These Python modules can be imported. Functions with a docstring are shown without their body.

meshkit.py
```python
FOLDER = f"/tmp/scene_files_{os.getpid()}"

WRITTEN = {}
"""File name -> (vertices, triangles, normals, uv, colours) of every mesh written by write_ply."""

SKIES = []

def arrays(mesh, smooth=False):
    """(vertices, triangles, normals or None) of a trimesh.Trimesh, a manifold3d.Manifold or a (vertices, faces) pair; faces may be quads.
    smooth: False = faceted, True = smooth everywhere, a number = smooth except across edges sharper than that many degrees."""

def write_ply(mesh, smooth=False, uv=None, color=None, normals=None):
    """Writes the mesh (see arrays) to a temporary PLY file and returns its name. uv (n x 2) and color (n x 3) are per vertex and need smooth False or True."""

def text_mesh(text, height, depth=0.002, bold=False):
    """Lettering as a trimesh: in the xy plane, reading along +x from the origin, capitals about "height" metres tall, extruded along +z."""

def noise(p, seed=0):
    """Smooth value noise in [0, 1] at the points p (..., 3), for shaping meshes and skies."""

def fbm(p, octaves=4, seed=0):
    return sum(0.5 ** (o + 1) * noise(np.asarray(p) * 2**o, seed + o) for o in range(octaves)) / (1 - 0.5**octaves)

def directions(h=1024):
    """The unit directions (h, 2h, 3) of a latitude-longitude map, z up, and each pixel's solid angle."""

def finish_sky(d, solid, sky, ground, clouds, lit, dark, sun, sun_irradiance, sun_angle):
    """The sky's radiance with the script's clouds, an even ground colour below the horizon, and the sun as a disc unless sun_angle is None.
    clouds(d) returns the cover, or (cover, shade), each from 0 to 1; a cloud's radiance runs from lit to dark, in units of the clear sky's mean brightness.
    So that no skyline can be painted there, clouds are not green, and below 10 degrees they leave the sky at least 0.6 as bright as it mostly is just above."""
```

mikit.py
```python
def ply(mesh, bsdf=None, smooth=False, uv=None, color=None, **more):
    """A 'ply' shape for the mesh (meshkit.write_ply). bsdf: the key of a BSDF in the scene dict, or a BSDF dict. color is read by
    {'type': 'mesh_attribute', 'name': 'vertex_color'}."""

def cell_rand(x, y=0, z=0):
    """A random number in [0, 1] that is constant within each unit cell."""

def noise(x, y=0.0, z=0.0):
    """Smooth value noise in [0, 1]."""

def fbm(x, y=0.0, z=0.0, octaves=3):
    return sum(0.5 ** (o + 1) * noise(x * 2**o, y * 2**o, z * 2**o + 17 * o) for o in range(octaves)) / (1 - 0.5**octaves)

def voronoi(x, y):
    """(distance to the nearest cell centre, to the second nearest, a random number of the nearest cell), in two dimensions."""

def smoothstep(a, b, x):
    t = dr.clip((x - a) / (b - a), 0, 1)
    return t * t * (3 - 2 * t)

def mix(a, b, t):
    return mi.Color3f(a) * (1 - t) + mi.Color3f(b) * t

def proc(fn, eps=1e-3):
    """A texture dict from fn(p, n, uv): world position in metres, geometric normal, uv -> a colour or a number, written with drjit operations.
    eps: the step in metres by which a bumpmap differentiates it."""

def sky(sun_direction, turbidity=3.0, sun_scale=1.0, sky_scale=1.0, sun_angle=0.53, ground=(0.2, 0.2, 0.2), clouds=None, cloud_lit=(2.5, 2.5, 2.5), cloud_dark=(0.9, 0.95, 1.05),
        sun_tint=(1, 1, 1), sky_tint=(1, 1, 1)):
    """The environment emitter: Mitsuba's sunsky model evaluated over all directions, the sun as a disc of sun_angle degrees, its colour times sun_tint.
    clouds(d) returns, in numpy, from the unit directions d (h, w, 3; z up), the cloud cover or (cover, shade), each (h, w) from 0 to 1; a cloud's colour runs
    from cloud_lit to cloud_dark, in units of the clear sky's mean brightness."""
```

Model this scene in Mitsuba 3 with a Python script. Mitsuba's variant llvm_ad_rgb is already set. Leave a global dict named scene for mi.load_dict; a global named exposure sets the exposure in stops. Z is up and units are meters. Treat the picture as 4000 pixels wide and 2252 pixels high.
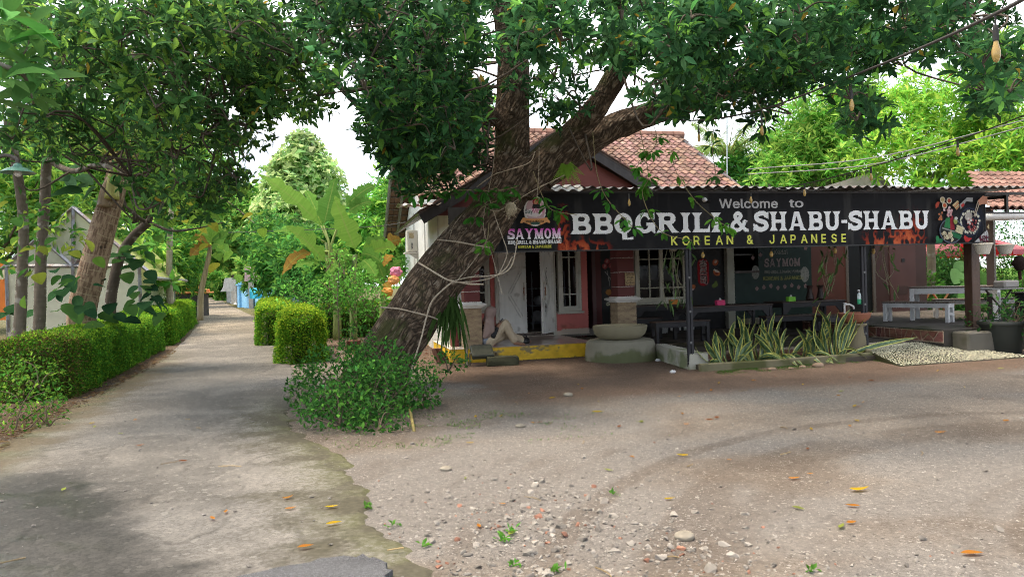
import math, random, numpy as np, trimesh, drjit as dr, mitsuba as mi, mikit, meshkit, manifold3d
from shapely.geometry import Polygon, LineString, Point, box as sbox, MultiPoint
from shapely import affinity, union_all, voronoi_polygons
from shapely.ops import triangulate
T = mi.ScalarTransform4f
scene, labels = {}, {}
# ------------------------------------------------------------------ camera, sky, exposure
scene['camera'] = {'type': 'perspective', 'fov': 70.0, 'fov_axis': 'x', 'near_clip': 0.05, 'far_clip': 2000.0,
    'to_world': T().look_at(origin=[0, 0, 1.6], target=[0, 10, 1.6 - 0.0611], up=[0.03, 0.0061, 0.99953])}
def cloud_cover(d):
    n = meshkit.fbm(np.asarray(d) * [2.2, 2.2, 3.5] + [3.1, 0.4, 1.7], 4, seed=5)
    c = np.clip((n - 0.38) * 3.5, 0, 1)
    return 0.38 + 0.5 * c, 0.1 * (1 - c)
scene['sky'] = mikit.sky([-0.30, -0.02, 1.0], turbidity=4.0, sun_scale=0.52, sun_angle=20.0, clouds=cloud_cover, sky_tint=(1.02, 1.0, 0.95), cloud_lit=(2.3, 2.3, 2.3), cloud_dark=(1.5, 1.6, 1.75))
exposure = 3.05
rng = np.random.default_rng(7)
random.seed(7)
# ------------------------------------------------------------------ helpers
YAW = math.radians(14.0)
CU, SU = math.cos(YAW), math.sin(YAW)
def Wd(a, b, z):                       # house frame (a along the front, b into the house) to world
    return np.array([a * CU - b * SU, 12.05 + a * SU + b * CU, z])
def Wv(v):
    v = np.asarray(v, float)
    return np.stack([v[:, 0] * CU - v[:, 1] * SU, 12.05 + v[:, 0] * SU + v[:, 1] * CU, v[:, 2]], 1)
def rise(y):
    return max(0.0, (min(y, 200) - 22) * 0.011)
COUNT = {}
def numbered(name):                    # a key, with _001, _002 ... when taken
    if name not in COUNT:
        COUNT[name] = 0; return name
    COUNT[name] += 1
    return f'{name}_{COUNT[name]:03d}'
def tag(key, label=None, cat=None, group=None, kind=None):
    d = labels.setdefault(key, {})
    for k, v in (('label', label), ('category', cat), ('group', group), ('kind', kind)):
        if v: d[k] = v
    return key
def thing(name, label, cat, group=None, kind=None):
    return tag(numbered(name), label, cat, group, kind)
def pack(c, n):                        # a plain colour travels in uv: u = red, v = 500 x green | blue
    c = np.clip(np.asarray(c, float), 0, 0.995)
    c = np.broadcast_to(c, (n, 3)) if c.ndim == 1 else c
    return np.stack([c[:, 0], np.floor(c[:, 1] * 500) + 0.05 + 0.9 * c[:, 2]], 1)
def unpack(uv):
    g = dr.floor(uv.y)
    return mi.Color3f(uv.x, g / 500.0, (uv.y - g - 0.05) / 0.9)
class MB:
    """collects pieces of ONE mesh; every piece keeps its own corners"""
    def __init__(s): s.v, s.f, s.c, s.n = [], [], [], 0
    def raw(s, v, f, c=(.5, .5, .5), local=False):
        v = np.asarray(v, float); f = np.asarray(f, int)
        if f.shape[1] == 4: f = np.vstack([f[:, [0, 1, 2]], f[:, [0, 2, 3]]])
        if local: v = Wv(v)
        c = np.asarray(c, float)
        s.v.append(v); s.f.append(f + s.n); s.c.append(np.broadcast_to(c, (len(v), 3)) if c.ndim == 1 else c); s.n += len(v)
        return s
    def tm(s, m, c=(.5, .5, .5), local=False, flat=True):
        v, f = np.asarray(m.vertices), np.asarray(m.faces)
        if flat: v, f = v[f].reshape(-1, 3), np.arange(len(f) * 3).reshape(-1, 3)
        return s.raw(v, f, c, local)
    def box(s, lo, hi, c=(.5, .5, .5), ch=0.0, local=True, M=None):
        lo, hi = np.minimum(lo, hi).astype(float), np.maximum(lo, hi).astype(float)
        if ch > 0:
            ch = min(ch, 0.45 * (hi - lo).min())
            P = []
            for ax in range(3):
                for sx in (0, 1):
                    for sy in (0, 1):
                        for sz in (0, 1):
                            p = np.where([sx, sy, sz], hi, lo).astype(float)
                            d = np.where([sx, sy, sz], -ch, ch)
                            d[ax] = 0
                            P.append(p + d)
            m = trimesh.convex.convex_hull(np.array(P))
        else:
            m = trimesh.creation.box(bounds=[lo, hi])
        if M is not None: m = m.copy(); m.apply_transform(M)
        return s.tm(m, c, local)
    def tube(s, path, rad, c=(.5, .5, .5), n=8, local=False, cap=True):
        path = np.asarray(path, float); k = len(path)
        rad = np.broadcast_to(np.asarray(rad, float), (k,))
        t = np.gradient(path, axis=0); t /= np.linalg.norm(t, axis=1, keepdims=True) + 1e-12
        ref = np.array([0, 0, 1.0]) if abs(t[0][2]) < 0.9 else np.array([1.0, 0, 0])
        V = []
        x = np.cross(ref, t[0]); x /= np.linalg.norm(x)
        for i in range(k):
            x = x - t[i] * (x @ t[i]); x /= np.linalg.norm(x) + 1e-12
            y = np.cross(t[i], x)
            a = np.arange(n) / n * 2 * np.pi
            V.append(path[i] + rad[i] * (np.cos(a)[:, None] * x + np.sin(a)[:, None] * y))
        V = np.vstack(V); i = np.arange(n); F = []
        for j in range(k - 1):
            F.append(np.stack([j * n + i, j * n + (i + 1) % n, (j + 1) * n + (i + 1) % n, (j + 1) * n + i], 1))
        F = np.vstack(F)
        if cap:
            V = np.vstack([V, path[0], path[-1]])
            F = np.vstack([F, np.stack([(i + 1) % n, i, i * 0 + k * n, i * 0 + k * n], 1), np.stack([(k - 1) * n + i, (k - 1) * n + (i + 1) % n, i * 0 + k * n + 1, i * 0 + k * n + 1], 1)])
            F = np.vstack([F[:, [0, 1, 2]], F[:-2 * n][:, [0, 2, 3]]])
        return s.raw(V, F, c, local)
    def lathe(s, prof, c, at=(0, 0, 0), n=20, local=False):
        prof = np.asarray(prof, float); a = np.arange(n) / n * 2 * np.pi; k = len(prof)
        V = np.stack([prof[:, 0][:, None] * np.cos(a), prof[:, 0][:, None] * np.sin(a), np.repeat(prof[:, 1][:, None], n, 1)], -1).reshape(-1, 3) + np.asarray(at, float)
        i = np.arange(n)
        F = np.vstack([np.stack([j * n + i, j * n + (i + 1) % n, (j + 1) * n + (i + 1) % n, (j + 1) * n + i], 1) for j in range(k - 1)])
        return s.raw(V, F, c, local)
    def flat(s, poly, z0, depth, c, frame):
        """a flat shape (shapely) extruded by depth; frame maps (x, y, h) to local a, b, z"""
        for gm in getattr(poly, 'geoms', [poly]):
            if gm.is_empty or gm.area < 1e-6: continue
            m = trimesh.creation.extrude_polygon(gm, depth, engine='earcut')
            v = np.asarray(m.vertices).copy(); v[:, 2] += z0
            m = trimesh.Trimesh(frame(v), m.faces, process=False)
            s.tm(m, c, local=True)
        return s
    def mesh(s): return np.vstack(s.v), np.vstack(s.f), np.vstack(s.c)
    def build(s, key, bsdf='paint', smooth=True, **kw):
        if not s.v: return key
        v, f, c = s.mesh()
        scene[key] = mikit.ply((v, f), bsdf, smooth=smooth, uv=pack(c, len(v)), **kw)
        return key
def wallframe(b):                      # (x, y, h) on a wall facing the yard at depth b
    return lambda v: np.stack([v[:, 0], b - v[:, 2], v[:, 1]], 1)
def part(root, name): return numbered(root + '__' + name)
def spline(pts, n):
    p = np.asarray(pts, float)
    q = np.vstack([2 * p[0] - p[1], p, 2 * p[-1] - p[-2]])
    out = []
    for i in range(len(p) - 1):
        a, b, c, d = q[i:i + 4]
        for t in np.linspace(0, 1, n, endpoint=(i == len(p) - 2)):
            out.append(0.5 * (2 * b + (c - a) * t + (2 * a - 5 * b + 4 * c - d) * t * t + (3 * b - a - 3 * c + d) * t ** 3))
    return np.array(out)
def rotz(deg, at=(0, 0, 0)):
    return trimesh.transformations.rotation_matrix(math.radians(deg), [0, 0, 1], at)
# ------------------------------------------------------------------ materials
N, FB, SM = mikit.noise, mikit.fbm, mikit.smoothstep
def c_paint(p, n, uv):
    m = 0.82 + 0.36 * FB(p.x * 3 + 5, p.y * 3, p.z * 3, 3)
    return unpack(uv) * m
def c_plain(p, n, uv):
    return unpack(uv)
def c_weather(p, n, uv):               # plaster and concrete: streaks, damp, moss towards the foot of things
    c = unpack(uv)
    big = FB(p.x * 1.3, p.y * 1.3, p.z * 0.9, 4)
    streak = FB(p.x * 9, p.y * 9, p.z * 0.7 + 3, 3)
    fine = N(p.x * 60, p.y * 60, p.z * 60)
    c = c * (0.72 + 0.36 * big + 0.14 * streak + 0.10 * fine - 0.04)
    moss = SM(0.58, 0.76, FB(p.x * 2.2 + 9, p.y * 2.2, p.z * 2.0, 4) + 0.20 * (1 - SM(0.0, 0.45, p.z))) * (1 - SM(0.5, 1.3, p.z))
    return mikit.mix(c, c * mi.Color3f(0.48, 0.55, 0.36), moss)
def c_oldpaint(p, n, uv):              # old oil paint on wood: rubbed, dusty, a little streaked
    c = unpack(uv)
    k = FB(p.x * 4, p.y * 4, p.z * 2, 4)
    st = FB(p.x * 16, p.y * 16, p.z * 1.2 + 3, 3)
    c = c * (0.72 + 0.36 * k + 0.18 * st)
    return mikit.mix(c, mi.Color3f(0.22, 0.19, 0.14), SM(0.60, 0.78, FB(p.x * 7 + 3, p.y * 7, p.z * 6, 4)) * 0.45)
def c_step(p, n, uv):
    c = unpack(uv)
    k = FB(p.x * 3.1, p.y * 3.1, p.z * 5, 4)
    worn = SM(0.60, 0.76, k + 0.25 * N(p.x * 22, p.y * 22, p.z * 22) - 0.1)
    c = c * (0.7 + 0.5 * FB(p.x * 8, p.y * 8, p.z * 8 + 2, 3))
    return mikit.mix(c, mi.Color3f(0.16, 0.15, 0.11), worn * 0.85)
def c_rust(p, n, uv):
    c = unpack(uv)
    r = SM(0.45, 0.7, FB(p.x * 12, p.y * 12, p.z * 5, 4))
    return mikit.mix(c, mi.Color3f(0.16, 0.09, 0.05), r * 0.6) * (0.8 + 0.4 * N(p.x * 40, p.y * 40, p.z * 40))
def c_tile(p, n, uv):
    c = unpack(uv)
    d = FB(p.x * 2.3, p.y * 2.3, p.z * 2.3, 4)
    li = SM(0.55, 0.75, FB(p.x * 14, p.y * 14, p.z * 14, 3))
    c = c * (0.45 + 0.9 * d)
    return mikit.mix(c, mi.Color3f(0.20, 0.19, 0.15), li * 0.45)
def c_leaf(p, n, uv):
    return unpack(uv) * (0.85 + 0.3 * N(p.x * 1.7, p.y * 1.7, p.z * 1.7))
def bark_height(p):
    # the furrows run along the leaning stem: coordinates along and round it
    s = p.x * 0.62 + p.z * 0.78
    q = p.x * 0.78 - p.z * 0.62
    w = 0.35 * FB(p.x * 3, p.y * 3, p.z * 3, 2)
    r1 = dr.abs(N((q + w * 0.5) * 36, (p.y + w * 0.5) * 36, s * 5.5) - 0.5) * 2
    r2 = dr.abs(N((q + w) * 84 + 7, (p.y + w) * 84, s * 14) - 0.5) * 2
    return 0.65 * r1 + 0.35 * r2
def c_bark(p, n, uv):
    h = bark_height(p)
    s, q = p.x * 0.62 + p.z * 0.78, p.x * 0.78 - p.z * 0.62
    c = mikit.mix((0.045, 0.033, 0.024), (0.24, 0.180, 0.128), SM(0.05, 0.75, h))
    lich = SM(0.54, 0.66, 0.6 * FB(p.x * 6, p.y * 6, p.z * 6, 3) + 0.4 * N(q * 60, p.y * 60, s * 22)) * SM(0.30, 0.55, h)
    c = mikit.mix(c, mi.Color3f(0.34, 0.32, 0.27), lich * 0.55)
    moss = SM(0.5, 0.66, FB(p.x * 2.1 + 4, p.y * 2.1, p.z * 2.1, 4)) * SM(0.1, 0.6, 0.45 - n.x * 0.6 + n.z * 0.25)
    return mikit.mix(c, mi.Color3f(0.055, 0.065, 0.02), moss * 0.7)
def c_barksmooth(p, n, uv):
    c = unpack(uv)
    k = FB(p.x * 11, p.y * 11, p.z * 5, 4)
    ring = N(p.x * 2, p.y * 2, p.z * 26)
    return mikit.mix(c * (0.55 + 0.6 * k + 0.25 * ring), mi.Color3f(0.32, 0.31, 0.27), SM(0.58, 0.7, FB(p.x * 7 + 3, p.y * 7, p.z * 7, 3)) * 0.6)
def c_wood(p, n, uv):
    c = unpack(uv)
    return c * (0.6 + 0.8 * FB(p.x * 22, p.y * 22, p.z * 2.2, 3))
def c_stonewall(p, n, uv):
    c = unpack(uv)
    return c * (0.20 + 1.15 * FB(p.x * 9, p.y * 9, p.z * 16, 4) + 0.3 * N(p.x * 55, p.y * 55, p.z * 70))
# ---- ground
def pl(y, xs, ys):                     # piecewise-linear x over y
    out = mi.Float(xs[0])
    for i in range(len(xs) - 1):
        t = dr.clip((y - ys[i]) / (ys[i + 1] - ys[i]), 0, 1)
        out = out + (xs[i + 1] - xs[i]) * t
    return out
def pebbles(p, s, k=0.0):
    d1, d2, r = mikit.voronoi(p.x * s + k, p.y * s + k)
    return SM(0.02, 0.22, d2 - d1), r
def ground_parts(p):
    a = p.x * CU + (p.y - 12.05) * SU
    b = -p.x * SU + (p.y - 12.05) * CU
    big = FB(p.x * 0.55 + 3, p.y * 0.55, 0, 4)
    mid = FB(p.x * 3.2, p.y * 3.2, 5.0, 4)
    fine = FB(p.x * 34, p.y * 34, 2.0, 3)
    return a, b, big, mid, fine
def c_ground(p, n, uv):
    a, b, big, mid, fine = ground_parts(p)
    e1, r1 = pebbles(p, 42.0)
    e2, r2 = pebbles(p, 95.0, 3.0)
    base = mikit.mix((0.185, 0.152, 0.122), (0.270, 0.232, 0.192), SM(0.3, 0.7, big * 0.6 + mid * 0.4))
    gravel = SM(0.42, 0.62, FB(p.x * 0.45 + 7, p.y * 0.8 + 2, 1.0, 4) + 0.10 * SM(9.0, 6.5, p.y))
    base = mikit.mix(base, mi.Color3f(0.235, 0.220, 0.203), gravel * 0.7)
    # wheel tracks that swing round the yard
    rr = dr.sqrt(dr.square(p.x - 5.2) + dr.square(p.y - 3.0))
    trk = SM(0.35, 0.6, N(rr * 6.5 + 0.8 * mid, 0.3 + big, 0)) * SM(0.4, 0.65, FB(p.x * 0.9, p.y * 0.9, 8.0, 3)) * SM(9.5, 7.5, p.y)
    base = mikit.mix(base, mi.Color3f(0.125, 0.095, 0.071), trk * 0.45)
    # damp red-brown earth along the front of the restaurant
    edge = b + 0.9 * (big - 0.5) + 0.5 * (mid - 0.5)
    damp = SM(-2.9, -1.9, edge) * SM(0.8, 1.6, p.x + 1.2 * (mid - 0.5) + 0.5 * (p.y - 10.0) + 1.2)
    base = mikit.mix(base, mikit.mix((0.125, 0.084, 0.060), (0.195, 0.135, 0.098), mid), damp * 0.92)
    # leaf mould under the hedges and the trees by the lane
    left = SM(-0.6, 0.4, pl(p.y, [-4.4, -6.3, -8.4, -14.0, -30.0], [5.0, 10.3, 17.5, 33.0, 70.0]) - p.x + 0.8 * (mid - 0.5))
    base = mikit.mix(base, mikit.mix((0.075, 0.055, 0.035), (0.17, 0.115, 0.075), mid), left * SM(45.0, 30.0, p.y))
    moss = SM(-0.5, -0.15, b - 0.10 * a + 0.35) * SM(2.9, 3.4, a) * SM(7.2, 6.4, a)
    green = SM(0.40, 0.60, mid) * moss
    base = mikit.mix(base, mi.Color3f(0.055, 0.085, 0.02), green * 0.85)
    far = SM(25.0, 32.0, p.y)
    base = mikit.mix(base, mikit.mix((0.10, 0.14, 0.035), (0.24, 0.20, 0.13), mid), far * 0.8)
    garden = SM(8.5, 9.5, b) * SM(9.0, 10.5, a)
    base = mikit.mix(base, mi.Color3f(0.12, 0.24, 0.04), garden)
    sp = (0.66 + 0.42 * fine + 0.20 * (r1 - 0.5) + 0.28 * (r2 - 0.5)) * (0.88 + 0.12 * e1) * (0.88 + 0.12 * e2)
    white = SM(0.975, 0.99, r1) * e1 * .6 + SM(0.955, 0.975, r2) * e2 * 0.7
    return mikit.mix(base * sp * 0.80, mi.Color3f(0.42, 0.40, 0.37), dr.clip(white, 0, 1) * (0.6 - 0.4 * damp))
def h_ground(p, n, uv):
    e1, r1 = pebbles(p, 42.0)
    e2, r2 = pebbles(p, 95.0, 3.0)
    return 0.9 * FB(p.x * 5, p.y * 5, 0, 4) + 0.35 * e1 * r1 + 0.16 * e2 * r2
ROADX, ROADY = [0.35, -0.44, -0.97, -1.13, -1.18, -1.5, -1.83, -2.15, -2.6, -3.35, -3.9, -6.2, -8.6, -14.5, -30.0], [2.5, 4.02, 4.85, 5.39, 5.8, 6.48, 7.2, 7.75, 8.4, 10.9, 13.0, 20.0, 25.0, 41.0, 76.0]
LEFTX, LEFTY = [-4.2, -4.9, -5.6, -6.5, -8.5, -11.2, -15.0, -32.0], [2.5, 6.0, 7.9, 10.9, 17.6, 25.0, 35.0, 75.0]
def wet_shade_mask(p):  # lower-left patch: wet asphalt, its outline also following the tree shadow
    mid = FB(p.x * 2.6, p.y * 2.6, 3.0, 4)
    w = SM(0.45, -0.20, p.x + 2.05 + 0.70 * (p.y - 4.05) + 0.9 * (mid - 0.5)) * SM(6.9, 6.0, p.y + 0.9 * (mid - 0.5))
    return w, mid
def c_road(p, n, uv):
    a, b, big, mid, fine = ground_parts(p)
    e1, r1 = pebbles(p, 26.0)
    e2, r2 = pebbles(p, 60.0, 5.0)
    base = mikit.mix((0.140, 0.131, 0.118), (0.240, 0.222, 0.197), SM(0.3, 0.68, 0.55 * big + 0.45 * mid))
    band = SM(0.46, 0.62, FB(p.x * 0.35 + 1, p.y * 0.9 + 4, 2.0, 4))
    base = mikit.mix(base, mi.Color3f(0.13, 0.12, 0.105), band * 0.55)
    base = base * (0.70 + 0.38 * fine + 0.26 * (r2 - 0.5) + 0.2 * (r1 - 0.5)) * (0.84 + 0.16 * e1)
    stone = SM(0.94, 0.97, r1) * e1
    base = mikit.mix(base, mi.Color3f(0.27, 0.255, 0.23), stone * 0.6)
    crack = SM(0.035, 0.0, dr.abs(FB(p.x * 1.1 + 3, p.y * 0.8, 4.0, 4) - 0.5)) * SM(0.45, 0.6, mid)
    base = base * (1 - 0.35 * crack)
    er = pl(p.y, ROADX, ROADY) - p.x
    mossr = SM(1.0, 0.0, er + 1.3 * (mid - 0.5) + 0.5 * (fine - 0.5)) * SM(12.5, 9.0, p.y)
    base = mikit.mix(base, mikit.mix((0.078, 0.070, 0.044), (0.098, 0.100, 0.036), SM(0.45, 0.72, mid)) * (0.7 + 0.6 * fine), mossr * 0.92)
    el = p.x - pl(p.y, LEFTX, LEFTY)
    mossl = SM(0.9, 0.05, el + 0.8 * (mid - 0.5)) * SM(22.0, 14.0, p.y)
    base = mikit.mix(base, mikit.mix((0.12, 0.095, 0.055), (0.085, 0.09, 0.028), SM(0.4, 0.7, mid)) * (0.7 + 0.6 * fine), mossl * 0.85)
    w, _ = wet_shade_mask(p)
    base = base * (1 - 0.70 * w)  # darkened for the wet and for tree shade painted into the colour
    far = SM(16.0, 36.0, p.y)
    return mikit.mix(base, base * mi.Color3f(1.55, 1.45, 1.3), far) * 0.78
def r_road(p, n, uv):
    w, m = wet_shade_mask(p)
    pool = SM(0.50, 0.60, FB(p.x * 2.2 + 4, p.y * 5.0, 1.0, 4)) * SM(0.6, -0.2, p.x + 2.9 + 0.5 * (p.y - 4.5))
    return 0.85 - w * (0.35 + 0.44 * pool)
def h_road(p, n, uv):
    e1, r1 = pebbles(p, 26.0)
    e2, r2 = pebbles(p, 60.0, 5.0)
    return 0.5 * FB(p.x * 6, p.y * 6, 0, 4) + 0.3 * e1 * r1 + 0.2 * e2 * r2
def c_patch(p, n, uv):
    e, r = pebbles(p, 90.0)
    return mi.Color3f(0.085, 0.086, 0.090) * (0.5 + 0.9 * r * e + 0.5 * FB(p.x * 6, p.y * 6, 0, 3))
def h_patch(p, n, uv):
    e, r = pebbles(p, 90.0)
    return e * r
def c_banner(p, n, uv):                # printed vinyl: charcoal with flames
    a = p.x * CU + (p.y - 12.05) * SU
    z = p.z
    def fire(a0, wa, z0, hz, s):
        k = SM(wa, wa * 0.25, dr.abs(a - a0)) * SM(z0 + hz, z0 - 0.05, z + 0.18 * (FB(a * 4 * s, z * 3, s, 2) - 0.5))
        r = 1 - dr.abs(FB(a * 9 + s, z * 6 - s, s, 4) - 0.5) * 5.0
        return dr.clip(k * SM(0.25, 1.0, r + 0.3 * k), 0, 1)
    f = fire(1.35, 0.55, 2.13, 0.34, 1.0) + 0.7 * fire(0.92, 0.16, 2.4, 0.75, 2.0) + fire(7.35, 0.75, 2.13, 0.42, 3.0) + 0.7 * fire(7.9, 0.45, 2.2, 0.8, 4.0)
    f = dr.clip(f, 0, 1)
    base = mi.Color3f(0.008, 0.008, 0.009) * (0.75 + 0.5 * FB(a * 2, z * 6, 0, 3)) + mi.Color3f(0.018, 0.017, 0.015) * SM(0.55, 0.8, FB(a * 7, z * 1.2, 3, 3))
    flame = mikit.mix((0.16, 0.012, 0.006), (0.45, 0.10, 0.035), f * f)
    return mikit.mix(base, flame, SM(0.02, 0.5, f))
def c_snake(p, n, uv):                 # uv.x: -1..1 across the blade; uv.y: along
    e = dr.abs(uv.x)
    band = N(uv.y * 26 + 3 * N(uv.x * 5, uv.y * 9, 0), uv.x * 2.0, 0)
    inner = mikit.mix((0.035, 0.075, 0.03), (0.12, 0.19, 0.09), SM(0.35, 0.75, band))
    return mikit.mix(inner, mi.Color3f(0.46, 0.45, 0.11), SM(0.66, 0.76, e))
def c_banana(p, n, uv):                # uv.x: -1..1 across, uv.y along + 2 x tint
    k = dr.floor(uv.y * 0.5)
    y = uv.y - 2 * k
    rib = SM(0.09, 0.03, dr.abs(uv.x))
    vein = N(y * 70, 0.3, 0)
    g = mikit.mix((0.19, 0.37, 0.055), (0.28, 0.47, 0.085), vein)
    g = dr.select(k > 1.5, mikit.mix((0.40, 0.25, 0.05), (0.22, 0.12, 0.04), vein), dr.select(k > 0.5, g * mi.Color3f(0.55, 0.66, 0.75), g))
    return mikit.mix(g, mi.Color3f(0.30, 0.38, 0.10), rib * 0.7)
def c_palmtrunk(p, n, uv):             # scars and splits of a young coconut stem; uv.y runs up it in metres
    w = uv.y * 7.0 + 0.7 * N(uv.x * 3, uv.y * 4, 0)
    ring = dr.abs(w - dr.floor(w) - 0.5) * 2
    crack = FB(uv.x * 30, uv.y * 7, 1, 3)
    c = mikit.mix((0.16, 0.105, 0.07), (0.33, 0.24, 0.165), SM(0.3, 0.7, crack))
    c = mikit.mix(c, mi.Color3f(0.44, 0.37, 0.26), SM(0.80, 0.95, ring) * 0.6 * SM(0.25, 0.5, N(uv.x * 6, uv.y * 9, 5)))
    return mikit.mix(c, mi.Color3f(0.05, 0.035, 0.025), SM(0.72, 0.85, FB(uv.x * 9, uv.y * 7, 3, 3)))
P = mikit.proc
def principled(col, rough=0.6, spec=0.35, **kw):
    return {'type': 'principled', 'base_color': col, 'roughness': rough, 'specular': spec, **kw}
def two(b): return {'type': 'twosided', 'bsdf': b}
def bumped(b, fn, h, eps=1e-3): return {'type': 'bumpmap', 'arbitrary': P(fn, eps), 'scale': h, 'bsdf': b}
scene['paint'] = two(principled(P(c_paint), 0.55))
scene['gloss'] = two(principled(P(c_plain), 0.16, 0.5))
scene['matte'] = two(principled(P(c_plain), 0.8, 0.15))
scene['metal'] = two(principled(P(c_rust), 0.4, 0.5, metallic=0.75))
scene['weather'] = two(principled(P(c_weather), 0.8, 0.2))
scene['oldpaint'] = two(principled(P(c_oldpaint), 0.5, 0.35))
scene['step_paint'] = two(principled(P(c_step), 0.55, 0.3))
scene['tile_clay'] = two(principled(P(c_tile), 0.85, 0.2))
scene['wood'] = two(principled(P(c_wood), 0.4, 0.4))
scene['cutstone'] = two(principled(P(c_stonewall), 0.75, 0.25))
scene['leaf'] = {'type': 'principledthin', 'base_color': P(c_leaf), 'roughness': 0.33, 'eta': 1.5, 'diff_trans': 1.15}
scene['banana_leaf'] = {'type': 'principledthin', 'base_color': P(c_banana), 'roughness': 0.4, 'eta': 1.4, 'diff_trans': 0.9}
scene['snake_leaf'] = two(principled(P(c_snake), 0.35, 0.4))
scene['bark'] = two(bumped(principled(P(c_bark), 0.9, 0.15), lambda p, n, uv: bark_height(p), 0.050, 2e-3))
scene['bark_smooth'] = two(principled(P(c_barksmooth), 0.85, 0.15))
scene['palm_stem'] = two(principled(P(c_palmtrunk), 0.85, 0.15))
scene['earth'] = two(bumped(principled(P(c_ground), 0.92, 0.12), h_ground, 0.014, 2e-3))
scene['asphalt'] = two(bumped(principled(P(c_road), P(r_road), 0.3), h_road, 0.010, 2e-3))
scene['asphalt_new'] = two(bumped(principled(P(c_patch), 0.75, 0.3), h_patch, 0.006, 1e-3))
scene['banner_print'] = two(principled(P(c_banner), 0.6, 0.12))
scene['pane'] = {'type': 'thindielectric', 'int_ior': 1.14}
scene['netting'] = {'type': 'principledthin', 'base_color': P(c_paint), 'roughness': 0.6, 'eta': 1.3, 'diff_trans': 1.0}
scene['water'] = two(principled({'type': 'rgb', 'value': [0.022, 0.018, 0.013]}, 0.03, 0.6))

# ------------------------------------------------------------------ ground, lane
def ground_z(x, y):
    z = rise(y)
    return z
def grid_sheet(xs, ys, zf):
    X, Y = np.meshgrid(xs, ys)
    V = np.stack([X.ravel(), Y.ravel(), np.array([zf(x, y) for x, y in zip(X.ravel(), Y.ravel())])], 1)
    nx = len(xs); i, j = np.meshgrid(np.arange(nx - 1), np.arange(len(ys) - 1))
    k = (j * nx + i).ravel()
    return V, np.stack([k, k + 1, k + nx + 1, k + nx], 1)
gx = np.concatenate([np.linspace(-400, -40, 10), np.linspace(-30, 30, 61), np.linspace(40, 400, 10)])
gy = np.concatenate([[-60, -20, -5], np.linspace(0, 40, 81), np.linspace(45, 200, 32), [300, 500, 900]])
V, F = grid_sheet(gx, gy, ground_z)
MB().raw(V, F).build('ground', 'earth', smooth=True)
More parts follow.
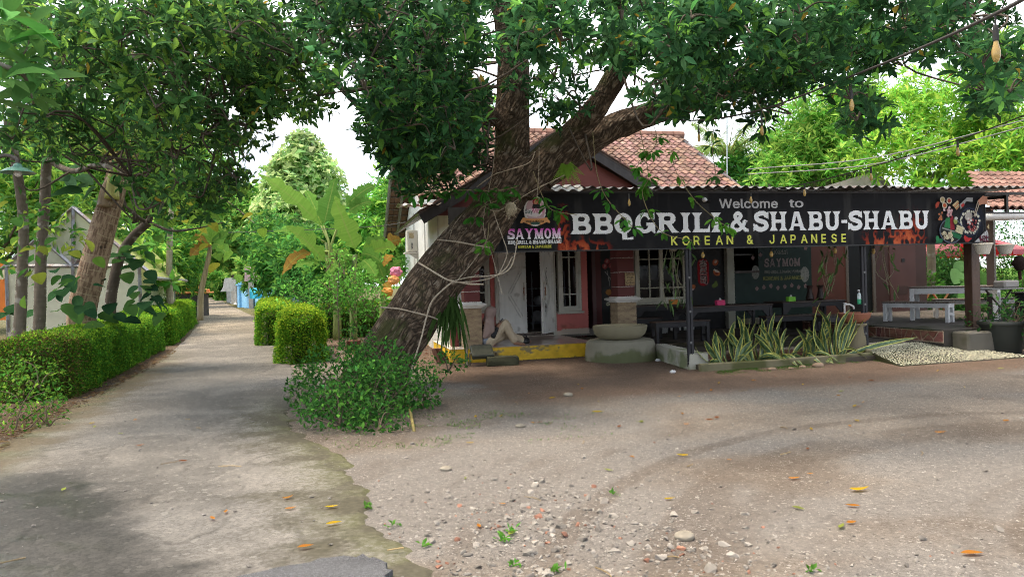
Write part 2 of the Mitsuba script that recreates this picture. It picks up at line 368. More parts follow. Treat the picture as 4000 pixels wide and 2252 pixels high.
tag('ground', kind='structure')
ys = np.unique(np.concatenate([np.linspace(0.5, 14, 300), np.linspace(14.5, 110, 80)]))
rl = np.interp(ys, LEFTY + [110], LEFTX + [-46.5]); rr = np.interp(ys, ROADY + [110], ROADX + [-43.5])
rl = rl + 0.10 * (meshkit.fbm(np.stack([ys * 1.3, ys * 0, ys * 0], 1), 3, 1) - .5)
rr = rr + np.where(ys < 13, 0.24, 0.12) * (meshkit.fbm(np.stack([ys * 2.1, ys * 0 + 4, ys * 0], 1), 4, 2) - .5) + np.where(ys < 13, .14, 0) * (meshkit.fbm(np.stack([ys * 9, ys * 0 + 7, ys * 0], 1), 3, 5) - .5)
V, F = [], []
TT = np.array([0, 0.0, .15, .3, .45, .6, .75, .9, .985, 1.0])
for k, y in enumerate(ys):
    for q, t in enumerate(TT):
        h = 0.022 if 0 < q < len(TT) - 2 else (.014 if q == len(TT) - 2 else -0.012)
        V.append((rl[k] * (1 - t) + rr[k] * t + (0.02 if q == len(TT) - 1 else -0.02 if q == 0 else 0), y, rise(y) + h + (0.004 * math.sin(y * 3 + t * 5) if 0 < q < len(TT) - 1 else 0)))
n = len(TT)
for k in range(len(ys) - 1):
    for q in range(n - 1):
        F.append((k * n + q, k * n + q + 1, (k + 1) * n + q + 1, (k + 1) * n + q))
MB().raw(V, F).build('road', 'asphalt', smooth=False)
tag('road', kind='structure')
# new asphalt patch at the lower edge of the lane
def blob(cx, cy, rx, ry, n=28, amp=.25, seed=0, z=0.0):
    a = np.linspace(0, 2 * np.pi, n, endpoint=False)
    r = 1 + amp * (meshkit.fbm(np.stack([np.cos(a) * 1.5 + seed, np.sin(a) * 1.5, a * 0], 1), 3, seed) - .5) * 2
    return np.stack([cx + rx * r * np.cos(a), cy + ry * r * np.sin(a), a * 0 + z], 1)
def disc(V):
    n = len(V); c = V.mean(0); i = np.arange(n)
    return np.vstack([V, c]), np.stack([i, (i + 1) % n, i * 0 + n], 1)
pv = np.array([(-2.4, 3.0), (-2.0, 3.40), (-1.72, 3.80), (-1.35, 4.10), (-1.05, 4.24), (-0.88, 4.22), (-0.76, 4.10), (-0.70, 3.9), (-0.66, 3.6), (-0.64, 3.1), (-0.9, 2.7), (-1.8, 2.6)])
pv = spline(np.vstack([pv, pv[:1]]), 5)[:-1]
pv = pv + 0.02 * rng.normal(size=pv.shape)
Vt, Ft = disc(np.column_stack([pv, np.full(len(pv), 0.052)]))
Vs = np.column_stack([pv * 1.0, np.full(len(pv), 0.02)]); m = len(pv); i = np.arange(m)
mb = MB().raw(Vt, Ft); mb.raw(np.vstack([Vt[:m], Vs]), np.stack([i + m, (i + 1) % m + m, (i + 1) % m, i], 1)); mb.build('road_patch', 'asphalt_new', smooth=False)
tag('road_patch', kind='structure')
# ------------------------------------------------------------------ stones, pebbles, fallen leaves
def stone_mesh(r, seed, flat=.6, sub=1):
    if sub < 2:                           # broken stone: the hull of a few points
        q = np.random.default_rng(seed + 77); p = q.normal(size=(13, 3)); p /= np.linalg.norm(p, axis=1, keepdims=True)
        m = trimesh.convex.convex_hull(p * q.uniform(.75, 1.1, (13, 1))); return np.asarray(m.vertices) * [r, r * q.uniform(.6, .95), r * flat], np.asarray(m.faces)
    m = trimesh.creation.icosphere(subdivisions=sub, radius=1.0)
    v = m.vertices
    f = 0.75 + 0.5 * meshkit.fbm(v * 1.3 + seed * 7.3, 3, seed)
    v = v * f[:, None]
    v = np.sign(v) * np.abs(v) ** .8 if seed % 2 else v
    return v * np.array([r, r * (0.65 + .35 * ((seed * 37) % 10) / 10), r * flat]), m.faces
STV = [stone_mesh(1.0, k, .45 + .35 * ((k * 13) % 7) / 7) for k in range(12)]
def road_right(y): return float(np.interp(y, ROADY, ROADX))
def rubble_density(x, y):
    d = 1.6 * math.exp(-(((x - 0.45) / .85) ** 2 + ((y - 4.15) / .75) ** 2))
    d += 0.9 * math.exp(-(((x - 0.0) / .7) ** 2 + ((y - 5.3) / .7) ** 2))
    d += 0.22 * math.exp(-(((x - 2.3) / 1.6) ** 2 + ((y - 3.7) / .7) ** 2))
    d += 0.30 * math.exp(-((x - road_right(y) - .2) / .25) ** 2) * (y < 8)
    return d + 0.02 * (y < 8.5)
stcol = lambda: np.array([.225, .205, .178]) * rng.uniform(.55, 1.45) if rng.random() > .05 else np.array([.27, .135, .09]) * rng.uniform(.7, 1.15)
big, small = [], MB()
k = 0
while k < 3600:
    x, y = rng.uniform(-1.2, 7.5), rng.uniform(3.2, 10.5)
    if x < road_right(y) + .05: continue
    if rng.random() > rubble_density(x, y): continue
    k += 1
    r = 0.007 * math.exp(rng.normal(0.15, .62))
    near = math.exp(-(((x - 0.3) / 1.0) ** 2 + ((y - 4.7) / .9) ** 2))
    if rng.random() < .30 * near: r *= 1.9
    r = min(r, .048)
    v, f = STV[rng.integers(12)]
    c, s = math.cos(q := rng.uniform(0, 6.28)), math.sin(q)
    v = np.stack([v[:, 0] * c - v[:, 1] * s, v[:, 0] * s + v[:, 1] * c, v[:, 2]], 1) * r + [x, y, r * .06]
    px = 2 * r * 731 / y
    if px > 8.5 and len(big) < 150: big.append((v, f, r, x, y))
    else: small.raw(v, f, stcol())
# worn stones bedded in the lane
for k in range(420):
    y = rng.uniform(3.4, 13); x = rng.uniform(np.interp(y, LEFTY, LEFTX), road_right(y) - .02)
    r = 0.008 * math.exp(rng.normal(0.1, .5)); r = min(r, .020)
    v, f = STV[rng.integers(12)]
    small.raw(v * [r, r, r * .5] + [x, y, .030], f, np.array([.17, .16, .147]) * rng.uniform(.6, 1.45))
small.build('gravel', 'cutstone', smooth=False)
tag('gravel', 'small loose stones and grit scattered over the yard and the lane', 'gravel', kind='stuff')
for v, f, r, x, y in big:
    k = thing('stone', 'grey rounded stone of the rubble at the broken edge of the lane', 'stone', 'stones of the rubble beside the lane')
    col = stcol()
    if col[0] > 1.8 * col[2]:
        tag(k, 'small brick-red broken stone in the rubble beside the lane', 'stone', 'red brick bits in the rubble')
    MB().raw(v, f, col).build(k, 'cutstone', smooth=False)
for (x, y, r, lab) in [(1.02, 4.50, .062, 'flat angular tan stone, largest of the rubble in the foreground'), (4.95, 6.55, .05, 'white lump of stone lying alone on the gravel far from the rubble'), (0.05, 8.15, .055, 'tan stone beside the thin prop stick under the leaning tree'),
                       (0.75, 10.3, .07, 'pale stone right of the shrub at the foot of the leaning tree'), (-0.62, 6.35, .05, 'grey pointed stone beside the mossy edge of the lane')]:
    v, f = stone_mesh(r, int(x * 100) % 9 + 1, .5, 2)
    k = thing('stone', lab, 'stone'); MB().raw(v + [x, y, r * .25], f, (.50, .47, .40) if 'white' in lab else (.24, .215, .17)).build(k, 'cutstone', smooth=True)
def fallen(x, y, L, ang, col, z=0.012):
    u = np.linspace(0, 1, 7); w = np.sin(np.pi * u ** .85) * .34 * L
    w[-1] = 0
    bend = rng.uniform(.03, .14) * L; tw = rng.uniform(-.5, .5)
    V = []
    for a, b in zip(u, w):
        zz = bend * 4 * (a - .5) ** 2
        V += [(a * L, b / 2, zz + .25 * b + tw * b * .3), (a * L, 0, zz), (a * L, -b / 2, zz + .25 * b - tw * b * .3)]
    V = np.array(V) - [L / 2, 0, 0]
    F = []
    for i in range(6):
        F += [(3 * i, 3 * i + 1, 3 * i + 4, 3 * i + 3), (3 * i + 1, 3 * i + 2, 3 * i + 5, 3 * i + 4)]
    c, s = math.cos(ang), math.sin(ang)
    V = np.stack([V[:, 0] * c - V[:, 1] * s + x, V[:, 0] * s + V[:, 1] * c + y, V[:, 2] + z + .001], 1)
    return V, F
YEL, ORA, RUS, GRN = (.62, .40, .03), (.58, .24, .045), (.26, .10, .04), (.33, .38, .08)
special = [(2.51, 5.37, 0.00) + (.17, .2, YEL, 'large yellow leaf lying beside two pebbles in the right foreground'), (2.54, 4.10, 0.00) + (.13, 0, ORA, 'orange oval leaf near the lower right corner of the yard'), (-1.24, 4.89, 0.00) + (.11, .5, YEL, 'yellow leaf on the mossy border of the lane'),
           (-1.31, 4.46, 0.00) + (.10, .4, ORA, 'long orange leaf on the lane near the dark asphalt patch'), (-1.64, 5.25, 0.00) + (.09, .6, (.6, .28, .1), 'pale orange leaf lying on the middle of the lane edge'), (-0.05, 4.66, 0.00) + (.10, 1.2, GRN, 'yellow-green leaf beside the small green weed in the rubble'),
           (0.51, 10.10, 0.00) + (.10, .3, YEL, 'bright yellow leaf on the ground in front of the yellow step'), (-0.49, 8.82, 0.00) + (.11, 1.5, YEL, 'upright yellow leaf nearest the right side of the shrub'), (-0.18, 8.83, 0.00) + (.10, 1.3, YEL, 'upright yellow leaf to the right of the other upright one'),
           (1.00, 8.92, 0.00) + (.15, .1, YEL, 'yellow leaf lying flat on the middle of the yard'), (1.49, 6.58, 0.00) + (.12, 2.6, YEL, 'curled yellow leaf in the middle of the tyre marks'), (2.17, 5.73, 0.00) + (.11, .2, ORA, 'orange leaf on the tyre marks left of the large yellow leaf'),
           (2.03, 4.60, 0.00) + (.10, .9, GRN, 'pale green leaf in the right foreground rubble'), (4.18, 7.20, 0.00) + (.13, .1, ORA, 'orange leaf on the grey gravel at the right')]
for x, y, z, L, a, col, lab in special:
    k = thing('fallen_leaf', lab, 'leaf'); V, F = fallen(x, y, L, a, col, .035 if x < road_right(y) else .01)
    MB().raw(V, F, col).build(k, 'leaf', smooth=True)
for k in range(95):
    x, y = rng.uniform(-.5, 9.5), rng.uniform(4.5, 12.0)
    if k < 12: y = rng.uniform(4, 9.5); x = rng.uniform(np.interp(y, LEFTY, LEFTX) + .3, road_right(y))
    elif x < road_right(y) + .2 or x > y * .72 or -(x) * SU + (y - 12.05) * CU > -.6: continue
    col = [YEL, ORA, ORA, RUS, GRN][rng.integers(5)]
    nm = {YEL: 'small yellow dry leaf lying on the bare yard', ORA: 'small orange dry leaf lying on the bare yard', RUS: 'small brown dry leaf lying on the bare yard', GRN: 'small greenish leaf lying on the bare yard'}[col]
    if k < 12: nm = nm.replace('the bare yard', 'the grey lane')
    key = thing('fallen_leaf', nm, 'leaf', nm.replace('small', 'small').replace('leaf lying', 'leaves lying'))
    V, F = fallen(x, y, rng.uniform(.05, .11), rng.uniform(0, 6.28), col, .035 if k < 12 else .01)
    MB().raw(V, F, np.array(col) * rng.uniform(.7, 1.1)).build(key, 'leaf', smooth=True)
# leaf litter at the foot of the hedges (nobody could count it)
mb = MB()
for k in range(1500):
    y = 6.5 + 14 * rng.random() ** 1.3; x = float(np.interp(y, LEFTY, LEFTX)) - abs(rng.normal(0, .35)) + .12
    V, F = fallen(x, y, rng.uniform(.03, .10), rng.uniform(0, 6.28), None, .035)
    mb.raw(V, F, np.array([(.15, .095, .055), (.10, .07, .045), (.22, .15, .08), (.14, .12, .06)][rng.integers(4)]) * rng.uniform(.6, 1.3))
for k in range(500):
    x, y = rng.normal(-3.6, 1.0), rng.normal(19, 1.6)
    V, F = fallen(x, y, rng.uniform(.05, .13), rng.uniform(0, 6.28), None, .01)
    mb.raw(V, F, np.array([(.32, .14, .09), (.22, .10, .06), (.34, .2, .1)][rng.integers(3)]) * rng.uniform(.6, 1.3))
mb.build('leaf_litter', 'leaf', smooth=False)
tag('leaf_litter', 'brown dead leaves heaped along the foot of the hedges', 'leaf litter', kind='stuff')

# ------------------------------------------------------------------ the house
FZ = 0.30                               # porch floor
WHITE, PINK, DRED, BLK = (.66, .65, .61), (.62, .19, .17), (.105, .022, .020), (.012, .012, .013)
house = thing('restaurant_house', 'pink and white restaurant house with a brown clay tiled roof behind the leaning tree', 'house')
def hp(name): return part(house, name)
# left side wall (a gable end, seen from the lane) with plinth
mb = MB()
prof = [(-.30, 3.9, 0), (-.30, 14.1, 0), (-.30, 14.1, 3.35), (-.30, 9.25, 5.85), (-.30, 4.3, 3.35), (-.30, 3.9, 3.0)]
v0 = np.array(prof, float); v1 = v0 + [0.15, 0, 0]
Fc = [(0, 5, 4), (0, 4, 2), (0, 2, 1), (2, 4, 3)]
mb.raw(v0, Fc, WHITE, local=True); mb.raw(v1, [f[::-1] for f in Fc], WHITE, local=True)
for i in range(6):
    j = (i + 1) % 6
    mb.raw([v0[i], v0[j], v1[j], v1[i]], [(0, 1, 2, 3)], WHITE, local=True)
mb.build(tag(hp('side_wall')), 'weather', smooth=False)
MB().box((-.37, 3.8, -.05), (-.297, 14.1, .62), (.60, .58, .52), .02).build(hp('plinth'), 'weather', smooth=False)
for b in (6.05, 8.6, 11.2): MB().box((-.325, b - .06, .62), (-.297, b + .06, 3.9), (.52, .51, .47)).build(hp('pilaster'), 'weather', smooth=False)
# front wall pieces (door front at b = 5.7, dining front at b = 6.3)
def wall_piece(name, a0, a1, z0, z1, b, col, mat='weather', th=.14):
    return MB().box((a0, b, z0), (a1, b + th, z1), col).build(hp(name), mat, smooth=False)
DA0, DA1 = 1.00, 2.50                   # doorway
wall_piece('front_wall', -.15, .35, FZ, 3.3, 5.7, PINK)
wall_piece('front_wall', .88, DA0, FZ, 3.3, 5.7, PINK)
wall_piece('front_wall', DA1, 3.38, FZ, .86, 5.7, PINK)
wall_piece('front_wall', 3.22, 3.38, .86, 3.3, 5.7, PINK)
wall_piece('front_wall', DA0, 3.22, 2.62, 3.3, 5.7, PINK)
wall_piece('front_wall', .35, .88, FZ, .95, 5.7, PINK); wall_piece('front_wall', .35, .88, 2.5, 3.3, 5.7, PINK)
MB().box((3.24, 5.84, 0), (3.38, 6.3, 3.3), DRED).build(hp('return_wall'), 'paint', smooth=False)
wall_piece('dark_wall', 3.38, 3.98, 0, 3.3, 6.3, DRED, 'paint')
wall_piece('dark_wall', 3.98, 4.85, 0, 3.3, 6.3, BLK, 'paint')
wall_piece('dark_wall', 4.85, 6.48, 0, .92, 6.3, BLK, 'paint'); wall_piece('dark_wall', 4.85, 6.48, 2.55, 3.3, 6.3, BLK, 'paint')
wall_piece('dark_wall', 6.48, 7.56, 0, 3.3, 6.3, BLK, 'paint')
MB().box((7.56, 6.14, 0), (7.78, 6.44, 3.3), (.36, .36, .29), .01).build(tag(hp('corner_post'), 'pale grey-green post between the black wall and the green mural wall'), 'paint', smooth=False)
wall_piece('mural_wall', 7.78, 10.3, 0, 1.75, 6.3, (.008, .026, .019), 'paint')
wall_piece('mural_wall', 8.62, 10.3, 1.75, 3.4, 6.3, (.008, .026, .019), 'paint')
wall_piece('mural_wall', 7.78, 8.62, 2.75, 3.4, 6.3, (.008, .026, .019), 'paint')
wall_piece('brown_wall', 10.3, 11.5, 0, 3.4, 6.3, (.11, .040, .027), 'paint')
wall_piece('brown_wall', 12.32, 14.2, 0, 3.4, 6.3, (.065, .030, .025), 'paint')
wall_piece('brown_wall', 11.5, 12.32, 2.5, 3.4, 6.3, (.065, .030, .025), 'paint')
tag(f'{house}__mural_wall', 'dark green wall that carries the pale painted lettering')
# the dark kitchen hatch left in the mural wall
mb = MB(); mb.box((7.80, 6.26, 1.71), (8.62, 6.42, 1.77), (.05, .035, .025)); mb.box((7.80, 6.50, 2.2), (8.62, 6.56, 2.24), (.09, .09, .08)); mb.build(tag(hp('hatch_shelf')), 'wood', smooth=False)
# rooms behind (closed boxes so that the openings are dark)
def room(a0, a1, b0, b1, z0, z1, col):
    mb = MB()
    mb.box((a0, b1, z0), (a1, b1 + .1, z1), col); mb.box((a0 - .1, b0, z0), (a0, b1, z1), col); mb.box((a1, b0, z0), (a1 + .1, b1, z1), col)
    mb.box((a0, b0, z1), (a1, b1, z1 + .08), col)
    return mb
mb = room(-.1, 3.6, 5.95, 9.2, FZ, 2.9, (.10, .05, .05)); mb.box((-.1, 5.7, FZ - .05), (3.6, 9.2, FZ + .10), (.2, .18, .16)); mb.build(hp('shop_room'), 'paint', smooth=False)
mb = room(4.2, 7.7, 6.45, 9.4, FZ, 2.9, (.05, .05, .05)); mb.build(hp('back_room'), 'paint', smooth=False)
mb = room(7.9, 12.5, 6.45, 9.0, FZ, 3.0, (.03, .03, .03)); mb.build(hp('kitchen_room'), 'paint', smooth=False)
# pierced ventilation blocks high on the shop's back wall: pale cut-outs
for i, da in enumerate((0, .30, .62)):
    mb = MB()
    for q, (x, y) in enumerate([(0, .05), (.1, 0), (.1, .1), (.2, .05)]):
        mb.box((1.62 + da + x, 9.16, 2.05 + y), (1.68 + da + x, 9.199, 2.09 + y), (.5, .52, .5))
    mb.build(part(house, 'ventilation_block'), 'matte', smooth=False)
# --- doors
FRAME = (.56, .54, .47)
mb = MB()
for a in (DA0 - .02, DA1 - .07): mb.box((a, 5.62, FZ), (a + .09, 5.80, 2.62), FRAME, .008)
mb.box((DA0 + .07, 5.62, 2.50), (DA1 - .07, 5.80, 2.62), FRAME, .008); mb.box((DA0 + .07, 5.62, FZ + .02), (DA1 - .07, 5.80, FZ + .085), (.12, .09, .07))
mb.build(hp('door_frame'), 'oldpaint', smooth=False)
def door_leaf(name, w, M, lab):
    """a leaf w wide: x along it from the hinge, y out of it, z up"""
    k = hp(name); tag(k, lab)
    col = (.80, .79, .74)
    z0, z1 = FZ + .09, 2.49
    def put(mb, lo, hi, c, ch=.0): mb.box(lo, hi, c, ch, local=True, M=M)
    mb = MB(); put(mb, (0, -.02, z0), (w, .02, z1), col, .004); mb.build(k, 'oldpaint', smooth=False)
    mb = MB()                           # raised stiles, rails and the kinked mouldings
    for lo, hi in [((0.0, .019, z0), (.09, .040, z1)), ((w - .13, .019, z0), (w, .040, z1)), ((.09, .019, z1 - .13), (w - .13, .040, z1)), ((.09, .019, z0), (w - .13, .040, z0 + .22))]:
        put(mb, lo, hi, col, .004)
    zc = z0 + .95
    put(mb, (.09, .019, zc - .035), (.26, .040, zc + .035), col, .004)
    for s in (1, -1):
        A = np.array([.26, zc + s * .03]); B = np.array([w - .13, zc + s * .56])
        d = B - A; L = np.hypot(*d); ang = math.atan2(d[1], d[0])
        R = trimesh.transformations.rotation_matrix(-ang, [0, 1, 0]); R[:3, 3] = [A[0], .019, A[1]]
        for off in (-.03, .03):
            bx_ = trimesh.creation.box(bounds=[(0, 0, off - .010), (L - .01, .026, off + .010)]); bx_.apply_transform(M @ R); mb.tm(bx_, np.array(col) * .80, local=True)
    mb.build(part(k, 'moulding'), 'oldpaint', smooth=False)
    x = w - .075
    mb = MB()
    mb.tm(_tr(trimesh.creation.cylinder(.013, .46, sections=10), M, (x, .075, z0 + 1.02)), (.55, .52, .45), local=True)
    for dz in (-.19, .19): mb.tm(_tr(trimesh.creation.box((.025, .06, .03)), M, (x, .045, z0 + 1.02 + dz)), (.55, .5, .38), local=True)
    mb.tm(_tr(trimesh.creation.cylinder(.017, .20, sections=10), M, (x, .075, z0 + 1.02)), (.20, .075, .03), local=True)
    mb.build(part(k, 'handle'), 'gloss', smooth=False)
    return k
def _tr(m, M, at):
    m = m.copy(); m.apply_translation(at); m.apply_transform(M); return m
def hinge(a, b, deg):
    R = rotz(deg); R[:3, 3] = [a, b, 0]; return R
flip = np.diag([1.0, -1, 1, 1])        # y out of the leaf points at the yard
door_leaf('door_leaf', .69, hinge(DA0 + .075, 5.66, 0) @ flip, 'closed left leaf of the white double door')
Lf = hinge(DA1 - .075, 5.60, 180 + 50) 
kk = door_leaf('door_leaf', .69, Lf, 'weathered right leaf of the double door, standing open')
mb = MB()
for (x, z, w, h) in [(.42, 1.85, .02, .13), (.44, 1.70, .035, .10), (.43, 1.55, .03, .12), (.50, .98, .05, .11), (.55, .92, .02, .2), (.46, 1.0, .015, .08)]:
    mb.box((x, .041, z), (x + w, .0425, z + h), (.05, .035, .025), M=Lf)
mb.build(part(kk, 'worn_paint'), 'matte', smooth=False)
# --- windows
def window(a0, a1, z0, z1, b, cols, rows, lab=None, leaves=1, fr=.07, col=FRAME):
    k = hp('window'); 
    if lab: tag(k, lab)
    mb = MB()
    mb.box((a0, b - .05, z0), (a0 + fr, b + .10, z1), col, .006); mb.box((a1 - fr, b - .05, z0), (a1, b + .10, z1), col, .006)
    mb.box((a0 + fr, b - .05, z1 - fr), (a1 - fr, b + .10, z1), col, .006); mb.box((a0 + fr, b - .05, z0), (a1 - fr, b + .10, z0 + fr), col, .006)
    mb.build(part(k, 'frame'), 'oldpaint', smooth=False)
    MB().box((a0 - .05, b - .10, z0 - .06), (a1 + .05, b + .02, z0 - .003), col, .008).build(part(k, 'sill'), 'oldpaint', smooth=False)
    n = leaves; w = (a1 - a0 - 2 * fr) / n
    for i in range(n):
        s0 = a0 + fr + i * w; s1 = s0 + w; t = .055
        mb = MB()
        for lo, hi in [((s0, z0 + fr), (s0 + t, z1 - fr)), ((s1 - t, z0 + fr), (s1, z1 - fr)), ((s0 + t, z1 - fr - t), (s1 - t, z1 - fr)), ((s0 + t, z0 + fr), (s1 - t, z0 + fr + t))]:
            mb.box((lo[0], b - .035, lo[1]), (hi[0], b + .035, hi[1]), col, .004)
        mb.build(part(k, 'casement'), 'oldpaint', smooth=False)
        g0, g1, y0, y1 = s0 + t, s1 - t, z0 + fr + t, z1 - fr - t
        mb = MB()
        for c in range(1, cols): 
            x = g0 + (g1 - g0) * c / cols; mb.box((x - .014, b - .03, y0), (x + .014, b + .02, y1), col)
        for r in rows:
            z = y0 + (y1 - y0) * r; mb.box((g0, b - .028, z - .014), (g1, b + .018, z + .014), col)
        mb.build(part(k, 'glazing_bar'), 'oldpaint', smooth=False)
        v = np.array([(g0, b + .005, y0), (g1, b + .005, y0), (g1, b + .005, y1), (g0, b + .005, y1)])
        MB().raw(v, [(0, 1, 2, 3)], local=True).build(part(k, 'pane'), 'pane', smooth=False)
window(2.60, 3.20, .88, 2.62, 5.7, 2, (.20, .82), 'narrow window with six dark panes right of the door')
window(.38, .86, .97, 2.48, 5.7, 1, (.25, .78), 'narrow window behind the left porch pillar')
window(4.93, 6.44, 1.0, 2.53, 6.3, 2, (.20, .80), 'wide two-leaf window in the black dining wall', leaves=2, col=(.50, .48, .38))
# dark doorway far right
MB().box((11.5, 6.32, FZ), (12.32, 6.40, 2.5), (.008, .010, .010)).build(tag(hp('back_door'), 'black door in the brown back wall'), 'paint', smooth=False)
mb = MB()
for a in (11.42, 12.32): mb.box((a, 6.27, FZ), (a + .08, 6.34, 2.58), (.13, .11, .09))
mb.box((11.50, 6.27, 2.5), (12.32, 6.34, 2.58), (.13, .11, .09)); mb.build(hp('back_door_frame'), 'paint', smooth=False)
mb = MB(); mb.box((12.9, 6.272, FZ + .05), (13.8, 6.298, 2.4), (.10, .045, .038)); mb.box((13.15, 6.262, .95), (13.5, 6.27, 1.2), (.06, .03, .025)); mb.box((13.3, 6.25, 1.9), (13.4, 6.27, 2.0), (.02, .02, .02)); mb.build(tag(hp('wall_panel'), 'dim brown door panel at the right of the back wall'), 'paint', smooth=False)
MB().box((8.0, 6.20, FZ), (14.2, 6.297, FZ + .16), (.30, .27, .22), .01).build(hp('skirting'), 'weather', smooth=False)
# --- porch: floor tiles, yellow step, skirting tiles
mb = MB(); mb.box((-.55, 3.18, 0), (2.62, 5.7, FZ - .012), (.76, .48, .03)); mb.build(tag(hp('porch_step'), 'yellow painted concrete step along the porch'), 'step_paint', smooth=False)
tw = .40
for i in range(8):
    for j in range(6):
        a0, b0 = -.56 + i * tw, 3.165 + j * .42
        a1, b1 = min(a0 + tw - .004, 2.62), min(b0 + .416, 5.69)
        if a1 - a0 < .05: continue
        c = (.62, .56, .48) if i < 2 else np.array((.36, .285, .245)) * rng.uniform(.9, 1.1)
        MB().box((a0, b0, FZ - .0115), (a1, b1, FZ), c, .003).build(part(house, 'floor_tile'), 'gloss', smooth=False)
for i in range(9):
    a0 = -.14 + i * .40
    a1 = min(a0 + .396, 3.38)
    MB().box((a0, 5.655 if a0 > DA0 - .3 and a0 < DA1 else 5.672, FZ + .001), (a1, 5.6995, FZ + .10 if DA0 - .3 < a0 < DA1 - .1 else FZ + .14), np.array((.58, .50, .41)) * rng.uniform(.94, 1.06), .004).build(part(house, 'skirting_tile'), 'gloss', smooth=False)
for i in range(3):
    MB().box((3.345, 5.69 + i * .21, FZ + .001), (3.395, 5.69 + i * .21 + .205, FZ + .14), (.55, .47, .39), .004).build(part(house, 'skirting_tile'), 'gloss', smooth=False)
# --- porch pillars: stone-clad foot, white cap moulding, dark red shaft with white bands
def pillar(a, b, w, foot_top, z1, lab, bands):
    k = thing('porch_pillar', lab, 'pillar')
    MB().box((a - w * .56, b - w * .56, FZ + .001), (a + w * .56, b + w * .56, foot_top), (.33, .245, .155), .01).build(part(k, 'stone_foot'), 'cutstone', smooth=False)
    mb = MB()
    for q, (g, h0, h1) in enumerate([(.62, 0, .03), (.72, .03, .055), (.82, .055, .085), (.74, .085, .10), (.60, .10, .13)]):
        mb.box((a - w * g, b - w * g, foot_top + h0), (a + w * g, b + w * g, foot_top + h1), (.66, .64, .60), .004)
    mb.build(part(k, 'cap_moulding'), 'weather', smooth=False)
    MB().box((a - w * .5, b - w * .5, foot_top + .13), (a + w * .5, b + w * .5, z1), (.125, .028, .026), .006).build(part(k, 'shaft'), 'paint', smooth=False)
    for z in bands:
        MB().box((a - w * .508, b - w * .508, z), (a + w * .508, b + w * .508, z + .012), (.55, .5, .46)).build(part(k, 'band'), 'paint', smooth=False)
    return k
pillar(3.46, 3.62, .40, 1.12, 3.2, 'dark red pillar with a stone foot behind the round stone basin', (1.46, 1.78, 2.10))
pillar(-.05, 3.42, .34, 1.12, 3.2, 'dark red pillar with a stone foot at the seated woman\'s back', (1.46, 1.80, 2.12))
MB().box((-.42, 3.72, FZ - .3), (-.28, 3.98, 1.15), (.14, .032, .03)).build(hp('porch_end_wall'), 'paint', smooth=False)
mb = MB(); nb = thing('notice', 'small tan notice board fixed to the dark red pillar', 'notice')
mb.box((3.43, 3.385, 1.50), (3.66, 3.412, 1.765), (.40, .29, .14), .003).build(nb + '__board', 'wood', smooth=False)
mb = MB()
for s, z, h in [('KAWASAN', 1.715, .030), ('WAJIB', 1.655, .032), ('PAKAI', 1.595, .030), ('MASKER', 1.53, .036)]:
    t = meshkit.text_mesh(s, h, .002, bold=True); w = t.bounds[1][0]; sc = min(1.0, .20 / w)
    v = t.vertices * [sc, 1, 1]; mb.tm(trimesh.Trimesh(wallframe(3.384)(v + [3.545 - w * sc / 2, z, 0]), t.faces, process=False), (.05, .03, .02), local=True)
mb.build(nb + '__lettering', 'matte', smooth=False)
# stickers on the pink corner
for z0, z1, c, lab in [(2.02, 2.26, (.06, .09, .11), 'blue-grey paper sticker high on the dark red corner'), (1.70, 1.98, (.32, .29, .05), 'yellow paper sticker under the blue-grey one on the dark red corner')]:
    k = thing('sticker', lab, 'sticker'); mb = MB(); mb.box((3.40, 6.294, z0), (3.50, 6.2985, z1), c)
    for q in range(5): mb.box((3.42, 6.2925, z0 + .03 + q * (z1 - z0 - .05) / 5), (3.48, 6.2938, z0 + .045 + q * (z1 - z0 - .05) / 5), np.array(c) * .35)
    mb.build(k, 'matte', smooth=False)
# --- flat wall pictures in the dining room
def ell(x, y, rx, ry, rot=0, n=20):
    return affinity.rotate(affinity.scale(Point(0, 0).buffer(1, n // 4 + 1), rx, ry), rot, origin=(0, 0)) if False else affinity.translate(affinity.rotate(affinity.scale(Point(0, 0).buffer(1, 6), rx, ry), rot), x, y)
def stroke(pts, w): return LineString(pts).buffer(w / 2, cap_style=2, join_style=2)
def wall_picture(label, cat, layers, b=6.298, mat='matte', name='wall_picture'):
    k = thing(name, label, cat); mb = MB()
    for i, (poly, c) in enumerate(layers): mb.flat(poly, .0015 * i, .0015, c, wallframe(b))
    mb.build(k, mat, smooth=False); return k
lp = sbox(-.17, -.24, .17, .24).union(ell(0, .22, .17, .15)).union(ell(0, -.22, .17, .15))
hz = []
for y, w in [(.30, .15), (.245, .11), (.205, .17), (.15, .12), (-.02, .16)]: hz.append(stroke([(-w / 2 - .02, y), (w / 2 + .02, y)], .020))
hz += [stroke([(0, .34), (0, .20)], .022), stroke([(-.075, .15), (-.075, .08), (.075, .08), (.075, .15)], .018), stroke([(-.09, .045), (-.01, .045)], .016), stroke([(.055, .07), (.055, -.02), (.02, -.03)], .022), stroke([(-.07, .01), (-.07, -.02)], .018),
       stroke([(-.09, -.10), (.085, -.10), (.085, -.31), (.04, -.30)], .026), stroke([(-.09, -.155), (.03, -.155)], .018), stroke([(-.07, -.20), (-.07, -.27), (.02, -.27), (.02, -.20), (-.07, -.20)], .018)]
hz = union_all(hz)
mv = lambda g, x, z: affinity.translate(g, x, z)
wall_picture('red lantern sticker with black Japanese characters on the black wall', 'sticker', [(mv(lp, 6.93, 1.76), (.30, .018, .022)), (mv(hz.buffer(.012), 6.93, 1.76), (.5, .44, .42)), (mv(hz, 6.93, 1.76), (.02, .015, .015))])
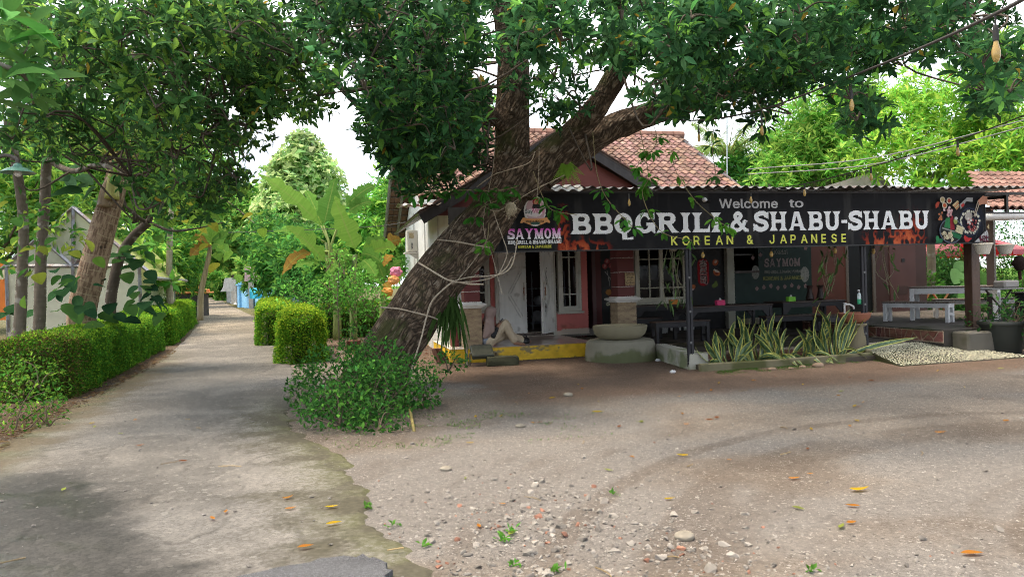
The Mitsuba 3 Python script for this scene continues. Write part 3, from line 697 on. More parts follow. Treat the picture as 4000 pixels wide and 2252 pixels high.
wall_picture('orange sushi sticker uppermost right of the red lantern', 'sticker', [(mv(ell(0, 0, .095, .085, 35), 7.30, 2.02), (.45, .12, .05)), (mv(ell(-.01, .01, .05, .035, 45), 7.32, 2.03), (.6, .56, .5))])
wall_picture('orange and white sushi sticker halfway down right of the red lantern', 'sticker', [(mv(ell(0, 0, .11, .08, -25), 7.33, 1.74), (.48, .14, .05)), (mv(ell(0, 0, .095, .03, -25), 7.32, 1.79), (.62, .6, .55)), (mv(ell(0, 0, .05, .035, -25), 7.33, 1.72), (.30, .06, .03))])
wall_picture('green wasabi sticker lowest right of the red lantern', 'sticker', [(mv(ell(0, 0, .10, .06, 20).union(ell(.03, .06, .045, .06)), 7.27, 1.40), (.16, .22, .06))])
wall_picture('orange sushi sticker lowest left of the red lantern', 'sticker', [(mv(ell(0, 0, .07, .06), 6.62, 1.38), (.42, .13, .05)), (mv(ell(0, 0, .05, .02), 6.60, 1.31), (.55, .5, .46))])
for x, z, lab in [(4.16, 2.12, 'topmost'), (4.09, 1.99, 'left'), (4.27, 2.00, 'right')]:
    wall_picture(f'pink sliced roll sticker, {lab} of the three left of the pillar', 'sticker', [(mv(ell(0, 0, .075, .07), x, z), (.34, .05, .055)), (mv(ell(0, 0, .05, .02, 40).union(ell(.0, .01, .02, .05)), x, z), (.5, .3, .28))])
wall_picture('crossed white chopsticks sticker on the black wall', 'sticker', [(mv(stroke([(-.10, .13), (.13, -.17)], .013).union(stroke([(-.04, .15), (.03, -.24)], .013)), 4.19, 1.72), (.36, .36, .35))])
wall_picture('tan round sticker under the crossed chopsticks', 'sticker', [(mv(ell(0, 0, .085, .08), 4.18, 1.31), (.34, .16, .05))])
wall_picture('dark red round sticker under the tan round one', 'sticker', [(mv(ell(0, 0, .085, .08), 4.25, 1.14), (.26, .03, .025))])
for x, z, lab in [(4.15, 1.0, 'lowest pale ring sticker left of the pillar'), (4.43, 1.20, 'upper pale ring sticker beside the pillar'), (4.42, 1.05, 'small pale sticker between the two ring stickers'), (4.88, 1.0, 'white ring sticker just right of the pillar')]:
    wall_picture(lab, 'sticker', [(mv(ell(0, 0, .05, .05).difference(ell(0, 0, .022, .022)) if 'ring' in lab else ell(0, 0, .04, .03, 30), min(x, 4.81), z), (.48, .46, .33))])
wall_picture('red ramen swirl sticker right of the pillar top', 'sticker', [(mv(ell(0, 0, .09, .15, 15).difference(ell(.02, 0, .05, .10, 15)).union(ell(.02, 0, .03, .06, 15)), 4.70, 2.03), (.34, .04, .05))])
wall_picture('grey-green grape bunch sticker right of the notice', 'sticker', [(mv(union_all([ell(dx, dy, .035, .035) for dx, dy in [(-.06, .08), (0, .1), (.06, .07), (-.04, .02), (.03, .03), (0, -.04), (.05, -.03), (-.02, -.09)]]), 4.72, 1.62), (.06, .075, .045))])
# mural lettering and lanterns on the green wall
def text_to(mb, s, h, a, z, b, c, width=None, bold=True, d=.002):
    t = meshkit.text_mesh(s, h, d, bold=bold); x0, x1 = t.bounds[0][0], t.bounds[1][0]
    sc = 1.0 if width is None else width / (x1 - x0)
    v = (t.vertices - [x0, 0, 0]) * [sc, 1, 1] + [a, z, 0]
    mb.tm(trimesh.Trimesh(wallframe(b)(v), t.faces, process=False), c, local=True)

# ------------------------------------------------------------------ slab letters of the fascia sign (unit cap height)
def slab_letters():
    S = .235
    def st(x): return sbox(x, 0, x + S, 1)
    def wl(x, y, s): return Polygon([(x, y), (x - .13, y), (x, y + s * .20)])          # pointed serif to the left
    def wr(x, y, s): return Polygon([(x, y), (x + .13, y), (x, y + s * .20)])
    def serif(x, l=(1, 1), r=(1, 1)):
        g = [st(x)]
        if l[0]: g.append(wl(x, 0, 1))
        if l[1]: g.append(wl(x, 1, -1))
        if r[0]: g.append(wr(x + S, 0, 1))
        if r[1]: g.append(wr(x + S, 1, -1))
        return union_all(g)
    def rr(x0, y0, x1, y1, r): return sbox(x0 + r, y0 + r, x1 - r, y1 - r).buffer(r, 6)
    O = ell(.44, .5, .44, .52, n=32).difference(ell(.44, .5, .19, .33, n=28))
    half = lambda g: g.intersection(sbox(.12, -1, 5, 2))
    Pl = half(rr(-.3, .42, .78, 1, .26)).difference(rr(S, .60, .55, .83, .10))
    Bl = half(rr(-.3, 0, .84, .56, .26)).difference(rr(S, .17, .60, .40, .10))
    Bt = half(rr(-.3, .46, .78, 1, .26)).difference(rr(S, .62, .55, .84, .10))
    L = {}
    L['I'] = serif(.13); L['H'] = union_all([serif(.13), serif(.72), sbox(.3, .41, .8, .59)])
    L['B'] = union_all([serif(.13, r=(0, 0)), affinity.translate(Bl, .13), affinity.translate(Bt, .13)]).difference(affinity.translate(union_all([rr(S, .17, .60, .40, .10), rr(S, .62, .55, .84, .10)]), .13))
    L['P'] = union_all([serif(.13, r=(1, 0)), affinity.translate(Pl, .13)])
    L['R'] = union_all([serif(.13, r=(0, 0)), affinity.translate(Pl, .13), Polygon([(.42, .5), (.66, .5), (.92, .12), (1.08, 0), (.72, 0)])])
    L['L'] = union_all([serif(.13, r=(0, 1)), sbox(.2, 0, .86, .17), Polygon([(.86, 0), (.86, .42), (.74, .17), (.7, 0)])])
    L['E'] = union_all([serif(.13, r=(0, 0)), sbox(.2, 0, .84, .17), sbox(.2, .83, .82, 1), sbox(.2, .42, .66, .58), Polygon([(.84, 0), (.84, .38), (.72, .17)]), Polygon([(.82, 1), (.82, .64), (.70, .83)])])
    L['A'] = union_all([Polygon([(.36, 1), (.66, 1), (1.0, 0), (.74, 0), (.50, .78), (.26, 0), (.08, 0)]), sbox(.25, .22, .8, .37), Polygon([(-.03, 0), (.32, 0), (.16, .2)]), Polygon([(.66, 0), (1.12, 0), (.9, .2)])])
    Sp = spline([(.82, .74), (.72, .89), (.45, .91), (.20, .79), (.24, .60), (.48, .51), (.74, .41), (.80, .22), (.56, .09), (.28, .10), (.12, .28)], 5)
    L['S'] = union_all([LineString(Sp).buffer(.125, cap_style=2), Polygon([(.93, 1.02), (.93, .62), (.76, .70), (.78, .9)]), Polygon([(.01, -.02), (.01, .4), (.2, .3), (.17, .1)])])
    L['O'] = O; L['Q'] = O.union(Polygon([(.36, .1), (.60, .1), (.62, -.22), (.92, -.16), (.90, -.30), (.38, -.30)]))
    L['G'] = union_all([O.difference(Polygon([(.5, .42), (1.2, .25), (1.2, .86), (.62, .66)])), sbox(.52, .36, .92, .52), Polygon([(.66, .50), (.92, .50), (.92, -.05), (.74, .1)]), Polygon([(.90, 1.02), (.90, .64), (.70, .78)])])
    L['U'] = union_all([rr(.13, -.02, .95, 1.5, .36).difference(rr(.13 + S, .17, .95 - S, 1.6, .17)).intersection(sbox(0, -.1, 2, 1)), wl(.13, 1, -1), wr(.13 + S, 1, -1), wl(.95 - S, 1, -1), wr(.95, 1, -1)])
    L['-'] = sbox(.05, .36, .42, .53)
    Y = spline([(.86, .08), (.62, .30), (.38, .60), (.30, .80), (.46, .92), (.60, .78), (.44, .58), (.20, .42), (.14, .22), (.30, .09), (.52, .12), (.70, .30), (.80, .50)], 5)
    L['&'] = union_all([LineString(Y).buffer(.095, cap_style=2), Polygon([(.66, .5), (.98, .5), (.82, .62)]), Polygon([(.78, 0), (1.02, 0), (.98, .14), (.74, .2)])])
    L['Y'] = union_all([sbox(.40, 0, .64, .5), Polygon([(.40, .5), (.06, 1), (.34, 1), (.52, .68), (.72, 1), (.98, 1), (.64, .5)]), Polygon([(-.04, 1), (.44, 1), (.2, .85)]), Polygon([(.62, 1), (1.08, 1), (.85, .85)]), wl(.40, 0, 1), wr(.64, 0, 1)])
    L['M'] = union_all([sbox(.13, 0, .33, 1), sbox(.92, 0, 1.15, 1), Polygon([(.13, 1), (.40, 1), (.66, .42), (.90, 1), (1.15, 1), (.74, .02), (.55, .02)]), wl(.13, 0, 1), wl(.13, 1, -1), wr(.33, 0, 1), wr(1.15, 0, 1), wr(1.15, 1, -1), wl(.92, 0, 1)])
    L['K'] = union_all([serif(.13, r=(1, 0)), Polygon([(.34, .42), (.70, 1), (.98, 1), (.58, .46)]), Polygon([(.42, .56), (.60, .60), (1.06, 0), (.74, 0)])])
    L['N'] = union_all([sbox(.13, 0, .31, 1), sbox(.76, 0, .94, 1), Polygon([(.13, 1), (.40, 1), (.94, 0), (.68, 0)]), wl(.13, 0, 1), wl(.13, 1, -1), wr(.31, 0, 1), wr(.94, 1, -1), wl(.76, 1, -1)])
    L['J'] = union_all([rr(0, -.02, .68, 1.5, .28).difference(rr(-.1, .17, .68 - S, 1.6, .14)).intersection(sbox(0, -.1, 2, 1)).difference(sbox(0, .34, .4, 1.2)), wl(.68 - S, 1, -1), wr(.68, 1, -1)])
    return L
SL = slab_letters()
def slab_text(s, h, width):
    x, out = 0.0, []
    for ch in s:
        if ch == ' ': x += .38; continue
        g = SL[ch]; x0, _, x1, _ = g.bounds
        out.append(affinity.translate(g, x - x0, 0)); x += x1 - x0 + .055
    g = union_all(out); x0, _, x1, _ = g.bounds
    return affinity.scale(affinity.translate(g, -x0, 0), width / (x1 - x0), h, origin=(0, 0))
# --- mural (plane b = 6.3)
mural = thing('wall_mural', 'faded pale lettering and paper lanterns painted on the dark green wall', 'mural')
mb = MB(); MC = (.20, .20, .17)
text_to(mb, 'Kedai', .13, 9.12, 2.20, 6.298, MC, .42, False); mb.build(part(mural, 'lettering'), 'matte', smooth=False)
mb = MB(); mb.flat(mv(slab_text('SAYMOM', .23, 1.15), 8.80, 1.86), 0, .002, (.20, .16, .15), wallframe(6.298)); mb.build(part(mural, 'lettering'), 'matte', smooth=False)
mb = MB(); text_to(mb, 'BBQ GRILL & SHABU-SHABU', .075, 8.80, 1.68, 6.298, MC, 1.2); text_to(mb, 'KOREAN & JAPANESE', .10, 8.75, 1.49, 6.298, (.20, .20, .06), 1.3); mb.build(part(mural, 'lettering'), 'matte', smooth=False)
for a, z, s in [(8.52, 1.72, 1), (10.08, 1.62, 1.15)]:
    mb = MB(); body = ell(0, 0, .12 * s, .19 * s)
    for q in range(-3, 4): body = body.difference(stroke([(q * .036 * s * 1.0, -.2), (q * .036 * s, .2)], .006))
    mb.flat(mv(body, a, z), 0, .002, (.24, .24, .21), wallframe(6.298)); mb.build(part(mural, 'lantern_picture'), 'matte', smooth=False)
mb = MB()
for i in range(16):
    a, z = (8.55 + i * .22, 1.27 + .03 * ((i * 7) % 3)) if i < 8 else (8.45 + (i - 8) * .24, 2.12 + .08 * ((i * 5) % 4))
    if 8.9 < a < 9.9 and z > 2: continue
    for q in range(5):
        t = q * 1.257; mb.flat(mv(ell(0, 0, .022, .03, math.degrees(t)), a + .03 * math.sin(t), z + .035 * math.cos(t)), 0, .002, (.22, .15, .14), wallframe(6.298))
mb.build(part(mural, 'blossom_picture'), 'matte', smooth=False)
# ------------------------------------------------------------------ fascia sign
sign = thing('fascia_sign', 'long black banner sign with pale lettering and printed flames under the corrugated awning', 'sign')
S0, S1, Z0, Z1 = -.28, 9.62, 2.14, 3.10
MB().box((S0, 0, Z0), (S1, .035, Z1), (0, 0, 0)).build(sign + '__board', 'banner_print', smooth=False)
fr = wallframe(-.0005)
def letters(name, polys, c, d=.003):
    k = part(sign, 'lettering'); mb = MB()
    for p in polys: mb.flat(p, 0, d, c, fr)
    mb.build(k, 'matte', smooth=False); tag(k, name); return k
t = slab_text('BBQ GRILL', .345, 2.80)
PALE = (.72, .73, .72)
letters('large pale slab letters BBQ GRILL & SHABU-SHABU', [mv(slab_text('BBQ', .345, 1.14), 1.04, 2.405), mv(slab_text('GRILL', .345, 1.79), 2.215, 2.41), mv(slab_text('&', .36, .37), 4.04, 2.41), mv(slab_text('SHABU-SHABU', .345, 3.80), 4.50, 2.42)], PALE)
mb = MB(); text_to(mb, 'Welcome', .155, 3.83, 2.835, -.0005, (.40, .395, .385), 1.18); text_to(mb, 'to', .145, 5.24, 2.845, -.0005, (.40, .395, .385), .30); k = part(sign, 'lettering'); mb.build(k, 'paint', smooth=False); tag(k, 'grey letters Welcome to')
mb = MB()
for ch, i in zip('KOREAN & JAPANESE', range(17)):
    if ch != ' ': text_to(mb, ch, .150, 2.88 + i * .2155 + (-.03 if ch == '&' else 0), 2.192, -.0005, (.56, .58, .08))
k = part(sign, 'lettering'); mb.build(k, 'paint', smooth=False); tag(k, 'spaced yellow letters KOREAN & JAPANESE')
# shop emblem at the left end
em = part(sign, 'emblem'); tag(em, 'white oval emblem with a small figure in a red headscarf above the pink lettering')
mb = MB(); cx, cz = .43, 2.80
lay = [(mv(ell(0, 0, .19, .255, n=32), cx, cz), (.62, .60, .58)), (mv(ell(.01, .01, .165, .215, n=32), cx, cz), (.52, .36, .38)), (mv(ell(0, 0, .055, .075), cx + .02, cz + .155), (.30, .03, .035)), (mv(ell(0, 0, .034, .042), cx + .02, cz + .145), (.50, .25, .15)),
       (mv(Polygon([(-.07, 0), (.09, 0), (.07, .07), (-.05, .07)]), cx + .02, cz + .04), (.03, .03, .03)), (mv(ell(0, 0, .15, .07), cx - .02, cz - .03), (.66, .60, .60))]
# ribbon
lay += [(mv(Polygon([(-.24, -.05), (-.20, .01), (-.10, -.01), (.1, -.01), (.20, .01), (.24, -.05), (.2, -.03), (.1, -.075), (-.1, -.075), (-.2, -.03)]).buffer(.018), cx, cz - .135), (.60, .30, .12))]
lay += [(mv(ell(0, 0, .09, .025), cx, cz - .205), (.05, .10, .08))]
for i, (p, c) in enumerate(lay): mb.flat(p, .001 * i, .0012, c, fr)
text_to(mb, 'Say', .07, cx - .17, cz - .04, -.008, (.05, .16, .15), .13, False); text_to(mb, 'Mom', .085, cx - .04, cz - .035, -.008, (.55, .10, .25), .20, False); text_to(mb, 'FRESH & HEALTHY', .032, cx - .155, cz - .19, -.010, (.04, .03, .02), .31)
mb.build(em, 'matte', smooth=False)
g = slab_text('SAYMOM', .175, .93)
k = part(sign, 'lettering'); mb = MB()
for q in range(6):
    sl = g.intersection(sbox(-1, q * .175 / 6, 3, (q + 1) * .175 / 6)); tq = q / 5
    mb.flat(mv(sl, -.05, 2.335), 0, .003, np.array((.78, .78, .8)) * (1 - tq) + np.array((.60, .10, .44)) * tq, fr)
mb.build(k, 'paint', smooth=False); tag(k, 'white to magenta letters of the shop name')
mb = MB(); mb.flat(mv(slab_text('BBQ GRILL & SHABU-SHABU', .058, .93), -.05, 2.255), 0, .003, (.8, .8, .8), fr); mb.flat(mv(slab_text('KOREAN & JAPANESE', .044, .58), .12, 2.185), 0, .003, (.52, .50, .06), fr)
k = part(sign, 'lettering'); mb.build(k, 'paint', smooth=False); tag(k, 'small white and yellow letters under the shop name')
# printed food picture at the right end
fp = part(sign, 'food_picture'); tag(fp, 'printed picture of two black hot pots full of food')
mb = MB(); X0 = 8.28
L = []
def Fd(x, y): return X0 + x * (S1 - X0) / 1710.0, Z1 - .03 - y * (Z1 - Z0 - .03) / 1310.0   # crop pixels of the print to sign
def fe(x, y, rx, ry, c, rot=0):
    a, z = Fd(x, y); k = (S1 - X0) / 1710.0
    L.append((mv(ell(0, 0, rx * k, ry * k, rot), a, z), c))
def fpo(pts, c): L.append((Polygon([Fd(*p) for p in pts]), c))
fr_ = np.random.default_rng(3)
fe(1300, 740, 400, 470, (.012, .014, .020)); fe(1250, 740, 320, 350, (.03, .04, .07)); fe(1240, 745, 300, 330, (.014, .015, .022))
for q in range(26):
    t = q / 26 * 6.283; fe(1240 + 262 * math.cos(t) + fr_.normal(0, 14), 750 + 290 * math.sin(t) + fr_.normal(0, 14), 26 + fr_.uniform(0, 16), 22 + fr_.uniform(0, 14), (.50, .49, .40), fr_.uniform(0, 180))
fe(1190, 600, 120, 100, (.36, .33, .29), 30)
for q in range(40):
    t, r = fr_.uniform(0, 6.28), 150 * math.sqrt(fr_.random()); fe(1290 + r * math.cos(t), 830 + 1.2 * r * math.sin(t), 26, 15, (.30, .06, .06) if q % 3 else (.40, .18, .16), fr_.uniform(0, 180))
for q in range(7): fe(1140 + 30 * (q % 4) + fr_.normal(0, 20), 660 + 45 * (q // 2), 30, 28, (.52, .47, .42), 45)
fe(630, 980, 350, 310, (.10, .12, .16)); fe(630, 980, 325, 288, (.018, .022, .02))
fpo([(480, 640), (600, 610), (610, 930), (420, 880)], (.03, .16, .06)); fpo([(600, 640), (690, 560), (740, 950), (600, 960)], (.22, .02, .03)); fpo([(640, 1010), (950, 1090), (880, 1220), (700, 1160)], (.02, .12, .05)); fpo([(360, 880), (950, 1060), (950, 1090), (360, 920)], (.22, .25, .22)); fpo([(500, 1130), (620, 1020), (640, 1035), (510, 1150)], (.22, .36, .16))
for q in range(34):
    t, r = fr_.uniform(1.4, 4.4), 270 * math.sqrt(fr_.random()); x, y = 620 + r * math.cos(t), 1010 + .9 * r * abs(math.sin(t)); fe(x, y, 42, 24, (.48, .45, .30) if q % 2 else (.40, .33, .22), fr_.uniform(0, 180))
for q in range(9): fe(830 + 18 * q - 40 * (q % 3), 870 + 55 * (q % 3) + 8 * q, 60, 30, (.50, .45, .28), -25)
fe(740, 730, 60, 70, (.24, .27, .08)); fe(760, 650, 50, 40, (.45, .45, .40))
for x, y, c in [(370, 145, (.34, .27, .13)), (565, 170, (.26, .05, .03)), (425, 295, (.40, .09, .04))]: fe(x, y, 78, 76, (.46, .40, .30), 0); fe(x, y, 52, 50, c)
for q in range(16): fe(560 + fr_.normal(0, 60), 470 + fr_.normal(0, 60), 38, 32, (.44, .23, .23) if q % 2 else (.5, .36, .36), fr_.uniform(0, 180))
for q in range(8): fe(265 + fr_.normal(0, 32), 600 + fr_.normal(0, 50), 32, 24, (.36, .13, .06), fr_.uniform(0, 180))
fpo([(150, 380), (140, 260), (210, 190), (270, 210), (230, 330)], (.30, .05, .03))
for q in range(4): fpo([(640 + 35 * q, 290 + 35 * q), (800 + 15 * q, 160 + 50 * q), (840, 200 + 50 * q), (670 + 30 * q, 320 + 35 * q)], (.42, .20, .10) if q % 2 else (.46, .36, .20))
fpo([(850, 280), (1090, 80), (1270, 90), (1250, 200), (1060, 190), (890, 400)], (.24, .24, .23)); fpo([(890, 290), (970, 230), (1010, 290), (930, 360)], (.34, .04, .035))
fpo([(1560, 40), (1700, 60), (1705, 260), (1540, 270), (1440, 300), (1420, 160)], (.40, .19, .12)); fpo([(1400, 180), (1430, 170), (1290, 600), (1270, 590)], (.30, .24, .18)); fpo([(1440, 250), (1460, 260), (1320, 620), (1300, 610)], (.36, .30, .22))
fpo([(1280, 1300), (1660, 980), (1700, 1060), (1700, 1300)], (.40, .40, .40))
for q in range(40): fe(fr_.uniform(1430, 1690), fr_.uniform(1150, 1290), 24, 17, (.11, .03, .045), fr_.uniform(0, 180))
fpo([(930, 1180), (960, 1110), (1060, 1180), (1190, 1200), (1060, 1300), (980, 1290)], (.40, .03, .03)); fe(200, 1270, 110, 60, (.02, .13, .05), 20); fe(150, 1190, 50, 70, (.03, .18, .07)); fpo([(1640, 900), (1708, 810), (1708, 960)], (.42, .33, .18))
clip = sbox(X0 - .1, Z0, S1, Z1)
for i, (p, c) in enumerate(L): mb.flat(p.buffer(0).intersection(clip), .0004 * i, .0012, np.array(c) * .9, fr)
mb.build(fp, 'matte', smooth=False)
mb = MB()
for lo, hi in [((S0, -.004, Z0 - .02), (S1, .045, Z0)), ((S0, -.004, Z1), (S1, .045, Z1 + .03)), ((S1, -.006, Z0), (S1 + .012, .04, Z1))]: mb.box(lo, hi, (.03, .03, .03) if hi[2] < 3 or lo[0] < 5 else (.03, .03, .03))
mb.build(sign + '__frame', 'paint', smooth=False)
# ------------------------------------------------------------------ awning: corrugated sheets on black posts
aw = thing('awning', 'dark corrugated metal awning over the dining terrace, carried on black posts', 'awning')
def corrugated(a0, a1, path, pitch=.19, amp=.022, c=(.2, .19, .17), sag=0.0, na=10):
    na = int((a1 - a0) / pitch * na); aa = np.linspace(a0, a1, na); V = []
    for (b, z) in path:
        V += [(a, b, z + amp * math.sin(2 * math.pi * a / pitch) + .012 * math.sin(a * 2.1 + b)) for a in aa]
    V = np.array(V); F = []
    i = np.arange(na - 1)
    for j in range(len(path) - 1): F.append(np.stack([j * na + i, j * na + i + 1, (j + 1) * na + i + 1, (j + 1) * na + i], 1))
    return V, np.vstack(F), c
for i, (a0, a1) in enumerate([(.62, 2.35), (2.33, 4.05), (4.03, 5.75), (5.73, 7.45), (7.43, 9.15), (9.13, 10.4)]):
    mb = MB(); bend = 2.45 if a1 < 4.1 else 6.8
    V, F, c = corrugated(a0, a1, [(-.22 - .05 * (i % 2), 3.165 + .004 * i), (1.2, 3.27), (bend, 3.33 if bend < 3 else 3.62)], c=np.array((.17, .165, .15)) * (1 + .12 * (i % 3)))
    mb.raw(V, F, c, local=True); mb.build(part(aw, 'sheet'), 'metal', smooth=True)
mb = MB(); V, F, c = corrugated(.60, 1.18, [(-.34, 3.09), (-.15, 3.19), (.1, 3.215)], c=(.34, .33, .28)); mb.raw(V, F, c, local=True); k = part(aw, 'sheet'); mb.build(k, 'metal', smooth=True); tag(k, 'pale loose sheet bent down over the sign edge')
mb = MB()
for b, z in [(.06, 3.10), (2.2, 3.22), (4.4, 3.40), (6.0, 3.5)]: mb.box((4.1 if b > 2.3 else .62, b, z - .05), (10.3, b + .05, z), (.02, .02, .02))
mb.build(part(aw, 'purlin'), 'paint', smooth=False); tag(f'{aw}__purlin', kind='stuff')
for a in (4.2, 6.2, 8.2, 10.2):
    mb = MB(); p0, p1 = np.array([a, .05, 3.03]), np.array([a, 6.3, 3.46]); mb.tube([p0, p1], .03, (.02, .02, .02), 4, local=True); mb.build(part(aw, 'rafter'), 'paint', smooth=False)
for (a, b) in [(3.24, .09), (6.86, .09)]:
    k = part(aw, 'post'); mb = MB(); mb.box((a - .055, b - .03, 0 if a < 4 else .2), (a - .006, b + .03, 3.05), (.020, .021, .024), .006); mb.box((a + .006, b - .03, 0 if a < 4 else .2), (a + .055, b + .03, 3.05), (.024, .025, .028), .006)
    for z in (.45, 1.0, 1.6): mb.box((a - .02, b - .036, z), (a + .02, b - .028, z + .04), (.12, .12, .12), .003)
    mb.build(k, 'paint', smooth=False)
# broken timber ends right of the sign
k = part(aw, 'end_frame'); mb = MB()
mb.box((9.65, .0, 3.07), (10.9, .05, 3.12), (.03, .022, .018)); mb.box((10.15, .0, 2.72), (10.20, .05, 3.07), (.02, .016, .013)); mb.box((9.65, .0, 2.70), (11.2, .05, 2.73), (.02, .016, .013)); mb.build(k, 'wood', smooth=False)
for nm, a, lab in [('floodlight_bulb', 3.46, 'white bulb on a black holder fixed to the upper edge of the black sign')]:
    k = thing('sign_lamp', lab, 'lamp'); mb = MB(); mb.tube([(a + .18, -.02, 2.955), (a + .07, -.10, 2.965)], .032, (.012, .012, .012), 10, local=True); mb.build(k + '__holder', 'matte')
    mb = MB(); mb.tube([(a + .07, -.10, 2.965), (a + .05, -.11, 2.967), (a, -.14, 2.97), (a - .02, -.15, 2.972)], [.02, .03, .045, .02], (.62, .62, .60), 10, local=True); mb.build(k + '__bulb', 'gloss')
# ------------------------------------------------------------------ main tiled roof and porch gable
def tile_piece(w=.235, l=.33, th=.013):
    xs = np.linspace(0, 1, 7); zz = .034 * np.sin(xs * 2 * np.pi * .92 - .5) + .01
    V = []
    for y, dz in ((0, .034), (l, 0.0)):
        for x, z in zip(xs, zz): V.append((x * w, y, z + dz))
    for x, z in zip(xs, zz): V.append((x * w, 0, z - th + .018))
    F = []
    for i in range(6): F += [(i, i + 1, i + 8, i + 7), (i + 14, i + 15, i + 1, i)]
    return np.array(V), np.array(F)
TV, TF = tile_piece()
# front slope: eave b = 4 z = 3.50 to ridge b = 9.25 z = 6.08
E0, R0 = np.array([0, 4.0, 3.52]), np.array([0, 9.25, 6.08])
sl = (R0 - E0) / np.linalg.norm(R0 - E0); nrm = np.array([0, -sl[2], sl[1]])
SLEN = np.linalg.norm(R0 - E0)
roof = part(house, 'roof')
mb = MB()
for s, (e, r) in enumerate([((4.0, 3.52), (9.25, 6.08)), ((14.45, 3.42), (9.25, 6.08))]):
    ve = 7.15 if s == 0 else 7.9
    q = [(-1.0, e[0], e[1] - .05), (ve, e[0], e[1] - .05), (7.95, r[0], r[1] - .05), (-1.0, r[0], r[1] - .05)]
    mb.raw(q, [(0, 1, 2, 3)], (.07, .045, .035), local=True)
mb.build(roof + '__decking', 'wood', smooth=False)
def tile_at(a, t):                      # a along, t metres up the slope
    o = E0 + sl * t
    v = np.stack([TV[:, 0] + a, o[1] + TV[:, 1] * sl[1] + TV[:, 2] * nrm[1], o[2] + TV[:, 1] * sl[2] + TV[:, 2] * nrm[2]], 1)
    return v
cands = []
rows = int(SLEN / .285)
for j in range(rows):
    t = j * .285; ar = 7.12 + (7.92 - 7.12) * t / SLEN
    for i in range(int((ar + 1.0) / .215)):
        a = -1.0 + i * .215 + .02 * rng.normal()*.3
        if a + .23 > ar + .06: continue
        x, y, z = Wd(a, 4 + sl[1] * t, 0)
        vis = (a > 3.3 + 0 and not (a < 4.1 and t < 1.0)) or (a < 1.0 and a > -.9)
        cands.append((0 if vis else 1, t, a))
cands.sort(key=lambda c: (c[0], c[1]))
rest = MB()
for q, (vis, t, a) in enumerate(cands):
    v = tile_at(a, t) + [0, 0, rng.normal(0, .004)]
    col = np.array((.235, .145, .115)) * rng.uniform(.6, 1.3) * np.array([1, rng.uniform(.9, 1.1), rng.uniform(.9, 1.15)])
    if q < 300: MB().raw(v, TF, col, local=True).build(part(roof, 'tile'), 'tile_clay', smooth=False)
    else: rest.raw(v, TF, col, local=True)
for k in range(16):                      # rear slope edge, seen only from below at the left verge
    pass
rest.build(tag(roof + '__tile_field', kind='stuff'), 'tile_clay', smooth=False)
mb = MB()
for i in range(24):
    a = -1.0 + i * .375
    mb.tube([(a, 9.25, 6.09), (a + .36, 9.25, 6.10)], [.13, .115], np.array((.30, .17, .13)) * rng.uniform(.8, 1.2), 8, local=True)
mb.build(tag(roof + '__ridge_tiles', kind='stuff'), 'tile_clay', smooth=False)
# battens and rafters seen under the left overhang
mb = MB()
for q in range(16):
    t = q * .36; bb = 14.4 - t * .89; zz = 3.44 + t * .455
    mb.box((-1.02, bb - .02, zz - .10), (-.30, bb + .02, zz - .07), (.16, .12, .09))
mb.build(tag(roof + '__battens', kind='stuff'), 'wood', smooth=False)
for a in (-.98, -.55):
    mb = MB(); mb.tube([(a, 14.45, 3.33), (a, 9.25, 5.97), (a, 4.05, 3.42)], .05, (.24, .23, .21), 4, local=True); mb.build(part(roof, 'verge_board'), 'wood', smooth=False)
mb = MB()
for q in range(15):
    for r_ in range(3):
        t = q * .36; bb = 14.4 - t * .89; zz = 3.44 + t * .455
        mb.raw(np.array([(-1.0 + r_ * .24, bb, zz - .06), (-.78 + r_ * .24, bb, zz - .06), (-.78 + r_ * .24, bb - .31, zz + .10), (-1.0 + r_ * .24, bb - .31, zz + .10)]), [(0, 1, 2, 3)], np.array((.24, .14, .10)) * rng.uniform(.7, 1.2), local=True)
mb.build(tag(roof + '__under_tiles', kind='stuff'), 'tile_clay', smooth=False)
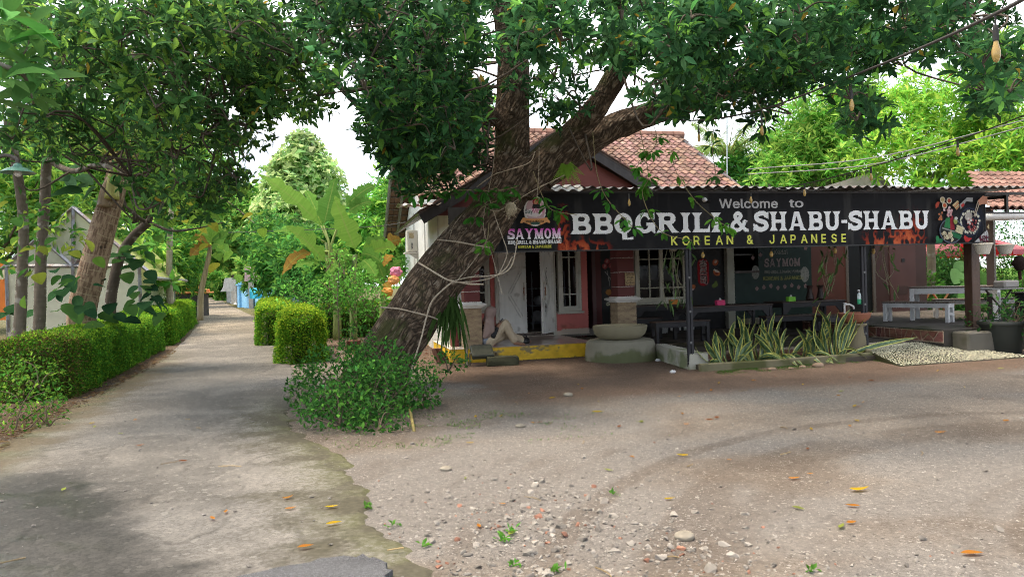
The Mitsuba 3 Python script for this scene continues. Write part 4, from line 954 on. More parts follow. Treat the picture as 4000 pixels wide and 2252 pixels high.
# porch gable
GA, GL, GR_, GP = 1.79, -1.18, 4.78, 4.72
mb = MB()
mb.raw([(GL + .3, 2.75, 3.0), (GR_ - .3, 2.75, 3.0), (GA, 2.75, GP - .22)], [(0, 1, 2)], (.16, .042, .032), local=True)
mb.build(tag(hp('gable_wall'), 'dark red gable above the porch, half hidden by the tree'), 'paint', smooth=False)
for s in (-1, 1):
    e = GL if s < 0 else GR_
    mb = MB()
    d = np.array([GA - e, GP - 3.0]); d /= np.hypot(*d); nn = np.array([-d[1], d[0]]) if s < 0 else np.array([d[1], -d[0]])
    for lo, hi, c in [(0.0, .05, (.085, .06, .048)), (-.20, 0.0, (.04, .035, .032))]:
        pts = [(e + nn[0] * h, b, 3.0 + nn[1] * h) for h in (lo, hi) for b in ((2.55, 8.0) if lo >= 0 else (2.56, 2.60))]
        top = [(GA + nn[0] * h * .2, b, GP + abs(nn[1]) * h) for h in (lo, hi) for b in ((2.55, 8.0) if lo >= 0 else (2.56, 2.60))]
        v = pts + top
        mb.raw(v, [(0, 1, 5, 4), (2, 6, 7, 3), (0, 4, 6, 2), (1, 3, 7, 5), (0, 2, 3, 1)], c, local=True)
    mb.build(hp('gable_slope'), 'wood', smooth=False)
    rest = MB()
    for j in range(13):
        for i in range(20):
            t = i * .18; 
            if t > np.hypot(GA - e, GP - 3.0) - .1: continue
            b0 = 2.52 + j * .30
            x0, z0 = e + d[0] * t, 3.06 + d[1] * t; x1, z1 = e + d[0] * (t + .2), 3.05 + d[1] * (t + .2)
            rest.raw([(x0, b0, z0 + .03), (x0, b0 + .29, z0 + .015), (x1, b0 + .29, z1), (x1, b0, z1 + .015), (x0, b0, z0 - .01), (x1, b0, z1 - .01)], [(0, 1, 2, 3), (4, 0, 3, 5)], np.array((.22, .13, .10)) * rng.uniform(.6, 1.1), local=True)
    rest.build(tag(part(house, 'gable_tiles'), kind='stuff'), 'tile_clay', smooth=False)
# bent sheet and dark board at the left eave of the porch
mb = MB(); V, F, c = corrugated(-1.55, -.75, [(2.4, 3.18), (2.9, 3.26), (3.5, 3.24)], .16, .015, (.36, .34, .30)); mb.raw(V, F, c, local=True); mb.build(tag(hp('eave_sheet'), 'bent grey metal sheet at the left eave'), 'metal', smooth=True)
mb = MB(); mb.box((-.62, 2.5, 2.80), (-.12, 2.53, 3.14), (.05, .045, .04), M=None); mb.build(hp('eave_board'), 'wood', smooth=False)
# meter box on the side wall
k = thing('meter_box', 'rusty white electricity meter box on the white side wall', 'meter box')
mb = MB(); mb.box((-.62, 10.3, 2.66), (-.30, 10.7, 3.30), (.50, .48, .42), .012); mb.build(k + '__box', 'metal', smooth=False)
scene[k + '__box']['bsdf'] = {'type': 'ref', 'id': 'weather'}
mb = MB(); mb.box((-.56, 10.286, 3.06), (-.42, 10.299, 3.22), (.30, .24, .14), .004); mb.box((-.50, 10.28, 2.74), (-.46, 10.299, 2.92), (.1, .1, .1)); mb.build(k + '__dial_window', 'gloss', smooth=False)
mb = MB(); mb.box((-.70, 10.25, 2.60), (-.30, 10.75, 2.645), (.52, .50, .46)); mb.raw([(-.6, 10.27, 2.6), (-.31, 10.27, 2.6), (-.31, 10.27, 2.40)], [(0, 1, 2)], (.4, .38, .34), local=True); mb.build(k + '__bracket', 'weather', smooth=False)

# ------------------------------------------------------------------ terrace, planter, basin, ramp, platform
DZ = .22                                # dining floor
k = thing('terrace', 'dark concrete dining terrace with a pale curb in front of the black wall', 'terrace')
mb = MB(); mb.box((3.42, .45, 0), (8.6, 6.3, DZ), (.055, .046, .040), .01); mb.box((2.625, 3.0, 0), (3.42, 5.7, DZ), (.09, .075, .06)); mb.box((8.6, 1.0, 0), (14.3, 6.3, DZ - .02), (.085, .07, .06)); mb.build(tag(k + '__floor'), 'weather', smooth=False)
V = np.array([(3.40, 1.85, 0), (3.17, .02, 0), (3.55, .02, 0), (3.6, 1.85, 0), (3.40, 1.85, .31), (3.20, .04, .27), (3.55, .04, .27), (3.6, 1.85, .31)])
MB().raw(V[[0, 1, 5, 4, 1, 2, 6, 5, 4, 5, 6, 7, 3, 0, 4, 7, 2, 3, 7, 6]], [(0, 1, 2, 3), (4, 5, 6, 7), (8, 9, 10, 11), (12, 13, 14, 15), (16, 17, 18, 19)], (.33, .32, .27), local=True).build(k + '__curb', 'weather', smooth=False)
pk = thing('planter', 'low mossy concrete planter bed of the striped snake plants', 'planter')
mb = MB()
for (a0, b0, a1, b1, h) in [(3.22, -.30, 4.9, -.36, .13), (4.9, -.36, 6.75, -.24, .14), (6.72, -.25, 7.12, .35, .20)]:
    d = np.array([a1 - a0, b1 - b0]); L_ = np.hypot(*d); R = rotz(math.degrees(math.atan2(d[1], d[0]))); R[:3, 3] = [a0, b0, 0]
    mb.box((0, 0, -.02), (L_, .10, h), (.17, .155, .095), .015, M=R)
mb.build(pk + '__rim', 'weather', smooth=False)
MB().box((3.3, -.28, 0), (6.95, .45, .09), (.06, .05, .035)).build(pk + '__soil', 'paint', smooth=False)
# crazy-paved riser behind the bed
def crazy(root, name, frame, w, h, cell, seed, col, limit=80):
    r = np.random.default_rng(seed); pts = []
    nx, ny = max(1, int(w / cell)), max(1, int(h / cell))
    for i in range(nx):
        for j in range(ny): pts.append(((i + .5 + r.uniform(-.38, .38)) * w / nx, (j + .5 + r.uniform(-.38, .38)) * h / ny))
    cells = voronoi_polygons(MultiPoint(pts), extend_to=sbox(0, 0, w, h))
    for c in cells.geoms:
        c = c.intersection(sbox(0, 0, w, h)).buffer(-.014, join_style=2).buffer(-.004).buffer(.004)
        if c.is_empty or c.area < .0006: continue
        mb = MB(); mb.flat(c.simplify(.003), 0, .012 + r.uniform(0, .006), np.array(col) * r.uniform(.6, 1.3) * np.array([1, r.uniform(.9, 1.08), r.uniform(.85, 1.1)]), frame)
        mb.build(part(root, name), 'cutstone', smooth=False)
mb = MB(); mb.box((3.56, .40, 0), (8.0, .452, DZ + .03), (.36, .31, .25)); mb.build(k + '__riser', 'weather', smooth=False)
crazy(k + '__riser', 'stone', lambda v: np.stack([v[:, 0] + 3.6, .399 - v[:, 2], v[:, 1] + .03], 1), 3.6, .20, .16, 5, (.23, .115, .08))
# raised platform of the right wing
pf = thing('platform', 'raised seating platform with a crazy-paved stone edge under the white benches', 'platform')
PZ = .47
pe = [(8.62, 4.4), (8.45, 2.6), (8.45, -.12), (9.0, -.1), (10.9, .0), (14.0, .3), (14.3, 6.2), (9.0, 6.2)]
mb = MB(); mb.flat(Polygon(pe), 0, PZ, (.06, .052, .045), lambda v: np.stack([v[:, 0], v[:, 1], v[:, 2]], 1)); mb.build(pf + '__floor', 'weather', smooth=False)
for (p, q, sd) in [(pe[0], pe[1], 8), (pe[1], pe[2], 9)]:
    p, q = np.array(p), np.array(q); d = (q - p); L_ = np.hypot(*d); d /= L_; nn = np.array([d[1], -d[0]])
    nn = nn if nn[0] < 0 else -nn
    mbx = MB(); base = lambda v, p=p, d=d, nn=nn: np.stack([p[0] + d[0] * v[:, 0] + nn[0] * v[:, 2], p[1] + d[1] * v[:, 0] + nn[1] * v[:, 2], v[:, 1]], 1)
    mbx.flat(sbox(0, DZ, L_, PZ - .02), .001, .006, (.46, .36, .27), base); kk = part(pf, 'edge_mortar'); mbx.build(kk, 'weather', smooth=False)
    crazy(kk, 'stone', lambda v, f=base: f(v + [0, DZ + .01, .006]), L_, PZ - DZ - .03, .135, sd, (.21, .095, .068))
MB().box((8.62, -.50, 0), (9.25, -.12, PZ - .03), (.13, .12, .10), .03).build(pf + '__end_block', 'weather', smooth=False)
# pebble ramp
rk = thing('pebble_ramp', 'sloping ramp paved with pale pebbles set in dark mortar', 'ramp')
q = np.array([(6.45, -1.22, .012), (9.45, -1.15, .012), (8.3, .55, .215), (7.1, .72, .215)])
mb = MB(); mb.raw(q, [(0, 1, 2, 3)], (.055, .05, .04), local=True); mb.raw(np.vstack([q, q * [1, 1, 0] - [0, 0, .02]]), [(0, 4, 5, 1), (3, 7, 4, 0), (1, 5, 6, 2)], (.09, .085, .06), local=True); mb.build(rk + '__bed', 'weather', smooth=False)
ico = trimesh.creation.icosphere(subdivisions=0); mb = MB(); r = np.random.default_rng(4)
cells = []
nu, nv = 54, 34
for i in range(nu):
    for j in range(nv):
        u, v = (i + .5 + r.uniform(-.3, .3) + .5 * (j % 2)) / nu, (j + .5 + r.uniform(-.3, .3)) / nv
        if u > .995: continue
        p = (q[0] * (1 - u) + q[1] * u) * (1 - v) + (q[3] * (1 - u) + q[2] * u) * v
        th = .6 * math.sin(p[0] * 2.2 + 2 * p[1]) + r.uniform(-.5, .5); c, s = math.cos(th), math.sin(th)
        e = ico.vertices * [.023 * r.uniform(.75, 1.2), .0095 * r.uniform(.75, 1.2), .010]
        e = np.stack([e[:, 0] * c - e[:, 1] * s, e[:, 0] * s + e[:, 1] * c, e[:, 2]], 1)
        mb.raw(e + p + [0, 0, .003], ico.faces, np.array((.60, .57, .40)) * r.uniform(.7, 1.15), local=True)
mb.build(tag(rk + '__pebbles', kind='stuff'), 'cutstone', smooth=True)
# stone basin on its pedestal
bk = thing('basin_pedestal', 'round grey mossy concrete block carrying the big stone basin', 'pedestal')
MB().lathe([(.70, -.02), (.705, .10), (.69, .30), (.665, .385), (.62, .41), (.0, .412)], (.33, .32, .275), n=36).build(bk, 'weather', smooth=True)
v = scene.pop(bk)
mb = MB(); mb.lathe([(.72, -.02), (.725, .10), (.70, .30), (.675, .385), (.63, .41), (.0, .412)], (.25, .235, .18), at=(2.80, 2.25, 0), n=40, local=True); mb.build(bk, 'weather', smooth=True)
bw = thing('stone_basin', 'wide mossy stone basin standing on the round concrete block', 'basin')
mb = MB(); mb.lathe([(.30, .414), (.42, .44), (.51, .52), (.545, .62), (.555, .675), (.545, .695), (.51, .695), (.495, .66), (.44, .54), (.30, .50), (0, .49)], (.25, .225, .15), at=(2.80, 2.25, 0), n=44, local=True); mb.build(bw + '__bowl', 'weather', smooth=True)
MB().raw(*disc(np.stack([2.80 + .49 * np.cos(np.arange(32) / 32 * 6.2832), 2.25 + .49 * np.sin(np.arange(32) / 32 * 6.2832), np.full(32, .635)], 1)), local=True).build(bw + '__water', 'water', smooth=False)
# ------------------------------------------------------------------ tables, benches
def furn(name, lab, cat, a, b, z0, L_, W_, H_, rot, top_c, leg_c, grp=None, th=.035, leg=.07, apron=.10, stretcher=None, brace=False, mat='paint'):
    k = thing(name, lab, cat, grp); M = rotz(rot); M[:3, 3] = [a, b, z0]
    MB().box((-L_ / 2, -W_ / 2, H_ - th), (L_ / 2, W_ / 2, H_), top_c, .006, M=M).build(k + '__top', 'wood', smooth=False)
    for sx in (-1, 1):
        for sy in (-1, 1):
            x, y = sx * (L_ / 2 - leg / 2 - .02), sy * (W_ / 2 - leg / 2 - .015)
            MB().box((x - leg / 2, y - leg / 2, 0), (x + leg / 2, y + leg / 2, H_ - th - .0005), leg_c, .005, M=M).build(part(k, 'leg'), mat, smooth=False)
    for s in (-1, 1):
        y = s * (W_ / 2 - .035); MB().box((-L_ / 2 + leg + .021, y - .014, H_ - th - apron), (L_ / 2 - leg - .021, y + .014, H_ - th - .001), leg_c, M=M).build(part(k, 'apron'), mat, smooth=False)
        x = s * (L_ / 2 - .04); MB().box((x - .014, -W_ / 2 + leg + .016, H_ - th - apron), (x + .014, W_ / 2 - leg - .016, H_ - th - .001), leg_c, M=M).build(part(k, 'apron'), mat, smooth=False)
        if stretcher: MB().box((x - .02, -W_ / 2 + leg + .016, stretcher), (x + .02, W_ / 2 - leg - .016, stretcher + .05), leg_c, M=M).build(part(k, 'stretcher'), mat, smooth=False)
    if brace:
        for sx in (-1, 1):
            for sy in (-1, 1):
                y = sy * (W_ / 2 - .05); x = sx * (L_ / 2 - leg - .02)
                v = [(x, y - .015, H_ - th - apron), (x - sx * .18, y - .015, H_ - th - apron), (x, y - .015, H_ - th - apron - .2)]; v2 = [(p[0], p[1] + .03, p[2]) for p in v]
                m = trimesh.convex.convex_hull(np.array(v + v2)); m.apply_transform(M); MB().tm(m, leg_c, local=True).build(part(k, 'brace'), mat, smooth=False)
    return k
DK, DL = (.040, .024, .018), (.028, .026, .027)
furn('dining_table', 'dark wooden table that carries the pink tissue box', 'table', 5.80, 3.42, DZ, 2.15, .80, .76, 0, DK, DL, brace=True)
furn('dining_table', 'dark wooden table that carries the orange tissue box, below the wide window', 'table', 4.95, 5.05, DZ, 1.5, .75, .76, 0, DK, DL, brace=True)
furn('dining_table', 'dark wooden table that carries the green tissue box', 'table', 8.35, 3.95, DZ, 1.75, .80, .76, 0, DK, DL, brace=True)
furn('bench', 'dark bench in front of the pink tissue box table', 'bench', 4.45, 2.85, DZ, 1.30, .32, .48, 0, DK, DL, stretcher=.12)
furn('bench', 'dark bench behind the black post, left of the other dark benches', 'bench', 4.10, 4.2, DZ, 1.05, .32, .50, 0, DK, DL, stretcher=.12)
furn('bench', 'dark bench in front of the green tissue box table', 'bench', 7.35, 3.1, DZ, 1.45, .32, .48, 0, DK, DL, stretcher=.12)
furn('bench', 'dark bench behind the terracotta wash bowl', 'bench', 7.70, 1.85, DZ, 1.15, .36, .52, 0, DK, DL, stretcher=.14)
WTC, WLG = (.10, .075, .06), (.55, .55, .54)
furn('bench', 'white bench with a dark top at the near side of the white table', 'bench', 9.98, 2.15, PZ, 1.45, .34, .46, -66, WTC, WLG, stretcher=.16, leg=.075)
furn('dining_table', 'white table with a dark top on the raised platform', 'table', 11.0, 2.15, PZ, 1.75, .80, .78, -52, WTC, WLG, leg=.09, apron=.13)
furn('bench', 'white bench with a dark top at the far side of the white table', 'bench', 12.0, 2.6, PZ, 1.7, .34, .46, -35, WTC, WLG, stretcher=.16, leg=.075)
def tissue(a, b, z, c, lab):
    k = thing('tissue_box', lab, 'tissue box'); MB().box((a - .10, b - .06, z), (a + .10, b + .06, z + .115), c, .008).build(k + '__box', 'paint', smooth=False)
    mb = MB(); V = [(a - .03, b, z + .115), (a + .035, b - .01, z + .115), (a + .03, b + .01, z + .155), (a - .005, b, z + .17)]; mb.raw(V, [(0, 1, 2), (0, 2, 3)], (.6, .6, .58), local=True); mb.build(k + '__tissue', 'matte', smooth=False)
tissue(5.63, 3.2, DZ + .761, (.68, .05, .17), 'bright pink tissue box on the dark table')
tissue(5.30, 4.85, DZ + .761, (.55, .20, .03), 'orange tissue box on the table below the wide window')
tissue(7.80, 3.70, DZ + .761, (.22, .60, .05), 'bright green tissue box on the right dark table')
for a, lab in [(8.62, 'left dark waisted vase on the green box table'), (8.92, 'right dark waisted vase on the green box table')]:
    k = thing('vase', lab, 'vase'); MB().lathe([(.0, 0), (.085, 0), (.10, .05), (.055, .22), (.06, .30), (.085, .36), (.08, .36), (.05, .30), (0, .28)], (.035, .02, .016), at=(a, 4.1, DZ + .761), n=16, local=True).build(k, 'wood', smooth=True)
k = thing('floor_box', 'white box on the floor under the dark tables', 'box'); MB().box((5.2, 5.6, DZ), (5.5, 5.85, DZ + .18), (.35, .35, .34), .01).build(k, 'paint', smooth=False)
for i, a in enumerate((3.95, 4.30, 4.62, 5.9, 6.3)):
    MB().box((a, 6.255, DZ), (a + .30, 6.297, DZ + .13), (.45, .45, .43), .004).build(part(house, 'skirting_tile'), 'gloss', smooth=False)
# wash bowl, tap, soap
wk = thing('wash_stand', 'terracotta wash bowl on a round mossy pillar at the end of the planter', 'wash stand')
mb = MB(); mb.lathe([(.22, 0), (.215, .3), (.20, .60), (.23, .63), (.23, .66), (0, .66)], (.20, .17, .11), at=(6.78, .26, .0), n=20, local=True); mb.build(wk + '__pillar', 'weather', smooth=True)
mb = MB(); mb.lathe([(.16, .662), (.22, .70), (.27, .77), (.285, .83), (.30, .845), (.29, .86), (.255, .85), (.22, .76), (0, .71)], (.30, .12, .075), at=(6.78, .26, 0), n=28, local=True); mb.build(wk + '__bowl', 'paint', smooth=True)
mb = MB(); mb.tube([(6.64, .36, .84), (6.64, .36, 1.02)], .018, (.55, .55, .52), 8, local=True); mb.tube([(6.64, .36, 1.01), (6.70, .30, 1.02), (6.76, .26, .98), (6.765, .255, .93)], .018, (.58, .58, .55), 8, local=True); mb.box((6.62, .33, 1.03), (6.67, .39, 1.05), (.5, .5, .5), .004); mb.build(wk + '__tap', 'gloss')
k = thing('soap_bottle', 'clear pump bottle with green soap hanging above the wash bowl', 'bottle')
mb = MB(); mb.lathe([(0, 1.02), (.038, 1.02), (.042, 1.05), (.042, 1.12)], (.05, .40, .20), at=(6.80, .14, 0), n=14, local=True); mb.lathe([(.042, 1.12), (.042, 1.19), (.03, 1.22), (.014, 1.235), (0, 1.235)], (.52, .60, .60), at=(6.80, .14, 0), n=14, local=True); mb.build(k + '__bottle', 'gloss')
mb = MB(); mb.tube([(6.80, .14, 1.235), (6.80, .14, 1.29)], .010, (.7, .7, .7), 8, local=True); mb.tube([(6.81, .14, 1.29), (6.76, .13, 1.285)], .011, (.7, .7, .7), 8, local=True); mb.build(k + '__pump', 'gloss')
# ------------------------------------------------------------------ snake plants
def blade(mb_list, base, top, w, bend, key, curl=0.0, n=11):
    base, top = np.asarray(base, float), np.asarray(top, float)
    d = top - base; L_ = np.linalg.norm(d); d /= L_
    side = np.cross(d, [math.cos(bend * 9), math.sin(bend * 9), .1]); side /= np.linalg.norm(side); up = np.cross(side, d)
    V, UV = [], []
    for i, t in enumerate(np.linspace(0, 1, n)):
        ww = w * (0.55 + .9 * t) * (1 - t ** 3.2) + .003 if t < 1 else .001
        c = base + d * L_ * t + up * (bend * L_ * 4 * t * (t - 1) * -.5) + np.array([0, 0, -curl * L_ * t ** 2.2])
        tw = .9 * t * np.sign(bend)
        s2 = side * math.cos(tw) + up * math.sin(tw); u2 = -side * math.sin(tw) + up * math.cos(tw)
        for u in (-1, -.5, 0, .5, 1): V.append(c + s2 * u * ww + u2 * (.35 * ww * u * u)); UV.append((u, t * L_ * 1.3))
    F = [(5 * i + j, 5 * i + j + 1, 5 * i + j + 6, 5 * i + j + 5) for i in range(n - 1) for j in range(4)]
    F = np.array(F); F = np.vstack([F[:, [0, 1, 2]], F[:, [0, 2, 3]]])
    scene[key] = mikit.ply((Wv(np.array(V)), F), 'snake_leaf', smooth=True, uv=np.array(UV))
sr = np.random.default_rng(11)
plants = [(3.95, .05, .62, 8, 'leftmost striped snake plant of the planter, beside the black post'), (4.55, .12, .86, 10, 'tall upright striped snake plant, second from the black post'), (5.10, .10, .72, 8, 'striped snake plant in the middle of the planter'), (5.60, .08, .60, 7, 'shorter striped snake plant left of the tallest right clump'), (6.10, .02, .95, 12, 'striped snake plant with long arching leaves beside the wash bowl')]
for a, b, h, n, lab in plants:
    n += 3
    k = thing('snake_plant', lab, 'plant')
    for i in range(n):
        ph = sr.uniform(0, 6.28); sp = sr.uniform(.15, .62) if i > 3 else sr.uniform(.02, .16)
        hh = 1.25 * h * sr.uniform(.6, 1.0) * (1 - .7 * sp)
        base = (a + .17 * math.cos(ph), b + .08 * math.sin(ph), .07)
        top = (a + (.11 + sp * 1.15) * math.cos(ph), b - .05 + .5 * sp * math.sin(ph), .09 + hh)
        blade(None, base, top, sr.uniform(.042, .062), sr.uniform(.12, .42) * sr.choice([-1, 1]), part(k, 'leaf'))
    for i in range(5 if h > .7 else 3):   # leaves that flop over the rim
        ph = sr.uniform(3.3, 6.1)
        blade(None, (a + .1 * math.cos(ph), b, .08), (a + .62 * math.cos(ph), b - .55 * abs(math.sin(ph)), .34), sr.uniform(.036, .05), .3, part(k, 'leaf'), curl=.55)
blade(None, (6.35, -.05, .1), (7.65, -.35, .50), .048, .10, part(k, 'leaf'), curl=.08)
blade(None, (6.30, 0, .1), (7.02, .0, .95), .055, -.12, part(k, 'leaf'))
# ------------------------------------------------------------------ small things by the yellow step
k = thing('floodlight', 'grey floodlight on a metal stake in front of the yellow step', 'floodlight')
R = trimesh.transformations.rotation_matrix(math.radians(38), [1, 0, 0]); R[:3, 3] = [-.02, 2.55, .27]
MB().box((-.22, -.16, -.06), (.22, .16, .06), (.06, .064, .045), .02, M=R).build(k + '__housing', 'paint', smooth=False)
MB().box((-.19, .158, -.045), (.19, .166, .045), (.02, .025, .035), .0, M=R).build(k + '__lens', 'gloss', smooth=False)
mb = MB(); mb.tube([(-.27, 2.55, .02), (-.27, 2.52, .25), (-.23, 2.5, .27)], .018, (.28, .26, .22), 8, local=True); mb.tube([(.26, 2.6, .05), (.27, 2.55, .24), (.23, 2.52, .26)], .018, (.28, .26, .22), 8, local=True); mb.build(k + '__bracket', 'metal')
mb = MB(); mb.tube([(-.33, 2.52, -.02), (-.33, 2.52, .30), (-.335, 2.52, .52)], .022, (.30, .28, .24), 8, local=True); mb.build(k + '__stake', 'metal')
k = thing('kerb_block', 'moss-covered concrete block lying before the yellow step', 'block')
m = trimesh.creation.box((.62, .30, .18)).subdivide().subdivide().subdivide()
m.vertices += .02 * (meshkit.fbm(m.vertices * 7, 3, 2)[:, None] - .5) * 2; m.vertices = m.vertices @ rotz(-4)[:3, :3].T + [.36, 2.42, .09]
MB().raw(m.vertices, m.faces, (.06, .062, .035), local=True).build(k, 'cutstone', smooth=True)
for i in range(4):
    k = thing('roof_tile', ['front brown tile of the few leaning against the corner of the step', 'second brown tile leaning at the corner of the step', 'third brown tile leaning at the corner of the step', 'rear brown tile leaning flat on the white plinth corner'][i], 'tile', 'tiles leaning at the corner of the step')
    R = trimesh.transformations.rotation_matrix(math.radians(-20 - 5 * i), [0, 1, 0]) @ trimesh.transformations.rotation_matrix(math.radians(10), [0, 0, 1]); R[:3, 3] = [-.82 + .06 * i, 3.35 + .07 * i, .16]
    MB().box((-.012, -.13, -.17), (.012, .13, .17), np.array((.17, .085, .06)) * (1 + .15 * i), .004, M=R).build(k, 'tile_clay', smooth=False)
k = thing('clay_block', 'reddish brown clay block on the leaf litter left of the leaning tree', 'block')
p = (-4.17, 19.08, 0.00); MB().box((p[0] - .17, p[1] - .12, 0), (p[0] + .17, p[1] + .12, .26), (.12, .05, .035), .012, local=False).build(k, 'cutstone', smooth=False)
for p, lab in [((2.82, 14.34, 0.00), 'crumpled white paper left of the black post'), ((2.71, 12.50, 0.00), 'small white paper scrap nearest the foot of the black post')]:
    k = thing('paper_scrap', lab, 'paper'); m = trimesh.creation.icosphere(subdivisions=2, radius=.045); m.vertices *= (.6 + .8 * meshkit.noise(m.vertices * 60, 3))[:, None] * [1, .8, .6]
    MB().raw(m.vertices + [p[0], p[1], .02], m.faces, (.62, .62, .64)).build(k, 'matte', smooth=False)
# ------------------------------------------------------------------ right wing: posts, pots, wall, bin
k = thing('timber_post', 'brown square timber post on the platform right of the white table', 'post'); MB().box((9.40, .12, .4), (9.60, .32, 3.0), (.075, .042, .028), .01).build(k, 'wood', smooth=False)
def hanging_pot(a, b, z, lab, r=.17, wire=.5):
    k = thing('hanging_pot', lab, 'pot'); MB().lathe([(.10, 0), (.11, .02), (r, .18), (r + .015, .19), (r + .01, .21), (r - .02, .2), (.09, .03), (0, .03)], (.50, .47, .40), at=(a, b, z), n=20, local=True).build(k + '__pot', 'paint')
    mb = MB()
    for t in (0, 2.1, 4.2): mb.tube([(a + r * math.cos(t), b + r * math.sin(t), z + .19), (a, b, z + .19 + wire)], .004, (.05, .05, .05), 4, local=True)
    mb.build(k + '__wire', 'matte'); return k
hanging_pot(9.38, -.16, 1.90, 'pale hanging pot beside the brown timber post', .16)
hanging_pot(11.15, .95, 1.92, 'pale hanging pot in front of the dark side building', .17)
rb = thing('side_building', 'dark brown side building at the right edge with a red tiled roof', 'building')
MB().box((11.44, 1.35, .2), (15.5, 1.5, 3.0), (.055, .036, .028)).build(rb + '__wall', 'paint', smooth=False)
R = rotz(42); R[:3, 3] = [11.46, 1.51, 0]; MB().box((0, 0, .2), (4.2, .15, 3.0), (.055, .036, .028), M=R).build(part(rb, 'wall'), 'paint', smooth=False)
mb = MB(); mb.tube([(10.2, 1.0, 2.72), (15.5, 1.0, 2.78)], .085, (.60, .58, .54), 14, local=True); mb.build(rb + '__gutter_pipe', 'paint')
rf = part(rb, 'roof')
sl2 = np.array([0, 3.3, 1.7]) / np.hypot(3.3, 1.7); n2 = np.array([0, -sl2[2], sl2[1]])
mb = MB(); mb.raw([(10.75, .9, 2.86), (16, .9, 2.86), (16, 3.0, 3.94), (12.6, 3.0, 3.94)], [(0, 1, 2, 3)], (.12, .06, .05), local=True); mb.build(rf + '__decking', 'wood', smooth=False)
for j in range(8):
    for i in range(int((15.9 - 10.75 - .78 * j * .29) / .215)):
        o = np.array([10.78 + .78 * j * .29 + i * .215, .9, 2.90]) + sl2 * (j * .30)
        v = np.stack([TV[:, 0] + o[0], o[1] + TV[:, 1] * sl2[1] + TV[:, 2] * n2[1], o[2] + TV[:, 1] * sl2[2] + TV[:, 2] * n2[2]], 1)
        MB().raw(v, TF, np.array((.27, .155, .125)) * rng.uniform(.75, 1.25), local=True).build(part(rf, 'tile'), 'tile_clay', smooth=False)
k = thing('wall_lantern', 'dark round lantern hanging on the side building', 'lantern'); mb = MB(); mb.lathe([(.0, -.17), (.06, -.16), (.16, 0), (.06, .16), (0, .17)], (.02, .012, .01), at=(11.75, 1.15, 1.72), n=14, local=True); mb.lathe([(.03, -.36), (.035, -.17), (0, -.17)], (.03, .01, .01), at=(11.75, 1.15, 1.72), n=8, local=True); mb.build(k, 'matte', smooth=True)
k = thing('side_table', 'grey folding side table in front of the side building', 'table')
mb = MB(); mb.box((10.5, .7, 1.17), (11.4, 1.2, 1.20), (.16, .16, .15), .005); mb.build(k + '__top', 'paint', smooth=False)
for s in (-1, 1):
    mb = MB(); mb.tube([(10.95 + s * .34, .95, 1.17), (10.95 - s * .3, .9, .47)], .02, (.06, .05, .04), 6, local=True); mb.build(part(k, 'leg'), 'wood')
k = thing('plastic_tub', 'white plastic tub on the grey side table', 'tub'); MB().box((10.95, .8, 1.201), (11.35, 1.1, 1.36), (.22, .21, .2), .03).build(k, 'paint', smooth=False)
k = thing('dark_cabinet', 'black cabinet against the side building', 'cabinet'); MB().box((11.75, .75, .2), (13.2, 1.3, 1.05), (.012, .011, .011), .01).build(k + '__body', 'paint', smooth=False); MB().box((11.7, .70, 1.051), (13.25, 1.34, 1.09), (.02, .017, .015), .006).build(k + '__top', 'paint', smooth=False)
def potted(a, b, r, h, lab, n, col, z0=.0):
    k = thing('potted_plant', lab, 'plant'); MB().lathe([(0, 0), (r * .72, 0), (r * .98, h * .88), (r * 1.06, h * .88), (r * 1.06, h), (r * .95, h), (r * .9, h * .8), (0, h * .8)], (.035, .04, .035), at=(a, b, z0), n=24, local=True).build(k + '__pot', 'paint')
    return k
pot_big = potted(9.52, -.42, .40, .62, 'big dark pot with drooping dark green leaves at the end of the platform', 60, None)
k = thing('bin', 'dark green plastic bin at the right edge', 'bin')
MB().lathe([(0, 0), (.27, 0), (.34, .80), (.37, .80), (.37, .86), (.33, .86), (.30, .75), (0, .1)], (.02, .065, .045), at=(9.72, -1.2, 0), n=28, local=True).build(k + '__tub', 'paint')
mb = MB(); mb.tube([(9.50, -1.35, .84), (9.60, -1.4, .96), (9.75, -1.4, 1.06), (9.9, -1.35, 1.08)], .014, (.5, .5, .5), 6, local=True); mb.build(k + '__handle', 'metal')
# bulbs under and over the sign, string of lights
def bulb(p, lab, r=.026, grp=None):
    k = thing('light_bulb', lab, 'light bulb', grp); p = np.asarray(p, float)
    mb = MB(); mb.lathe([(0, .02), (.012, .02), (r * .62, 0), (r * .68, -.055), (r * .5, -.06)], (.05, .05, .05), at=p, n=12); mb.build(k + '__holder', 'matte')
    mb = MB(); mb.lathe([(r * .45, -.055), (r * .6, -.075), (r, -.11), (r * .95, -.135), (r * .6, -.16), (0, -.168)], (.42, .28, .09), at=p, n=14); mb.build(k + '__glass', 'gloss')
    return k
for a, b, z, lab in [(3.62, .25, 2.13, 'bulb hanging under the sign next to the red lantern'), (5.05, .3, 2.12, 'bulb hanging under the sign before the mural'), (6.42, .3, 2.16, 'bulb hanging under the sign at the right end of the mural'), (7.45, .5, 2.14, 'bulb hanging under the sign before the black back door')]:
    bulb(Wd(a, b, z), lab, .034)
    mb = MB(); kk = list(labels)[-1]; mb.tube([Wd(a, b, z + .015), Wd(a, b, 3.15)], .004, (.03, .03, .03), 4); mb.build(kk + '__cord', 'matte')
def cable(name, lab, pts, r=.008, col=(.06, .055, .05), n=10):
    k = thing(name, lab, 'cable'); MB().tube(spline(pts, n), r, col, 5).build(k, 'matte'); return k
LS = [(2.08, 10.50, 3.93), (2.51, 9.60, 3.67), (2.91, 8.40, 3.51), (3.09, 6.60, 3.37), (2.82, 4.90, 3.11), (2.50, 3.75, 2.90), (2.32, 3.20, 2.80)]
